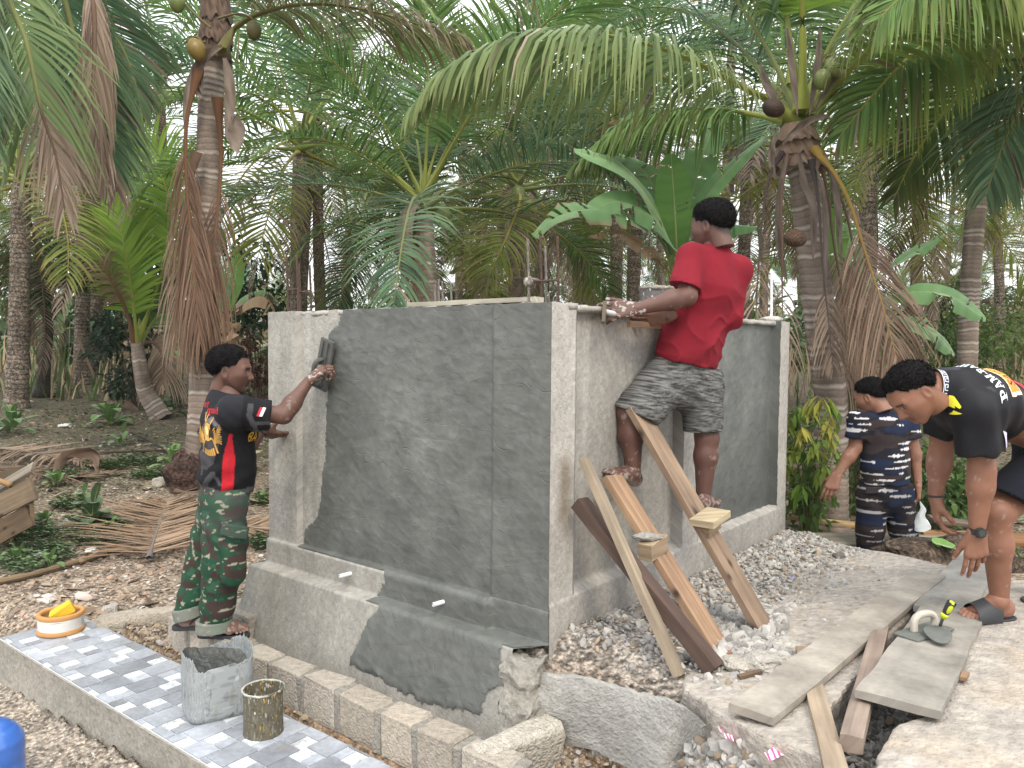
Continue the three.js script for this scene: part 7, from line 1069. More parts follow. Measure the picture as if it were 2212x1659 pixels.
  scatter('leaf_litter', 11000, 68, (r) => { const right = r() < 0.2, d = 5 + 17 * pow(r(), 1.1), p = right ? V3(1.6 + 4.6 * r(), 0, -5.6 - 5 * r()) : V3((-0.62 - 0.2 * r()) * d * r() - 0.4, 0, -d + 0.6); if (onTank(p.x, p.z) || onSlab(p.x, p.z)) return null; const [s] = toSU(p.x, p.z); if (s < -1) return null; p.y = G(p.x, p.z) + 0.008; const z = 0.014 + 0.04 * pow(r(), 2), k = 0.5 + 0.8 * r(); return { p, s: V3(z * (0.6 + r()), z, z * (1 + r())), e: [0.7 * (r() - .5), r() * 6, 0.7 * (r() - .5)], c: r() < 0.55 ? [0.25 * k, 0.18 * k, 0.125 * k] : r() < 0.5 ? [0.38 * k, 0.31 * k, 0.235 * k] : [0.12 * k, 0.085 * k, 0.06 * k] }; }, [lg, lg2], litM);
  // larger stones one can point at
  const rock = (x, y, sz, label, c = [1.15, 1.12, 1.08], e = 0, fl = 0.7, hF = onG) => { const p = hF(x, y), g = rough(new THREE.IcosahedronGeometry(sz, 3), sz * 0.8, 0.9 / sz, x, 4); g.scale(1, fl, 1); g.translate(p.x, p.y + sz * 0.3 + e, p.z); tag(mesh('stone', boxUV(g), stoneM(...c, { bumpScale: 0.02 })), label, 'stone'); };
  rock(239, 1322, 0.05, 'white stone lying by the tiled step near its far corner'); rock(150, 1090, 0.05, 'pale round stone beside the upright weed on the left', [0.9, 0.8, 0.7]); rock(345, 1048, 0.08, 'white husk-like stone in front of the palm root', [1.1, 1.05, 1]); rock(520, 880, 0.09, 'flat pale stone behind the plasterer', [0.8, 0.78, 0.76]);
  rock(1655, 1448, 0.085, 'largest flat broken concrete piece by the pale plank', [1.15, 1.12, 1.08], 0.01, 0.4, onPad); rock(1596, 1452, 0.07, 'flat concrete piece beside the orange wood offcut', [1.1, 1.06, 1.0], 0.01, 0.4, onPad); rock(1700, 1408, 0.05, 'pale rubble stone left of the crossed battens', [1.2, 1.18, 1.12], 0.01, 0.6, onPad); rock(1690, 1196, 0.055, 'grey stone at the far end of the tank wall', [0.85, 0.85, 0.84], 0, 0.8, onPad); rock(1728, 1204, 0.045, 'yellowish stone next to the grey one at the far tank end', [1.2, 1.0, 0.75], 0, 0.7, onPad); rock(1812, 1212, 0.035, 'dark stone on the far rim of the slab', [0.4, 0.38, 0.37], 0.02, 0.7, onPad); rock(1375, 1330, 0.05, 'grey rubble stone under the dark beam', [0.85, 0.84, 0.82], 0, 0.7, onPad);
}
// ---------------------------------------------------------------- leaning planks
{
  const sW = (x) => { const k = (x - 1106) / FOC; return (k * 3.3 - 0.161) / (0.629 - 0.777 * k); }; // along the right wall
  const wallAt = (x, y, off = 0.02) => { const s = sW(x); return at(x, y, 3.3 + 0.777 * s - off); };
  const nOut = UV_.clone().multiplyScalar(-1);
  const lean = (name, label, a, b, w, t, mat, seed, offA = 0.02, eB = 0, roll = 0) => { const p = wallAt(a[0], a[1], offA), q = onPad(b[0], b[1], eB); const dir = q.clone().sub(p).normalize(); let n = nOut.clone().addScaledVector(dir, -nOut.dot(dir)).normalize(); n.applyAxisAngle(dir, roll); const m = mesh(name, boardGeo(p, q, w, t, n, 0, seed), mat); tag(m, label, 'plank'); return { p, q, n, dir }; };
  const A = lean('plank', 'broad orange-brown plank leaning on the wall under the left foot of the man in red', [1322, 1030], [1553, 1402], 0.145, 0.034, woodMat('#c09f86'), 1, 0.05, 0.02);
  const B = lean('plank', 'longer pale plank leaning on the wall under the right foot of the man in red', [1372, 880], [1652, 1360], 0.14, 0.034, woodMat('#b59d8a'), 2, 0.05, 0.02);
  const Cc = lean('wooden_beam', 'dark split beam leaning on the wall behind the light batten', [1252, 1085], [1546, 1446], 0.085, 0.06, woodMat('#6d5850'), 3, 0.08, 0.03); 
  const Dd = lean('batten', 'thin pale batten leaning on the wall in front of the dark beam', [1262, 992], [1468, 1460], 0.055, 0.032, woodMat('#bcad9c'), 4, 0.13, 0.02);
  { // the dark beam's long crack
    const g = boardGeo(Cc.p.clone().lerp(Cc.q, 0.3).addScaledVector(Cc.n, 0.0305), Cc.q.clone().addScaledVector(Cc.n, 0.0305), 0.005, 0.003, Cc.n, 0.0, 6); }
  const cleat = (name, label, x, y, d, w, h, t, S, mat, ry, seed) => { const c = at(x, y, d), g = rough(new RoundedBoxGeometry(w, h, t, 3, 0.004), 0.006, 18, seed); const X = UP.clone().cross(nOut).normalize(); g.applyMatrix4(new THREE.Matrix4().makeBasis(X.clone().applyAxisAngle(nOut, ry), UP.clone().applyAxisAngle(nOut, ry), nOut).setPosition(c)); const u = boxUV(g); const uv = u.attributes.uv; for (let i = 0; i < uv.count; i++) { const a = uv.getX(i); uv.setXY(i, uv.getY(i), a + seed); } tag(mesh(name, u, mat), label, 'wood block'); };
  const dA = A.p.clone().lerp(A.q, 0.42).z * -1, dB = B.p.clone().lerp(B.q, 0.5).z * -1;
  cleat('wood_block', 'chunky wood block nailed as a step on the orange-brown plank', 1411, 1182, dA - 0.05, 0.15, 0.075, 0.07, 0, woodMat('#c9b39b'), 0.16, 2);
  cleat('wood_block', 'flat step board under the right foot of the man in red', 1534, 1119, dB - 0.06, 0.19, 0.035, 0.12, 0, woodMat('#d9c9ae'), 0.14, 3);
  cleat('wood_block', 'small wood block nailed below the step board on the longer pale plank', 1532, 1139, dB - 0.035, 0.13, 0.045, 0.06, 0, woodMat('#c9b398'), 0.18, 4);
  const md = rough(new THREE.SphereGeometry(0.05, 16, 12), 0.03, 20, 4); md.scale(1.3, 0.35, 0.8); const mp = at(1398, 1160, dA - 0.06); md.translate(mp.x, mp.y, mp.z); tag(mesh('mortar_dab', boxUV(md), stoneM(0.8, 0.8, 0.79)), 'dab of grey mortar above the step block on the orange-brown plank', 'mortar');
  // ---- planks lying on the ground, right
  const lie = (name, label, a, b, w, t, e1, e2, mat, seed, cat = 'plank', warp = 0) => { const p = onPad(a[0], a[1], e1), q = onPad(b[0], b[1], e2); return tag(mesh(name, boardGeo(p, q, w, t, V3(0, 1, 0), warp, seed), mat), label, cat); };
  const cemT = dataTex(512, (u, v) => { const b = fA(u, v), c = fB(u, v), g = fS(u, v), w = clamp(1 - abs((u * 6 % 1) - 0.5) * 12) * 0.03; const l = 0.80 + 0.42 * (b - 0.5) + 0.2 * (c - 0.5) + 0.08 * (g - 0.5) - w; return [l, l * 0.985, l * 0.96]; }, true), cemW = (h) => std({ color: srgb(h), map: cemT, bumpMap: TEX.woodB, bumpScale: 0.002, roughness: 0.9 });
  const grey = (h) => woodMat(h, { roughness: 0.9 });
  lie('batten', 'short batten running out of the picture below the long pale plank', [1815, 1700], [1736, 1404], 0.062, 0.03, 0.03, 0.03, woodMat('#cdbca8'), 11, 'batten');
  lie('batten', 'stained red-brown batten lying under the wide grey board', [1838, 1608], [1902, 1362], 0.062, 0.05, 0.04, 0.035, woodMat('#b5a49c'), 12, 'batten');
  lie('plank', 'long pale cement-stained plank lying diagonally across the slab', [1622, 1543], [2006, 1243], 0.155, 0.027, 0.05, 0.07, cemW('#bdb8b0'), 13);
  lie('plank', 'wide grey cement-stained board carrying the trowels', [1938, 1522], [2056, 1326], 0.24, 0.028, 0.072, 0.048, cemW('#aba8a2'), 14);
  lie('plank', 'far grey board beyond the foot of the bending man', [2032, 1325], [2125, 1196], 0.22, 0.03, 0.035, 0.03, cemW('#abaaa7'), 15);
  const off = (x, y, l, w, rot, hex, label, e = 0.03) => { const c = onPad(x, y, e), d = V3(cos(rot), 0.06, sin(rot)).multiplyScalar(l / 2); tag(mesh('wood_offcut', boardGeo(c.clone().sub(d), c.clone().add(d), w, 0.012, UP, 0, x), woodMat(hex)), label, 'wood offcut'); };
  off(1592, 1404, 0.14, 0.03, -0.5, '#b98562', 'orange wood offcut on the rubble below the longer plank'); off(1605, 1425, 0.10, 0.025, 0.8, '#c4a893', 'pinkish splinter beside the orange offcut'); off(1620, 1456, 0.10, 0.022, -0.35, '#8a7462', 'dark splinter on the rubble near the long pale plank'); off(2084, 1460, 0.055, 0.022, -0.9, '#c2a184', 'small wood chip alone on the right slab', 0.045); off(1552, 1354, 0.12, 0.008, -0.9, '#6a5a4e', 'thin dark stick on the rubble beside the orange-brown plank');
}
// ---------------------------------------------------------------- trowels on the board
{
  const cem = std({ map: wetMap, color: lin(1.1, 1.12, 1.08), bumpMap: TEX.dryB, bumpScale: 0.003, roughness: 0.75 });
  const top = (x, y, e = 0.085) => onPad(x, y, e);
  const c = top(1996, 1364), F = thing('hand_float', 'cement-crusted float with a pale bow handle on the wide grey board', 'hand float', c, 0.55);
  const pl = rough(new RoundedBoxGeometry(0.25, 0.012, 0.10, 4, 0.005), 0.006, 24, 2); mesh('plate', boxUV(pl), cem, F);
  mesh('handle', tube([V3(-0.05, 0.004, 0), V3(-0.05, 0.05, 0), V3(-0.03, 0.066, 0), V3(0.03, 0.066, 0), V3(0.05, 0.05, 0), V3(0.05, 0.004, 0)], 0.014, 10, 30), std({ map: TEX.dry, color: lin(1.2, 1.15, 1.08), roughness: 0.8 }), F).rotation.y = -0.2;
  const b = top(2026, 1368, 0.098), Tt = thing('brick_trowel', 'pointing trowel with yellow and black grip resting on the float', 'trowel', b);
  const S = new THREE.Shape(); S.moveTo(0, 0.055); S.bezierCurveTo(0.03, 0.05, 0.048, 0.03, 0.046, 0.005); S.bezierCurveTo(0.045, -0.03, 0.03, -0.06, 0.018, -0.075); S.bezierCurveTo(0, -0.085, -0.01, -0.08, -0.02, -0.072); S.bezierCurveTo(-0.036, -0.05, -0.046, -0.02, -0.046, 0.005); S.bezierCurveTo(-0.046, 0.03, -0.03, 0.05, 0, 0.055);
  const bg = new THREE.ExtrudeGeometry(S, { depth: 0.004, bevelEnabled: true, bevelSize: 0.002, bevelThickness: 0.001, bevelSegments: 1 }).rotateX(-PI / 2); bg.rotateY(-0.35).rotateX(0.12).rotateZ(0.05); mesh('blade', boxUV(bg), cem, Tt);
  const p0 = top(2031, 1352, 0.10).sub(b), p1 = top(2034, 1343, 0.135).sub(b), h0 = at(2037, 1334, -b.z - 0.0).sub(b), h1 = at(2056, 1302, -b.z - 0.02).sub(b);
  mesh('shank', tube([p0, p1, h0], 0.006, 8, 12), cem, Tt);
  const dir = h1.clone().sub(h0).normalize(), Lh = h0.distanceTo(h1), q = new THREE.Quaternion().setFromUnitVectors(V3(0, 1, 0), dir), lathe = (pr, m, n) => mesh(n, new THREE.LatheGeometry(pr.map(p => new THREE.Vector2(...p)), 20).applyQuaternion(q).translate(h0.x, h0.y, h0.z), m, Tt);
  const yel = std({ color: lin(0.52, 0.60, 0.03), roughness: 0.5 }), blk = std({ color: lin(0.03, 0.03, 0.033), roughness: 0.6 });
  lathe([[0, 0], [0.012, 0], [0.014, 0.012], [0.0125, 0.02], [0, 0.02]], yel, 'ferrule'); lathe([[0, 0.02], [0.0125, 0.02], [0.015, 0.045], [0.0165, 0.07], [0.0155, Lh * 0.85], [0.011, Lh], [0, Lh + 0.003]], blk, 'grip');
  const yi = new THREE.SphereGeometry(0.0125, 14, 10); yi.scale(0.75, 2.0, 0.5).applyQuaternion(q); const yc = h0.clone().lerp(h1, 0.66).add(V3(-0.001, 0, 0.0115)); mesh('grip_inlay', yi.translate(yc.x, yc.y, yc.z), yel, Tt);
  const rg = new THREE.TorusGeometry(0.007, 0.0028, 8, 18).rotateX(PI / 2).applyQuaternion(q).translate(...h1.clone().addScaledVector(dir, 0.002).toArray()); mesh('hang_ring', rg, yel, Tt);
}
// ---------------------------------------------------------------- containers on the tiled step
{
  const SY = -0.078;
  // cut-open jerrycan with mortar
  const c = onY(470, 1535, SY), J = thing('cut_jerrycan', 'whitish plastic jerrycan with its top hacked off, half full of wet mortar', 'jerrycan', c);
  const a = 0.148, b = 0.125, rr = 0.035, N = 120, rows = 22, ring = (t) => { const n = 5.5; const an = t * 2 * PI, x = Math.sign(cos(an)) * pow(abs(cos(an)), 2 / n) * a, z = Math.sign(sin(an)) * pow(abs(sin(an)), 2 / n) * b; return [x, z]; };
  const rot = 0.56, topH = (t) => { const an = (t * 2 * PI); return 0.285 + 0.022 * cos(an * 2 + 1) + 0.020 * fbm(cos(an) * 4, sin(an) * 4, 3, 2) + 0.034 * pow(max(0, ns(cos(an) * 9, sin(an) * 9, 6)), 1) - 0.045 * exp(-pow(((t - 0.30 + 1.5) % 1 - 0.5) / 0.05, 2)) + 0.02 * exp(-pow(((t - 0.02 + 1.5) % 1 - 0.5) / 0.02, 2)); };
  const pos = [], uv = [], idx = []; for (const side of [0, 1]) { const o = pos.length / 3; for (let j = 0; j <= rows; j++) for (let i = 0; i <= N; i++) { const t = i / N, [x, z] = ring(t), h = topH(t % 1) * j / rows; let k = 1 - 0.14 * pow(1 - clamp(h / 0.03), 2) + 0.012 * sst(0.004, 0, abs(h - 0.105) - 0.004) * (1 - side) + 0.012 * sst(0.004, 0, abs(h - 0.19) - 0.004) * (1 - side) + 0.03 * fbm(x * 9, h * 9, z * 9, 2) - side * 0.02; const X = x * k, Z = z * k; pos.push(X * cos(rot) + Z * sin(rot), h, -X * sin(rot) + Z * cos(rot)); uv.push(t * 3, h * 4); } const w = N + 1; for (let j = 0; j < rows; j++) for (let i = 0; i < N; i++) { const q = o + j * w + i; side ? idx.push(q, q + 1, q + w, q + 1, q + w + 1, q + w) : idx.push(q, q + w, q + 1, q + 1, q + w, q + w + 1); } }
  { const w = N + 1, o2 = (rows + 1) * w; for (let i = 0; i < N; i++) { const p = rows * w + i, q = o2 + rows * w + i; idx.push(p, q, p + 1, p + 1, q, q + 1); } }
  const streakT = (base, seed) => canvasTex(1024, 512, (x, w, h) => { x.fillStyle = base; x.fillRect(0, 0, w, h); const r = rng(seed); for (let i = 0; i < 170; i++) { const g = 60 + 90 * r(); x.fillStyle = `rgba(${g},${g},${g * 0.96},${0.12 + 0.34 * r()})`; const X = r() * w, Y = r() * h, l = 30 + 190 * r(); x.beginPath(); x.moveTo(X, Y); x.quadraticCurveTo(X + 8 + 20 * r(), Y + l / 2, X + 4, Y + l); x.quadraticCurveTo(X - 14 * r(), Y + l / 2, X, Y); x.fill(); } for (let i = 0; i < 900; i++) { const g = r() < 0.7 ? 50 + 40 * r() : 225; x.fillStyle = `rgba(${g},${g},${g},${0.3 * r()})`; const X = r() * w, Y = h * (1 - pow(r(), 1.6)), q = 2 + 14 * pow(r(), 3); x.beginPath(); x.ellipse(X, Y, q, q * (0.5 + 1.6 * r()), r() * 3, 0, 7); x.fill(); } }, true, true);
  mesh('shell', geo(pos, idx, uv), std({ map: streakT('#93999b', 3), roughness: 0.55, side: THREE.DoubleSide }), J);
  const mp = [], mi = [], MU = []; const K = 40; for (let j = 0; j <= K; j++) for (let i = 0; i <= N; i++) { const t = i / N, [x, z] = ring(t), k = j / K * 0.965; const X = x * k, Z = z * k, h = 0.205 + 0.05 * X / a * -0.6 + 0.03 * (Z < 0 ? -Z / b : 0) + 0.02 * fbm(X * 22, Z * 22, 2, 4) + 0.03 * pow(j / K, 6) * (Z < 0.03 ? 1 : 0.1); mp.push(X * cos(rot) + Z * sin(rot), h, -X * sin(rot) + Z * cos(rot)); MU.push(X, Z); } for (let j = 0; j < K; j++) for (let i = 0; i < N; i++) { const q = j * (N + 1) + i; mi.push(q, q + 1, q + N + 1, q + 1, q + N + 2, q + N + 1); }
  mesh('wet_mortar', geo(mp, mi, MU), std({ map: wetMap, color: lin(0.48, 0.48, 0.48), bumpMap: TEX.dryB, bumpScale: 0.008, roughness: 0.5 }), J);
  // old paint can
  const pc = onY(569, 1581, SY), P = thing('paint_can', 'rusty dented paint can splashed with white and yellow drips', 'can', pc); const prof = [[0, 0.004], [0.082, 0.004], [0.086, 0], [0.088, 0.004], [0.086, 0.01], [0.086, 0.185], [0.091, 0.19], [0.092, 0.197], [0.089, 0.203], [0.083, 0.199], [0.083, 0.03], [0, 0.03]].map(p => new THREE.Vector2(...p));
  const lg = new THREE.LatheGeometry(prof, 48), lp = lg.attributes.position; for (let i = 0; i < lp.count; i++) { const x = lp.getX(i), y = lp.getY(i), z = lp.getZ(i), an = atan2(z, x); const k = 1 + 0.035 * sin(2 * an + 0.5) * y / 0.2 + 0.02 * fbm(cos(an) * 2, sin(an) * 2, y * 9, 2); lp.setXYZ(i, x * k, y + 0.006 * sin(an + 1) * (y / 0.2), z * k); } lg.computeVertexNormals();
  const canT = canvasTex(1024, 512, (x, w, h) => { x.fillStyle = '#5f5b4f'; x.fillRect(0, 0, w, h); const r = rng(6); for (let i = 0; i < 1500; i++) { const k = r(); x.fillStyle = k < 0.3 ? `rgba(150,125,40,${0.3 * r()})` : k < 0.55 ? `rgba(190,195,185,${0.35 * r()})` : k < 0.8 ? `rgba(50,46,40,${0.5 * r()})` : `rgba(120,110,85,${0.4 * r()})`; const X = r() * w, Y = r() * h, l = 6 + 60 * r() * r(), q = 2 + 7 * r(); x.beginPath(); x.ellipse(X, Y, q, l, 0, 0, 7); x.fill(); } for (let i = 0; i < 130; i++) { x.fillStyle = r() < 0.7 ? `rgba(225,230,222,${0.5 + 0.4 * r()})` : 'rgba(200,150,30,.8)'; const X = r() * w, Y = r() < 0.5 ? 130 * r() : r() * h, q = 3 + 9 * r(); x.beginPath(); x.ellipse(X, Y, q * 0.6, q * (1 + 2 * r()), 0, 0, 7); x.fill(); } }, true, true);
  { const u = lg.attributes.uv; for (let i = 0; i < u.count; i++) { u.setXY(i, u.getX(i), lp.getY(i) / 0.21); } } mesh('can_body', lg, std({ map: canT, roughness: 0.6, metalness: 0.25, bumpMap: TEX.dryB, bumpScale: 0.001, side: THREE.DoubleSide }), P);
  mesh('rim', boxUV(rough(new THREE.TorusGeometry(0.089, 0.005, 8, 60).rotateX(PI / 2).translate(0, 0.2, 0), 0.003, 60, 3)), stoneM(1.1, 1.15, 1.1), P);
  // spool wound with clear fishing line
  const rc = onY(132, 1362, SY + 0.005), Rr = thing('line_spool', 'orange ring spool wound with clear line, holding a yellow sponge', 'line spool', rc), R0 = 0.128;
  const org = std({ color: lin(0.50, 0.25, 0.085), roughness: 0.75 }), fl = (y) => { const g = new THREE.LatheGeometry([[R0 - 0.022, -0.013], [R0 - 0.004, -0.013], [R0, -0.008], [R0, 0.008], [R0 - 0.004, 0.013], [R0 - 0.022, 0.013], [R0 - 0.024, 0], [R0 - 0.022, -0.013]].map(p => new THREE.Vector2(...p)), 64); g.translate(0, y, 0); return boxUV(g); };
  mesh('flange', fl(0.013), org, Rr); mesh('flange', fl(0.105), org, Rr); mesh('hub', boxUV(new THREE.CylinderGeometry(R0 - 0.02, R0 - 0.02, 0.09, 48, 1, true).translate(0, 0.06, 0)), std({ color: lin(0.46, 0.24, 0.085), side: THREE.DoubleSide, roughness: 0.8 }), Rr);
  { const gs = [], r = rng(12); for (let i = 0; i < 46; i++) { const y0 = 0.03 + 0.06 * r(), tl = 0.03 * (r() - .5), ph = r() * 6; const pts = []; for (let k = 0; k <= 24; k++) { const an = k / 24 * 2 * PI; pts.push(V3(cos(an) * (R0 - 0.008), clamp(y0 + tl * sin(an + ph), 0.027, 0.092), sin(an) * (R0 - 0.008))); } gs.push(tube(pts, 0.0035, 4, 48, 1, false)); } mesh('wound_line', merge(gs), phys({ color: lin(0.72, 0.69, 0.65), roughness: 0.35, clearcoat: 0.5 }), Rr).userData.kind = 'stuff'; }
  const sp = rough(new RoundedBoxGeometry(0.13, 0.07, 0.09, 6, 0.012), 0.012, 20, 4); sp.rotateZ(0.55).rotateY(0.5); const spo = mesh('yellow_sponge', boxUV(sp), std({ color: lin(0.66, 0.44, 0.03), bumpMap: TEX.dryB, bumpScale: 0.004, roughness: 0.95 })); spo.position.copy(rc).add(V3(0.01, 0.115, 0.0)); tag(spo, 'yellow sponge block tilted inside the ring spool', 'sponge');
  // blue water bottle at the bottom left
  const bc = onY(-22, 1720, -0.3), Bt = thing('water_bottle', 'blue plastic water gallon cut off by the bottom left corner', 'water bottle', bc); const bp = [[0, 0], [0.12, 0], [0.135, 0.015], [0.135, 0.05], [0.128, 0.06], [0.135, 0.07], [0.135, 0.15], [0.128, 0.16], [0.135, 0.17], [0.136, 0.215], [0.13, 0.225], [0.134, 0.235], [0.130, 0.255], [0.118, 0.265], [0.116, 0.278], [0.098, 0.298], [0.085, 0.302], [0.082, 0.314], [0.05, 0.332], [0.032, 0.338], [0.03, 0.37], [0.034, 0.374], [0.034, 0.39], [0, 0.392]].map(p => new THREE.Vector2(...p));
  mesh('bottle_body', new THREE.LatheGeometry(bp, 56), phys({ color: lin(0.05, 0.16, 0.55), roughness: 0.28, transmission: 0.15, thickness: 0.01, clearcoat: 0.4 }), Bt);
  // mortar bucket on the tank's far rim
  const kp = tk(2.78, 1.02, HT + 0.002), K2 = thing('mortar_bucket', 'grey mortar-caked bucket with paint spots on the tank rim', 'bucket', kp); const kb = [[0, 0], [0.10, 0], [0.105, 0.005], [0.128, 0.25], [0.134, 0.255], [0.136, 0.275], [0.130, 0.28], [0.124, 0.275], [0.102, 0.02], [0, 0.02]].map(p => new THREE.Vector2(...p));
  const kt = canvasTex(512, 256, (x, w, h) => { x.fillStyle = '#6e6a68'; x.fillRect(0, 0, w, h); const r = rng(2); for (let i = 0; i < 500; i++) { const g = 70 + 130 * r(); x.fillStyle = r() < 0.06 ? 'rgba(190,30,40,.9)' : r() < 0.05 ? 'rgba(240,240,245,.9)' : `rgba(${g},${g * .97},${g * .96},${0.4 * r()})`; x.beginPath(); x.ellipse(r() * w, r() * h, 2 + 9 * r(), 2 + 12 * r(), 0, 0, 7); x.fill(); } x.fillStyle = '#dfe3ea'; x.font = 'bold 34px sans-serif'; }, true, true);
  const kg = new THREE.LatheGeometry(kb, 40); { const u = kg.attributes.uv, p = kg.attributes.position; for (let i = 0; i < u.count; i++) u.setXY(i, u.getX(i) * 2, p.getY(i) / 0.28); } mesh('bucket_body', kg, std({ map: kt, roughness: 0.8, side: THREE.DoubleSide }), K2);
  mesh('mortar_rim', boxUV(rough(new THREE.TorusGeometry(0.128, 0.014, 8, 50).rotateX(PI / 2).translate(0, 0.272, 0), 0.016, 24, 3)), stoneM(0.95, 0.92, 0.86), K2);
  const hp = []; for (let i = 0; i <= 16; i++) { const an = PI * i / 16; hp.push(V3(-0.136 * cos(an), 0.235 - 0.10 * sin(an) , 0.05 + 0.095 * sin(an))); } const hm = mesh('bucket_handle', tube(hp, 0.006, 6, 30), stoneM(1.0, 0.97, 0.92), K2); hm.rotation.y = -0.2; hm.rotation.z = 0.28;
  // long pale board lying on the rim above the wet plaster
  tag(mesh('plank', boardGeo(tk(0.09, 0.92, HT + 0.016), tk(0.09, 0.14, HT + 0.018), 0.10, 0.024, UP, 0, 9), woodMat('#d9d6cd')), 'whitish board lying flat along the tank rim above the wet plaster', 'plank');
  const mr = rough(new THREE.SphereGeometry(0.05, 16, 10), 0.03, 20, 3).scale(1.6, 0.5, 1).translate(...tk(2.72, 0.08, HT + 0.012).toArray()); tag(mesh('mortar_dab', boxUV(mr), stoneM(1.3, 1.3, 1.3)), 'pale dab of mortar at the foot of the white rod on the far tank end', 'mortar');
}
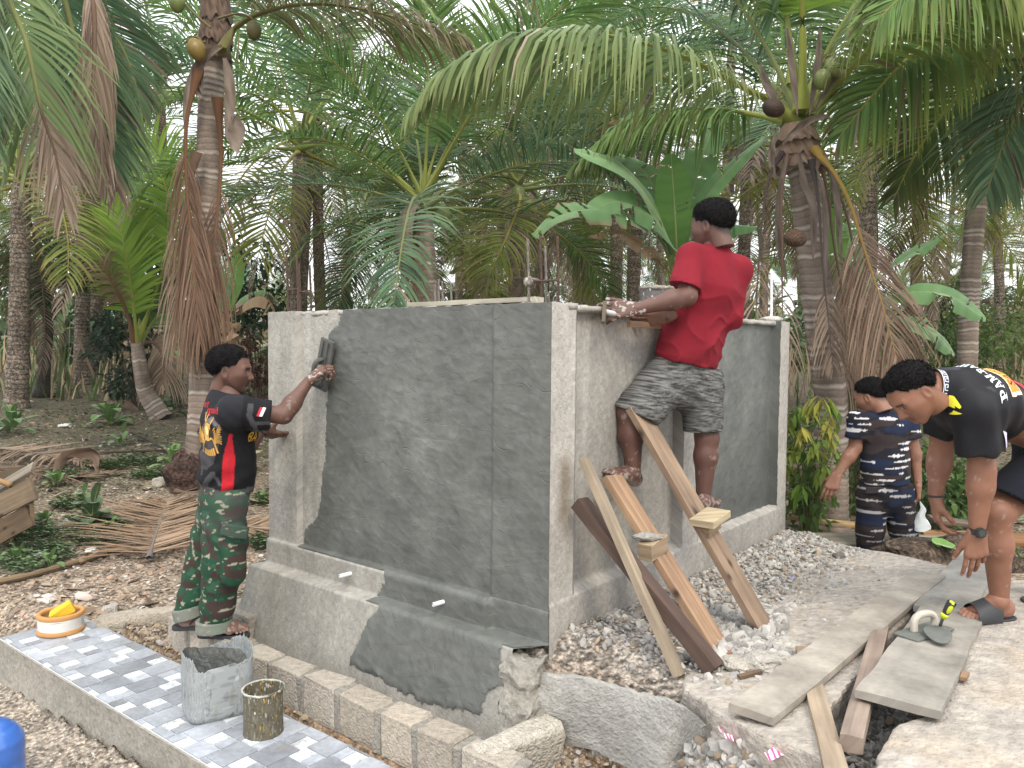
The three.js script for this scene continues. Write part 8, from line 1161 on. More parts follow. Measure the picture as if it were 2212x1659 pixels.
// ---------------------------------------------------------------- wooden trough and bits at the left edge
{
  const d = 6.0, c = at(0, 1130, d), Tr = thing('wooden_trough', 'weathered wooden trough of planks cut off by the left edge', 'wooden trough', c); const o = c; const bd = (a, b, w, t, n, hex, s) => mesh('side_board', boardGeo(at(...a).sub(o), at(...b).sub(o), w, t, n, 0, s), woodMat(hex), Tr);
  const n1 = V3(0.05, 0.25, 1).normalize(); bd([-150, 1168, d], [74, 1055, d - .1], 0.17, 0.03, n1, '#8d7c69', 1); bd([-150, 1238, d], [66, 1112, d - .1], 0.17, 0.03, n1, '#76634f', 2); bd([-150, 1105, d + .6], [62, 1040, d + .5], 0.3, 0.03, n1, '#6f604f', 3);
  const e = V3(1, 0.1, 0.2).normalize(); mesh('end_board', boardGeo(at(68, 1085, d - .1).sub(o), at(60, 1070, d + .5).sub(o), 0.3, 0.03, e, 0, 4), woodMat('#7f6c58'), Tr);
  tag(mesh('plank', boardGeo(at(-90, 1105, d + .1), at(72, 1010, d + .15), 0.13, 0.03, V3(0, .9, .5).normalize(), 0, 5), woodMat('#a29a8e')), 'grey cement-stained plank lying in the wooden trough', 'plank');
  tag(mesh('tool_handle', tube([at(-40, 1024, d + .1), at(24, 1048, d)], 0.022, 10, 8), woodMat('#c39f6f')), 'yellowish wooden tool handle sticking out of the trough', 'tool handle');
  // sticks on the ground
  const stick = (l, r, hex, label, e = 0.03) => tag(mesh('stick', tube(l.map(([x, y]) => { const p = onG(x, y); p.y += e; return p; }), (t) => r * (1 - 0.35 * t) * (1 + 0.15 * sin(t * 40)), 8, 24), woodMat(hex)), label, 'stick');
  stick([[-20, 1268], [60, 1252], [150, 1226], [230, 1204]], 0.026, '#a08a70', 'long bare branch on the ground at the left edge'); stick([[170, 1222], [230, 1200], [310, 1188], [370, 1180]], 0.022, '#b0997c', 'pale branch lying beside the brown fallen frond'); stick([[20, 1190], [34, 1165], [60, 1150]], 0.02, '#9a8064', 'short stick in the weeds by the trough', 0.05); stick([[280, 935], [330, 960], [362, 982]], 0.018, '#5d5148', 'dark curved stick on the soil left of the palm'); stick([[430, 1345], [470, 1340], [545, 1325]].map(([x, y]) => [x - 60, y - 22]), 0.012, '#7a6a5b', 'thin stick behind the plasterer'); stick([[540, 1075], [580, 1062]], 0.018, '#4e423a', 'dark stick beside the left tank column'); stick([[195, 985], [300, 980], [420, 975]], 0.014, '#6a5646', 'thin long stick left of the palm trunk'); stick([[545, 1258], [575, 1254]], 0.024, '#a8824f', 'orange-brown bamboo end beside the tank', 0.02);
  const scrap = (x, y, s, c, label, name = 'litter_scrap') => { const p = onG(x, y), g = rough(new THREE.IcosahedronGeometry(s, 2), s * 1.2, 1.1 / s, x, 3); g.scale(1, 0.45, 0.8).translate(p.x, p.y + s * 0.2, p.z); tag(mesh(name, g, std({ color: lin(...c), roughness: 0.7, side: THREE.DoubleSide })), label, 'litter'); };
  scrap(82, 1206, 0.075, [0.50, 0.46, 0.45], 'knotted plastic bag bundle among the weeds', 'plastic_bundle'); scrap(407, 962, 0.03, [0.36, 0.33, 0.62], 'small lilac scrap beside the palm trunk'); scrap(150, 1128, 0.05, [0.75, 0.75, 0.76], 'white plastic scrap under the big weed'); scrap(200, 1192, 0.05, [0.78, 0.77, 0.75], 'torn white paper on the soil below the big weed'); scrap(142, 922, 0.08, [0.55, 0.54, 0.52], 'pale litter scrap far left on the forest floor'); scrap(185, 1293, 0.075, [0.52, 0.43, 0.38], 'crumpled brownish paper on the soil behind the step'); scrap(102, 1298, 0.06, [0.6, 0.52, 0.47], 'crumpled pinkish paper at left behind the step'); scrap(480, 925, 0.05, [0.3, 0.6, 0.5], 'green plastic scrap on the soil', 'litter_scrap'); scrap(1712, 1250, 0.015, [0.3, 0.25, 0.6], 'tiny violet scrap on the slab');
  // pink and white barrier tape on the rubble
  const tape = canvasTex(128, 32, (c, w, h) => { c.fillStyle = '#f3e6ea'; c.fillRect(0, 0, w, h); c.fillStyle = '#e04a8e'; for (let i = -1; i < 6; i++) { c.beginPath(); c.moveTo(i * 32, 0); c.lineTo(i * 32 + 16, 0); c.lineTo(i * 32 + 28, 32); c.lineTo(i * 32 + 12, 32); c.fill(); } }, true, true);
  for (const [l, lab] of [[[[1546, 1602, .34], [1566, 1622, .33], [1590, 1630, .32], [1612, 1640, .31], [1628, 1648, .32]], 'crumpled pink and white barrier tape on the rubble'], [[[1650, 1668, .36], [1690, 1654, .34], [1720, 1664, .33], [1750, 1690, .33]], 'second end of pink and white tape at the bottom edge']]) { const pts = l.map(([x, y]) => onG(x, y).add(V3(0, 0.03, 0.02))), cv = new THREE.CatmullRomCurve3(pts), pos = [], uv = [], idx = [], N = 40; for (let i = 0; i <= N; i++) { const t = i / N, p = cv.getPointAt(t); for (const s of [-1, 0, 1]) { pos.push(p.x + 0.006 * ns(t * 14, s), p.y + 0.03 + 0.02 * ns(t * 9, s * 2, 3), p.z + s * 0.026 + 0.01 * ns(t * 11, 4)); uv.push(t * 3, (s + 1) / 2); } } for (let i = 0; i < N; i++) for (const k of [0, 1]) { const a = i * 3 + k; idx.push(a, a + 3, a + 1, a + 1, a + 3, a + 4); } tag(mesh('barrier_tape', geo(pos, idx, uv), std({ map: tape, side: THREE.DoubleSide, roughness: 0.5 })), lab, 'barrier tape'); }
}
// ---------------------------------------------------------------- banana plants
function bananaLeaf(pts, W, o = {}) {
  const { seed = 1, n = 20, fold = 0.35, tear = 0.25, dry = 0, up = V3(0, 1, 0), a = [0.12, 0.265, 0.09], b = [0.20, 0.375, 0.14], rib = [0.36, 0.44, 0.16], flop = 0.3, stalk = 0.14 } = o;
  const R = rng(seed * 97 + 5), cv = new THREE.CatmullRomCurve3(pts, false, 'centripetal'), pos = [], col = [], idx = [], put = (v, c) => { pos.push(v.x, v.y, v.z); col.push(c[0], c[1], c[2]); return pos.length / 3 - 1; };
  const fr = (t) => { const c = cv.getPointAt(clamp(t)), T = cv.getTangentAt(clamp(t)); let B = T.clone().cross(up); if (B.length() < 0.1) B = V3(1, 0, 0); B.normalize(); return [c, T, B, B.clone().cross(T)]; };
  let prev = null; for (let i = 0; i <= 20; i++) { const t = i / 20, [c, , B, N] = fr(t), r = lerp(0.028, 0.004, pow(t, 0.7)) * W / 0.5; const ring = []; for (let k = 0; k < 5; k++) { const q = k / 5 * 2 * PI; ring.push(put(c.clone().addScaledVector(B, cos(q) * r).addScaledVector(N, sin(q) * r - r * 0.5), rib)); } if (prev) for (let k = 0; k < 5; k++) { const A = prev[k], Bq = prev[(k + 1) % 5]; idx.push(A, Bq, ring[k], Bq, ring[(k + 1) % 5], ring[k]); } prev = ring; }
  for (const sd of [-1, 1]) { let fl = flop * R(), sweep = 0.25, torn = false; let last = null;
    for (let i = 0; i <= n; i++) {
      const tt = i / n, t = lerp(stalk, 0.995, tt), wid = W * 0.43 * pow(sin(PI * clamp(0.04 + 0.94 * tt)), 0.55) * (tt > 0.9 ? 0.9 : 1); const isT = R() < tear; if (isT) { fl = flop * (R() * 1.6 - 0.2); }
      const mk = (fl2, dt) => { const [c, T, B, N] = fr(t + dt); const ids = []; const q = 0.5 + 0.5 * ns(tt * 7, sd, seed), K = 4; for (let k = 0; k <= K; k++) { const s = k / K, dn = fold * s - fl2 * s * s * 1.6; const p = c.clone().addScaledVector(B, sd * wid * s * cos(fl2 * s)).addScaledVector(T, wid * sweep * s + 0.012 * ns(tt * 30, s * 3, seed)).addScaledVector(N, wid * dn * 0.8); p.y -= fl2 * wid * s * s * 0.9; let cc = mixc(a, b, clamp(q + 0.3 * (i % 2) - 0.15)); if (dry && s > 0.99 - dry * (0.3 + 0.7 * abs(ns(tt * 9, seed, sd)))) cc = mixc([0.38, 0.27, 0.18], [0.2, 0.12, 0.08], R()); ids.push(put(p, cc)); } return ids; };
      if (isT && last) { const e = mk(fl * 0.5, -0.004); for (let k = 0; k < 4; k++) idx.push(last[k], last[k + 1], e[k], last[k + 1], e[k + 1], e[k]); last = mk(fl, 0.012); }
      else { const e = mk(fl, 0); if (last) for (let k = 0; k < 4; k++) idx.push(last[k], last[k + 1], e[k], last[k + 1], e[k + 1], e[k]); last = e; }
    } }
  return geo(pos, idx, null, col);
}
const bLeafM = phys({ vertexColors: true, side: THREE.DoubleSide, roughness: 0.93, transmission: 0.3, thickness: 0, clearcoat: 0.4, clearcoatRoughness: 0.45 });
function banana(label, base, d, stem, leaves, o = {}) {
  const b = base, T = thing('banana_plant', label, 'banana plant', b); const pts = stem.map(p => at(p[0], p[1], p[2] ?? d)); if (stem.length) own(T, 'stem', tube([b, ...pts], (t) => lerp(o.r ?? 0.09, (o.r ?? 0.09) * 0.6, t), 10, 16), std({ color: lin(0.22, 0.24, 0.10), map: TEX.soil, roughness: 0.9 }));
  leaves.forEach(([l, w, q = {}], i) => own(T, q.dead ? 'dead_leaf' : 'leaf', bananaLeaf(path(d, ...l), w, { seed: (o.seed ?? 1) * 20 + i, ...(q.dead ? { a: [0.30, 0.21, 0.13], b: [0.42, 0.31, 0.20], rib: [0.35, 0.25, 0.15], tear: 0.5, flop: 1.0 } : {}), ...q }), q.dead ? deadM : bLeafM)); return T;
}
{
  let d = 7.9, b = at(1470, 760, d); b.y = G(b.x, b.z);
  banana('big banana plant with broad green leaves behind the tank beside the man in red', b, d, [[1466, 640], [1462, 560]], [
    [[[1458, 575], [1440, 510, d - .2], [1400, 430, d - .4], [1340, 362, d - .6], [1240, 325, d - .7]], 0.46, { up: V3(-.1, 1, .8), flop: 0.12, tear: 0.1, fold: .2 }],
    [[[1456, 580], [1446, 520], [1425, 430, d - .1], [1380, 360, d], [1318, 330, d + .1]], 0.42, { up: V3(0.1, 1, .8), flop: 0.15, fold: .2 }],
    [[[1455, 585], [1430, 520, d - .3], [1380, 478, d - .5], [1290, 452, d - .7], [1200, 470, d - .8], [1150, 512, d - .8]], 0.40, { dry: 0.14, flop: 0.35, tear: 0.4, up: V3(0, 1, .7), fold: .25 }],
    [[[1458, 580], [1450, 530, d - .3], [1410, 470, d - .5], [1340, 436, d - .6], [1262, 458, d - .7]], 0.36, { flop: 0.3, tear: 0.25, up: V3(0, 1, .8), fold: .25 }],
    [[[1462, 570], [1460, 500, d - .2], [1456, 430, d - .3], [1452, 370, d - .35], [1450, 332, d - .3]], 0.42, { up: V3(0, .2, 1), fold: .1, flop: .1, tear: 0.12, a: [0.09, .23, .04], b: [.14, .32, .06] }],
    [[[1470, 565], [1482, 480, d + .1], [1500, 400, d + .1], [1530, 300, d + .1], [1560, 232, d + .2]], 0.40, { up: V3(-.3, .2, 1), fold: .2, flop: .6, tear: 0.3 }],
    [[[1470, 570], [1490, 500, d - .1], [1530, 420, d - .2], [1590, 350, d - .3], [1652, 296, d - .4]], 0.36, { up: V3(-.3, 1, .4), flop: 0.25, tear: 0.12 }],
    [[[1474, 580], [1510, 520, d], [1570, 488, d - .1], [1636, 490, d - .2]], 0.32, { flop: 0.6, tear: 0.35 }],
    [[[1452, 590], [1420, 560, d - .3], [1390, 530, d - .4], [1330, 500, d - .5], [1270, 510, d - .5]], 0.15, { dead: true, flop: 0.7 }]], { seed: 3, r: 0.10 });
  d = 7.6; b = at(1850, 820, d); b.y = G(b.x, b.z);
  banana('banana plant right of the palm with long leaves reaching over the bending man', b, d, [[1846, 720], [1850, 660]], [
    [[[1850, 670], [1880, 620], [1930, 575, d - .2], [1990, 535, d - .3], [2040, 508, d - .4]], 0.30, { up: V3(-.2, 1, .5), flop: .25 }], [[[1852, 675], [1890, 655], [1960, 632, d - .3], [2050, 638, d - .4], [2130, 690, d - .4]], 0.28, { up: V3(0, 1, .8), flop: .5, tear: .1 }], [[[1852, 680], [1895, 680], [1960, 690, d - .4], [2030, 730, d - .5], [2062, 768, d - .5]], 0.26, { up: V3(0, 1, .9), flop: .35, a: [.04, .10, .05] }], [[[1846, 665], [1820, 600], [1806, 520], [1804, 440]], 0.32, { up: V3(0, .2, 1), fold: .1, a: [0.09, .2, .02], b: [.15, .28, .03] }], [[[1846, 660], [1840, 560, d + .3], [1830, 480, d + .4]], 0.3, { up: V3(.2, .2, 1), a: [0.08, .18, .02] }]], { seed: 5, r: 0.07 });
  d = 11; b = at(498, 830, d); b.y = G(b.x, b.z);
  banana('banana plant with an upright bright leaf and dried hanging ones behind the plasterer', b, d, [[494, 740], [488, 680]], [
    [[[488, 690], [496, 650], [508, 600], [512, 560], [514, 545]], 0.30, { up: V3(0, .1, 1), fold: .1, flop: .1, tear: 0.08, a: [0.10, .24, .03], b: [.15, .32, .05] }], [[[486, 690], [482, 650], [480, 610], [474, 580]], 0.3, { up: V3(0, .1, 1), a: [.05, .13, .03] }], [[[490, 690], [530, 640, d - .2], [570, 628, d - .2], [602, 652, d - .2]], 0.28, { dry: .6, flop: .6, tear: .4 }], [[[488, 695], [500, 700, d - .3], [510, 740, d - .3], [508, 790, d - .3]], 0.32, { dead: true }], [[[486, 690], [470, 690, d - .3], [462, 730, d - .3], [464, 780, d - .2]], 0.28, { dead: true }], [[[490, 690], [560, 640, d - .4], [580, 650, d - .4], [600, 700, d - .4]], 0.25, { dead: true }], [[[486, 692], [440, 720, d], [400, 752, d], [352, 770, d]], 0.26, { flop: .4 }]], { seed: 6, r: .08 });
  d = 17; b = at(135, 812, d); b.y = G(b.x, b.z);
  banana('banana clump far left with dark leaves hanging between the pale trunks', b, d, [[135, 760], [134, 720]], [[[[134, 720], [150, 690], [150, 740], [142, 800]], .42, { flop: .3, a: [.02, .05, .02], b: [.04, .08, .03] }], [[[134, 720], [110, 690], [80, 680], [50, 690]], .38, {}], [[[134, 720], [160, 680], [190, 690], [215, 725]], .38, {}], [[[134, 720], [120, 700], [100, 720], [86, 790]], .38, { a: [.03, .08, .03] }], [[[134, 720], [136, 680], [142, 640], [150, 610]], .36, { up: V3(0, .2, 1) }]], { seed: 7 });
  d = 15; b = at(252, 560, d); b.y = G(b.x, b.z);
  banana('tall banana plant whose pale leaf shows below the left hanging fronds', b, d, [[258, 560], [262, 450]], [[[[262, 450], [250, 420], [236, 402], [222, 396]], .42, { up: V3(.4, 1, .6), a: [.10, .2, .12], b: [.14, .25, .16] }], [[[262, 450], [300, 420], [330, 430], [350, 470]], .4, {}]], { seed: 8 });
}
// ---------------------------------------------------------------- leafy bushes, weeds, small trees
function leafQuad(pos, col, idx, p, dir, nrm, l, w, c) { // folded pointed leaf
  const S = dir.clone().cross(nrm).normalize(), o = pos.length / 3, m = p.clone().addScaledVector(dir, l * 0.5), e = p.clone().addScaledVector(dir, l); e.y -= 0.15 * l;
  for (const q of [p, m.clone().addScaledVector(S, w / 2).addScaledVector(nrm, 0.12 * w), e, m.clone().addScaledVector(S, -w / 2).addScaledVector(nrm, 0.12 * w)]) { pos.push(q.x, q.y, q.z); col.push(...c); } idx.push(o, o + 1, o + 2, o, o + 2, o + 3);
}
const rv = (r) => { let v; do v = V3(r() * 2 - 1, r() * 2 - 1, r() * 2 - 1); while (v.lengthSq() > 1 || v.lengthSq() < 0.01); return v; };
// clumps: [centre, radius]; leaves lie in the shells of many small clumps so that light and dark show
function leavesGeo(clumps, per, l, w, ca, cb, seed, flat = 1) { const r = rng(seed), pos = [], col = [], idx = []; for (const [c, rad] of clumps) { const k0 = 0.75 + 0.5 * r(); for (let i = 0; i < per; i++) { const v = rv(r), p = c.clone().add(V3(v.x * rad, v.y * rad * flat, v.z * rad)); const d = v.clone().normalize().multiplyScalar(0.6).add(rv(r)).normalize(); d.y -= 0.25; d.normalize(); const n = V3(rv(r).x * 0.6, 1, rv(r).z * 0.6).normalize(); const s = 0.7 + 0.6 * r(), q = r(); leafQuad(pos, col, idx, p, d, n, l * s, w * s, mixc(ca, cb, q).map(x => x * k0)); } } return geo(pos, idx, null, col); }
function bush(label, x, y, d, h, rad, o = {}) {
  const { n = 16, per = 60, l = 0.10, w = 0.05, ca = [0.06, 0.125, 0.035], cb = [0.16, 0.25, 0.07], seed = 1, group, name = 'bush', y0 = 0.2 } = o; const b = at(x, y, d); b.y = G(b.x, b.z); const T = thing(name, label, 'bush', b, 0, group), r = rng(seed * 13 + 1), cl = []; for (let i = 0; i < n; i++) { const v = rv(r); cl.push([V3(v.x * rad, h * (y0 + (1 - y0) * r()) , v.z * rad), rad * (0.22 + 0.22 * r())]); }
  mesh('foliage', leavesGeo(cl, per, l, w, ca, cb, seed), leafM, T); mesh('stems', merge(cl.slice(0, 9).map(([c]) => tube([V3(0.05 * ns(c.x * 9, 1), 0, 0.05 * ns(c.z * 9, 2)), V3(c.x * 0.4, c.y * 0.5, c.z * 0.4), c], (t) => 0.02 * (1.1 - t), 5, 6))), std({ color: lin(0.13, 0.10, 0.07), roughness: 1 }), T); return T;
}
bush('dense green bush behind the tank between the two nearest grove palms', 1055, 640, 12, 2.0, 0.85, { n: 26, per: 70, seed: 2, ca: [0.05, 0.10, 0.02], cb: [0.14, 0.22, 0.05] });
bush('leafy bush behind the tank left of the bushier one', 985, 640, 12.6, 1.6, 0.6, { n: 16, seed: 3, ca: [0.03, 0.07, 0.02], cb: [0.09, 0.15, 0.04] });
bush('dark glossy bush in the left grove beside the young palm', 292, 790, 13.5, 1.9, 0.7, { n: 14, per: 60, l: 0.17, w: 0.06, seed: 4, ca: [0.015, 0.035, 0.02], cb: [0.04, 0.075, 0.04] });
bush('dark bush behind the tank left corner with red-brown leaves', 560, 720, 12, 1.4, 0.6, { n: 14, seed: 5, ca: [0.07, 0.025, 0.022], cb: [0.14, 0.06, 0.05] });
bush('dark green tree-like bush behind the rusty bars at left', 560, 600, 13, 2.7, 0.7, { n: 20, per: 60, l: .14, w: .06, seed: 6, ca: [0.02, 0.045, 0.02], cb: [0.06, 0.10, 0.045], y0: .5 });
bush('green bush at the right edge behind the bending man', 2060, 800, 12.2, 1.7, 0.9, { n: 24, seed: 7, ca: [0.05, 0.10, 0.025], cb: [0.13, 0.2, 0.05] });
bush('bush with yellowish leaves far right in the grove', 2180, 760, 16, 1.9, 1.0, { n: 22, seed: 8, ca: [0.10, 0.14, 0.03], cb: [0.24, 0.26, 0.06] });
bush('low bush beneath the pale palm trunk at the right', 1950, 780, 14, 1.4, 0.8, { n: 18, seed: 9 });
bush('bush of small leaves behind the navy camouflage man', 1830, 930, 7.6, 0.9, 0.55, { n: 18, per: 70, l: .08, w: .04, seed: 10, ca: [0.05, 0.09, 0.025], cb: [0.12, 0.18, 0.045] });
bush('low weeds between the two men on the right', 2010, 990, 7.2, 0.75, 0.45, { n: 16, per: 60, l: .10, w: .05, seed: 12, ca: [0.06, 0.12, 0.03], cb: [0.13, 0.21, 0.06] });
bush('bright weeds under the arm of the bending man', 2085, 1060, 6.0, 0.42, 0.3, { n: 14, per: 50, l: .09, w: .045, seed: 13, ca: [0.08, 0.16, 0.03], cb: [0.16, 0.26, 0.06] });
{ // shrub with drooping yellow-green young leaves at the tank's far end
  const d = 6.2, b = at(1752, 1090, d); b.y = G(b.x, b.z); const T = thing('shrub', 'shrub with drooping yellow-green young leaves at the far end of the tank', 'shrub', b), r = rng(44), pos = [], col = [], idx = []; const st = [];
  const tips = [[1722, 880], [1750, 870], [1772, 862], [1790, 905], [1790, 940], [1735, 930], [1762, 960], [1720, 960], [1745, 1010], [1775, 1010], [1730, 1050], [1765, 1045], [1712, 1010], [1795, 870], [1708, 905], [1800, 980], [1716, 1075], [1750, 1080]];
  for (const [x, y] of tips) { const dd = d + (r() - 0.5) * 0.5, c = at(x, y, dd).sub(b); st.push(tube([V3(0.04 * (r() - .5), 0, 0), V3(c.x * 0.5, c.y * 0.6, c.z * 0.5), c], (t) => 0.009 * (1.2 - t), 5, 8)); const yl = y < 950 ? r() : r() * 0.45; const n = 12; for (let i = 0; i < n; i++) { const a = r() * 6.3, p = c.clone().add(V3(0.06 * (r() - .5), -0.10 * r() + .04, 0.06 * (r() - .5))), dir = V3(cos(a), -0.9 - r(), sin(a)).normalize(); leafQuad(pos, col, idx, p, dir, V3(cos(a), 0.5, sin(a)).normalize(), 0.11 + 0.05 * r(), 0.042, mixc([0.12, 0.24, 0.03], [0.48, 0.42, 0.09], clamp(yl + 0.3 * (r() - .5)))); } for (let i = 0; i < 16; i++) { const v = rv(r), p = c.clone().multiplyScalar(0.55 + 0.4 * r()).add(v.multiplyScalar(0.14)); leafQuad(pos, col, idx, p, rv(r).add(V3(0, -.5, 0)).normalize(), V3(0, 1, .3), 0.10, 0.045, mixc([0.05, 0.11, 0.02], [0.12, 0.2, 0.04], r())); } }
  mesh('foliage', geo(pos, idx, null, col), leafM, T); mesh('stems', merge(st), std({ color: lin(0.16, 0.12, 0.07), roughness: 1 }), T);
}
// rosette weeds on the soil
function weed(label, x, y, n, l, w, o = {}) { const b = onG(x, y), T = thing('weed', label, 'weed', b), r = rng(x * 3 + y); const { ca = [0.07, 0.16, 0.035], cb = [0.14, 0.26, 0.06], h = 0.6 } = o; for (let i = 0; i < n; i++) { const a = i * 2.4 + r() * 0.5, k = i / n, L = l * (0.75 + 0.5 * r()), y0 = h * l * (1 - k) * r(), el = lerp(1.2, 0.15, k) + 0.2 * r(); const d = V3(cos(a) * cos(el), sin(el), sin(a) * cos(el)), p0 = V3(0.01 * cos(a), y0, 0.01 * sin(a)), p1 = p0.clone().addScaledVector(d, L * 0.4), p2 = p1.clone().addScaledVector(d.clone().add(V3(0, -0.35, 0)), L * 0.35), p3 = p2.clone().addScaledVector(d.clone().add(V3(0, -0.9, 0)), L * 0.3); mesh('leaf', bananaLeaf([p0, p1, p2, p3], w * (0.8 + 0.4 * r()), { n: 7, seed: i + x, tear: 0, flop: 0.15, fold: 0.35, stalk: 0.12, a: ca.map(v => v * (0.8 + .4 * r())), b: cb, rib: [0.22, 0.3, 0.1] }), bLeafM, T); } return T; }
weed('big dark broad-leaved weed beside the brown fallen frond', 200, 1138, 16, 0.30, 0.13, { ca: [0.03, 0.075, 0.025], cb: [0.07, 0.14, 0.045] }); weed('bright green small weed growing in front of the big dark one', 235, 1150, 10, 0.14, 0.06, { ca: [.1, .22, .04] }); weed('bright weed left of the palm root mass', 374, 1012, 16, 0.26, 0.10, { ca: [0.09, 0.2, 0.04], cb: [0.18, 0.32, 0.07] }); weed('small upright weed with two round leaves on the soil', 180, 1082, 6, 0.17, 0.08); weed('weed with pale leaves right of the upright small weed', 122, 1052, 8, 0.20, 0.09); weed('broad weed in the middle of the forest clearing', 238, 920, 16, 0.42, 0.17); weed('weed at the far left edge of the clearing', 26, 935, 14, 0.42, 0.16, { ca: [.05, .12, .04] }); weed('dark leafy weed behind the near palm trunk', 380, 880, 16, 0.42, 0.17, { ca: [.03, .08, .03], cb: [.06, .13, .05] }); weed('second dark weed left of the near palm trunk', 352, 900, 12, 0.34, 0.14, { ca: [.03, .09, .03] }); weed('tiny bright weed near the middle of the clearing', 262, 960, 7, 0.22, 0.09); weed('green weed beside the tank left column', 562, 1090, 12, 0.13, 0.05); weed('weed right of the wooden trough', 96, 1130, 10, 0.13, 0.06); weed('weed in front of the wooden trough', 40, 1215, 12, 0.15, 0.06); weed('pale weed by the long branch', 110, 1225, 10, 0.13, 0.055); weed('weed beyond the palm base toward the tank', 556, 870, 10, 0.3, 0.12); weed('tall fern-like weed behind the right hand of the bending man', 2105, 1090, 12, 0.28, 0.10, { ca: [.12, .2, .05], cb: [.2, .3, .08], h: 1.4 }); weed('broad-leaved weed between the men on the right', 2020, 1085, 12, 0.30, 0.11, { ca: [.06, .13, .04], h: 1 });
{ const lg = geo([0, 0, 0, 0.45, 0.16, 0.5, 0, 0.05, 1, -0.45, 0.16, 0.5, 0, 0.08, 0.5], [0, 4, 1, 1, 4, 2, 2, 4, 3, 3, 4, 0]), m = phys({ color: plain, side: THREE.DoubleSide, roughness: 0.95, transmission: 0.25, thickness: 0 });
  const gc = (n, seed, pick, s0, s1) => scatter('ground_cover', n, seed, (r) => { const p = pick(r); if (!p || onTank(p.x, p.z) || onSlab(p.x, p.z)) return null; p.y = G(p.x, p.z); const z = s0 + s1 * r(), k = 0.7 + 0.6 * r(); p.y += 0.01 + 0.05 * r() * (z / 0.03); return { p, s: V3(z, z, z * 1.3), e: [-0.5 * r(), r() * 6.3, 0], c: [0.095 * k, 0.19 * k, 0.04 * k] }; }, [lg], m);
  const patch = (list) => (r) => { const [x, y, rx, ry] = list[floor(r() * list.length)]; const a = r() * 6.3, q = sqrt(r()) * (0.5 + 0.5 * r()); return onG(x + cos(a) * rx * q, y + sin(a) * ry * q); };
  gc(9500, 201, patch([[60, 1150, 80, 30], [110, 1200, 60, 25], [40, 1225, 60, 25], [190, 1130, 70, 25], [250, 1145, 40, 20], [150, 1095, 50, 14], [230, 1010, 60, 12], [300, 1000, 60, 12], [140, 1030, 60, 12], [565, 1085, 20, 12], [560, 1180, 20, 14], [330, 1030, 70, 10], [470, 1060, 60, 10], [60, 1170, 110, 45], [200, 1165, 90, 30], [420, 1015, 60, 14]]), 0.02, 0.026);
  gc(7000, 202, (r) => { const p = V3(-1 - 9 * r(), 0, -7.2 - 10 * r()); return fbm(p.x * 0.7, p.z * 0.7, 5, 3) > -0.02 ? p : null; }, 0.028, 0.045); gc(3800, 203, (r) => V3(2.2 + 4.5 * r(), 0, -6.6 - 5 * r()), 0.025, 0.05);
  // dry stalks and brush in the depth of the grove
  const bl = geo([-0.5, 0, 0, 0.5, 0, 0, 0.25, 0.6, 0.1, -0.3, 0.6, 0.1, 0.3, 1, 0.35], [0, 1, 2, 0, 2, 3, 3, 2, 4]); const bm = std({ color: plain, side: THREE.DoubleSide, roughness: 1 });
  scatter('dry_brush', 9000, 204, (r) => { const d = 14 + 26 * r(), p = V3((r() * 2 - 1) * (d * 0.85 + 3), 0, -d); p.y = G(p.x, p.z); const h = 0.35 + 1.3 * r() * r(), k = 0.6 + 0.7 * r(), gr = r() < 0.35; return { p, s: V3(0.025 + 0.05 * r(), h, 0.5), e: [0.5 * (r() - .5), r() * 6.3, 0.5 * (r() - .5)], c: gr ? [0.10 * k, 0.16 * k, 0.05 * k] : [0.40 * k, 0.30 * k, 0.20 * k] }; }, [bl], bm);
  // the far wood beyond: crowns that read as one mass
  const r0 = rng(9), pos = [], col = [], idx = []; for (let i = 0; i < 60; i++) { const v = rv(r0); leafQuad(pos, col, idx, v, rv(r0).normalize(), V3(0, 1, .2), 0.7, 0.3, [1, 1, 1]); } const cg = geo(pos, idx, null, col);
  scatter('far_foliage', 1050, 205, (r) => { const d = 24 + 32 * r(), p = V3((r() * 2 - 1) * (d * 0.85 + 4), 0, -d); p.y = G(p.x, p.z) + 0.2 + 2.6 * r() * r(); const z = 0.5 + 0.8 * r(), k = 0.7 + 0.7 * r(); return { p, s: V3(z, z * 0.8, z), e: [0, r() * 6, 0], c: r() < 0.2 ? [0.26 * k, 0.2 * k, 0.12 * k] : [0.095 * k, 0.15 * k, 0.055 * k] }; }, [cg], phys({ color: plain, side: THREE.DoubleSide, roughness: 0.95, transmission: 0.3, thickness: 0 }));
  const FR = FV.lo; scatter('far_palm_crowns', 1150, 206, (r) => { const c = floor(r() * 85), rr = rng(c * 77 + 5), d = 33 + 30 * rr(), x = (rr() * 2 - 1) * d * 0.9, h = 3 + 6.5 * rr(); const p = V3(x, h, -d); return { p, s: V3(1.1, 1.1, 1.1), e: [0, r() * 6.3, 0.3 * (r() - 0.5)], c: [1, 1, 1] }; }, FR, leafM);
}
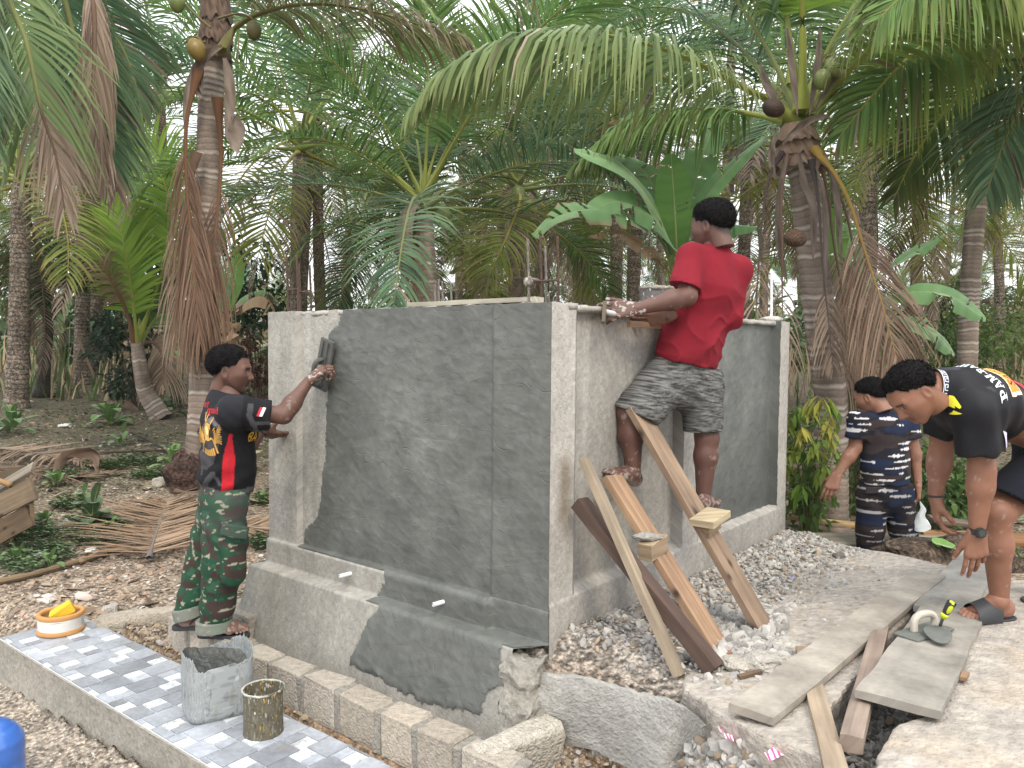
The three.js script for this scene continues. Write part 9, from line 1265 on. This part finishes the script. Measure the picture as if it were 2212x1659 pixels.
// small trees of the left understorey
function smallTree(label, x, y, d, h, brs, cl, o = {}) { const b = at(x, y, d); b.y = G(b.x, b.z); const T = thing('small_tree', label, 'tree', b), P = (q) => at(q[0], q[1], d + (q[2] ?? 0)).sub(b); const bark = std({ color: lin(...(o.bark ?? [0.11, 0.10, 0.09])), map: TEX.soil, bumpMap: TEX.soilB, bumpScale: 0.015, roughness: 1 }); mesh('trunk', tube([V3(), ...brs[0].map(P)], (t) => (o.r ?? 0.12) * (1 - 0.55 * t) * (1 + 0.5 * exp(-t * 14)), 9, 20), bark, T); brs.slice(1).forEach(l => mesh('branch', tube(l.map(P), (t) => (o.r ?? 0.12) * 0.5 * (1 - 0.8 * t), 6, 14), bark, T)); const r = rng(x + 3), cs = cl.flatMap(([a, q, ra]) => [...Array(8)].map(() => { const v = rv(r); return [P([a + v.x * ra * 1.3, q + v.y * ra * 0.6, v.z * 0.7]), 0.20 + 0.16 * r()]; })); mesh('crown', leavesGeo(cs, o.per ?? 44, o.l ?? 0.13, o.w ?? 0.05, o.ca ?? [0.03, 0.08, 0.02], o.cb ?? [0.08, 0.15, 0.04], x, 0.5), leafM, T); }
smallTree('dark branching tree left of the pale palm trunks', 90, 838, 14.5, 5, [[[98, 780], [104, 720], [100, 660], [86, 600], [84, 560]], [[103, 700], [130, 660], [150, 620], [175, 600]], [[102, 690], [80, 650], [50, 640], [20, 610]], [[100, 650], [130, 600], [150, 570], [190, 560]], [[88, 610], [60, 570], [40, 550]]], [[40, 620, 40], [100, 580, 50], [160, 600, 40], [30, 560, 40], [180, 570, 34], [90, 640, 34], [130, 540, 40]], {});
smallTree('thin leafy tree behind the dark branching tree', 60, 825, 19, 5, [[[58, 760], [62, 700], [56, 640], [60, 580]], [[60, 680], [20, 640]], [[60, 660], [100, 620]]], [[10, 600, 40], [70, 560, 40], [110, 600, 36], [30, 660, 30], [120, 660, 30]], { r: 0.08, ca: [0.05, 0.11, 0.03], cb: [0.12, 0.2, 0.06] });
smallTree('slim leafless-looking tree with sparse leaves between left palms', 228, 830, 20, 5, [[[232, 760], [226, 700], [230, 620]], [[228, 700], [200, 660]], [[230, 680], [260, 640]]], [[200, 650, 24], [250, 620, 30], [230, 580, 30]], { r: 0.07, per: 26 });
smallTree('green tree in the gap at right between palm trunks', 2040, 800, 20, 5, [[[2042, 740], [2036, 680], [2044, 620]], [[2040, 690], [2010, 650]], [[2040, 670], [2080, 640]]], [[2010, 640, 36], [2060, 610, 40], [2090, 660, 36], [2030, 700, 36], [2150, 690, 40], [2190, 640, 36]], { r: 0.08, ca: [0.07, 0.13, 0.03], cb: [0.16, 0.24, 0.06] });
smallTree('pale green tree seen low between the middle palm trunks', 1180, 720, 24, 4, [[[1182, 680], [1178, 640]], [[1180, 670], [1160, 640]]], [[1170, 640, 34], [1210, 660, 30], [1290, 650, 34], [1390, 640, 34], [1270, 690, 34]], { r: 0.07, ca: [0.10, 0.17, 0.04], cb: [0.2, 0.3, 0.08] });
smallTree('light green tree low behind the bars at the tank left end', 660, 720, 24, 4, [[[662, 690], [656, 650]], [[660, 680], [690, 650]]], [[640, 650, 34], [720, 660, 40], [790, 650, 40], [850, 640, 34], [760, 690, 40]], { r: 0.07, ca: [0.10, 0.17, 0.05], cb: [0.2, 0.3, 0.09] });
// ---------------------------------------------------------------- fallen fronds and heaps on the ground
function fallen(label, pts, o) { const P = pts.map(([x, y, e = 0.05]) => { const p = onG(x, y); p.y += e; return p; }); const T = frondGeo(P, { n: 70, leaf: 0.6, w: 0.024, droop: 0.14, pal: DEAD, lift: 0.06, r0: 0.02, from: 0.06, a0: 1.2, a1: 0.55, ...o }); const p = T.attributes.position; for (let i = 0; i < p.count; i++) { const g = G(p.getX(i), p.getZ(i)) + 0.006; if (p.getY(i) < g) p.setY(i, g + 0.012 * abs(ns(i, 3))); } T.computeVertexNormals(); tag(mesh('fallen_frond', T, deadM), label, 'palm frond'); }
const TAN = { a: [0.24, 0.155, 0.10], b: [0.40, 0.29, 0.20], rib: [0.17, 0.16, 0.15], tip: [0.4, 0.3, 0.22], dry: 0 };
fallen('large dry brown frond spread on the ground left of the plasterer', [[322, 1222, .06], [335, 1180, .07], [348, 1140, .07], [358, 1105, .06], [364, 1086, .04]], { seed: 801, pal: TAN, leaf: 0.85, n: 90, a0: 1.45, a1: 0.85, w: 0.022, r0: 0.013 });
fallen('dry frond lying behind the plasterer towards the tank', [[400, 1168], [470, 1152], [540, 1150], [640, 1140]], { seed: 802, pal: TAN, leaf: 0.5, n: 50 });
fallen('reddish dry frond far left on the forest floor', [[-60, 1010], [40, 1030], [140, 1040], [250, 1028]], { seed: 803, pal: RUST, leaf: 0.5, n: 50 });
fallen('old dry frond behind the reddish one at the left', [[-40, 975], [60, 985], [140, 1000], [210, 1012]], { seed: 804, pal: TAN, leaf: 0.6, n: 50 });
fallen('dark dry frond on the soil in front of the palm root', [[380, 1072], [450, 1080], [530, 1085], [600, 1080]], { seed: 805, pal: DEAD, leaf: 0.4, n: 40 });
{ // curled dry sheaths
  const bow = (l, w, s, label) => tag(mesh('dry_sheath', stripGeo(l.map(([x, y, e = 0.06]) => { const p = onG(x, y); p.y += e; return p; }), w, s, 0.6, [0.10, 0.06, 0.045], [0.30, 0.21, 0.15]), deadM), label, 'dry sheath'); bow([[118, 1052, .03], [150, 1012, .14], [200, 1008, .16], [212, 1030, .03]], 0.12, 3, 'arched dark dry sheath on the forest floor left'); bow([[240, 870, .03], [262, 880, .1], [300, 890, .03]], 0.2, 4, 'small dry sheath far back on the clearing');
  // heap of dried banana leaves and boards beyond the slab, right
  const r = rng(55); for (let i = 0; i < 34; i++) { const c = at(1690 + 400 * (i / 34) + 30 * (r() - .5), 1118 + 60 * r() + (i > 22 ? 24 : 0), 5.9 + 0.8 * r()); c.y = G(c.x, c.z) + 0.05 + 0.16 * r(); const a = r() * 6.3, l = 0.2 + 0.35 * r(), d = V3(cos(a), 0.3 * (r() - .5), sin(a)); tag(mesh('dry_banana_leaf', stripGeo([c.clone().addScaledVector(d, -l / 2), c.clone().add(V3(0, 0.03, 0)), c.clone().addScaledVector(d, l / 2)], 0.05 + 0.1 * r(), i + 70, 0.7 * r(), [0.22, 0.15, 0.10], [0.48, 0.37, 0.27]), deadM), 'curled dry banana leaf in the brown heap beyond the slab', 'dry leaf', 'dry leaves heaped beyond the slab'); }
  const gl = at(2015, 1180, 4.9); tag(mesh('fallen_leaf', bananaLeaf(path(4.9, [2088, 1190, 4.75], [2060, 1184, 4.8], [2036, 1176], [2014, 1170]), 0.13, { n: 10, seed: 4, tear: 0, flop: 0.1, fold: 0.3, up: V3(0, 1, .5), a: [0.12, 0.27, 0.04], b: [0.17, 0.34, 0.06], stalk: 0.3 }), bLeafM), 'fresh green leaf lying on the dark heap beside the bending man', 'leaf');
  const hp = rough(new THREE.SphereGeometry(0.32, 30, 20), 0.16, 6, 8, 5).scale(1.4, 0.5, 0.8), hc = at(2045, 1205, 5.0), col = []; hp.translate(hc.x, hc.y - 0.02, hc.z); const p = hp.attributes.position; for (let i = 0; i < p.count; i++) col.push(...mixc([0.05, 0.035, 0.025], [0.3, 0.23, 0.17], clamp(0.4 + 1.2 * fbm(p.getX(i) * 30, p.getY(i) * 40, p.getZ(i) * 20, 3)))); hp.setAttribute('color', new THREE.Float32BufferAttribute(col, 3)); tag(mesh('husk_heap', boxUV(hp), std({ vertexColors: true, map: TEX.soil, color: lin(1.6, 1.6, 1.6), bumpMap: rep(TEX.soilB, 3), bumpScale: 0.03, roughness: 1 })), 'dark heap of rotting husks and roots at the rim of the slab', 'husk heap');
  const bd = (a, b, w, t, d1, d2, hex, label, s) => tag(mesh('plank', boardGeo(at(a[0], a[1], d1), at(b[0], b[1], d2), w, t, V3(0, 1, 0.15).normalize(), 0, s), woodMat(hex)), label, 'plank');
  bd([1752, 1166], [2066, 1172], 0.22, 0.03, 5.6, 5.5, '#a19d92', 'long grey board lying behind the legs of the navy camouflage man', 21); bd([1996, 1158], [2260, 1168], 0.2, 0.03, 5.7, 5.5, '#b98a60', 'orange-brown board behind the bending man', 22); bd([1690, 1092], [1770, 1072], 0.1, 0.025, 6.6, 6.9, '#c9bfae', 'pale short board by the yellow-leaved shrub', 23); bd([1695, 1116], [1900, 1140], 0.07, 0.025, 6.3, 6.3, '#d1b183', 'yellowish batten behind the husk heap', 24); bd([2140, 1085], [2230, 1100], 0.08, 0.025, 5.6, 5.6, '#cbb9a8', 'pale batten at the right edge behind the thigh', 25); bd([1935, 1140], [1972, 1178], 0.05, 0.02, 5.55, 5.45, '#b5a596', 'short batten propped between the legs of the camouflage man', 26); bd([2010, 1120], [2130, 1136], 0.12, 0.025, 6.1, 6.1, '#8f8078', 'weathered purple-grey board behind the right hand', 27);
}
renderer.render(scene, camera);
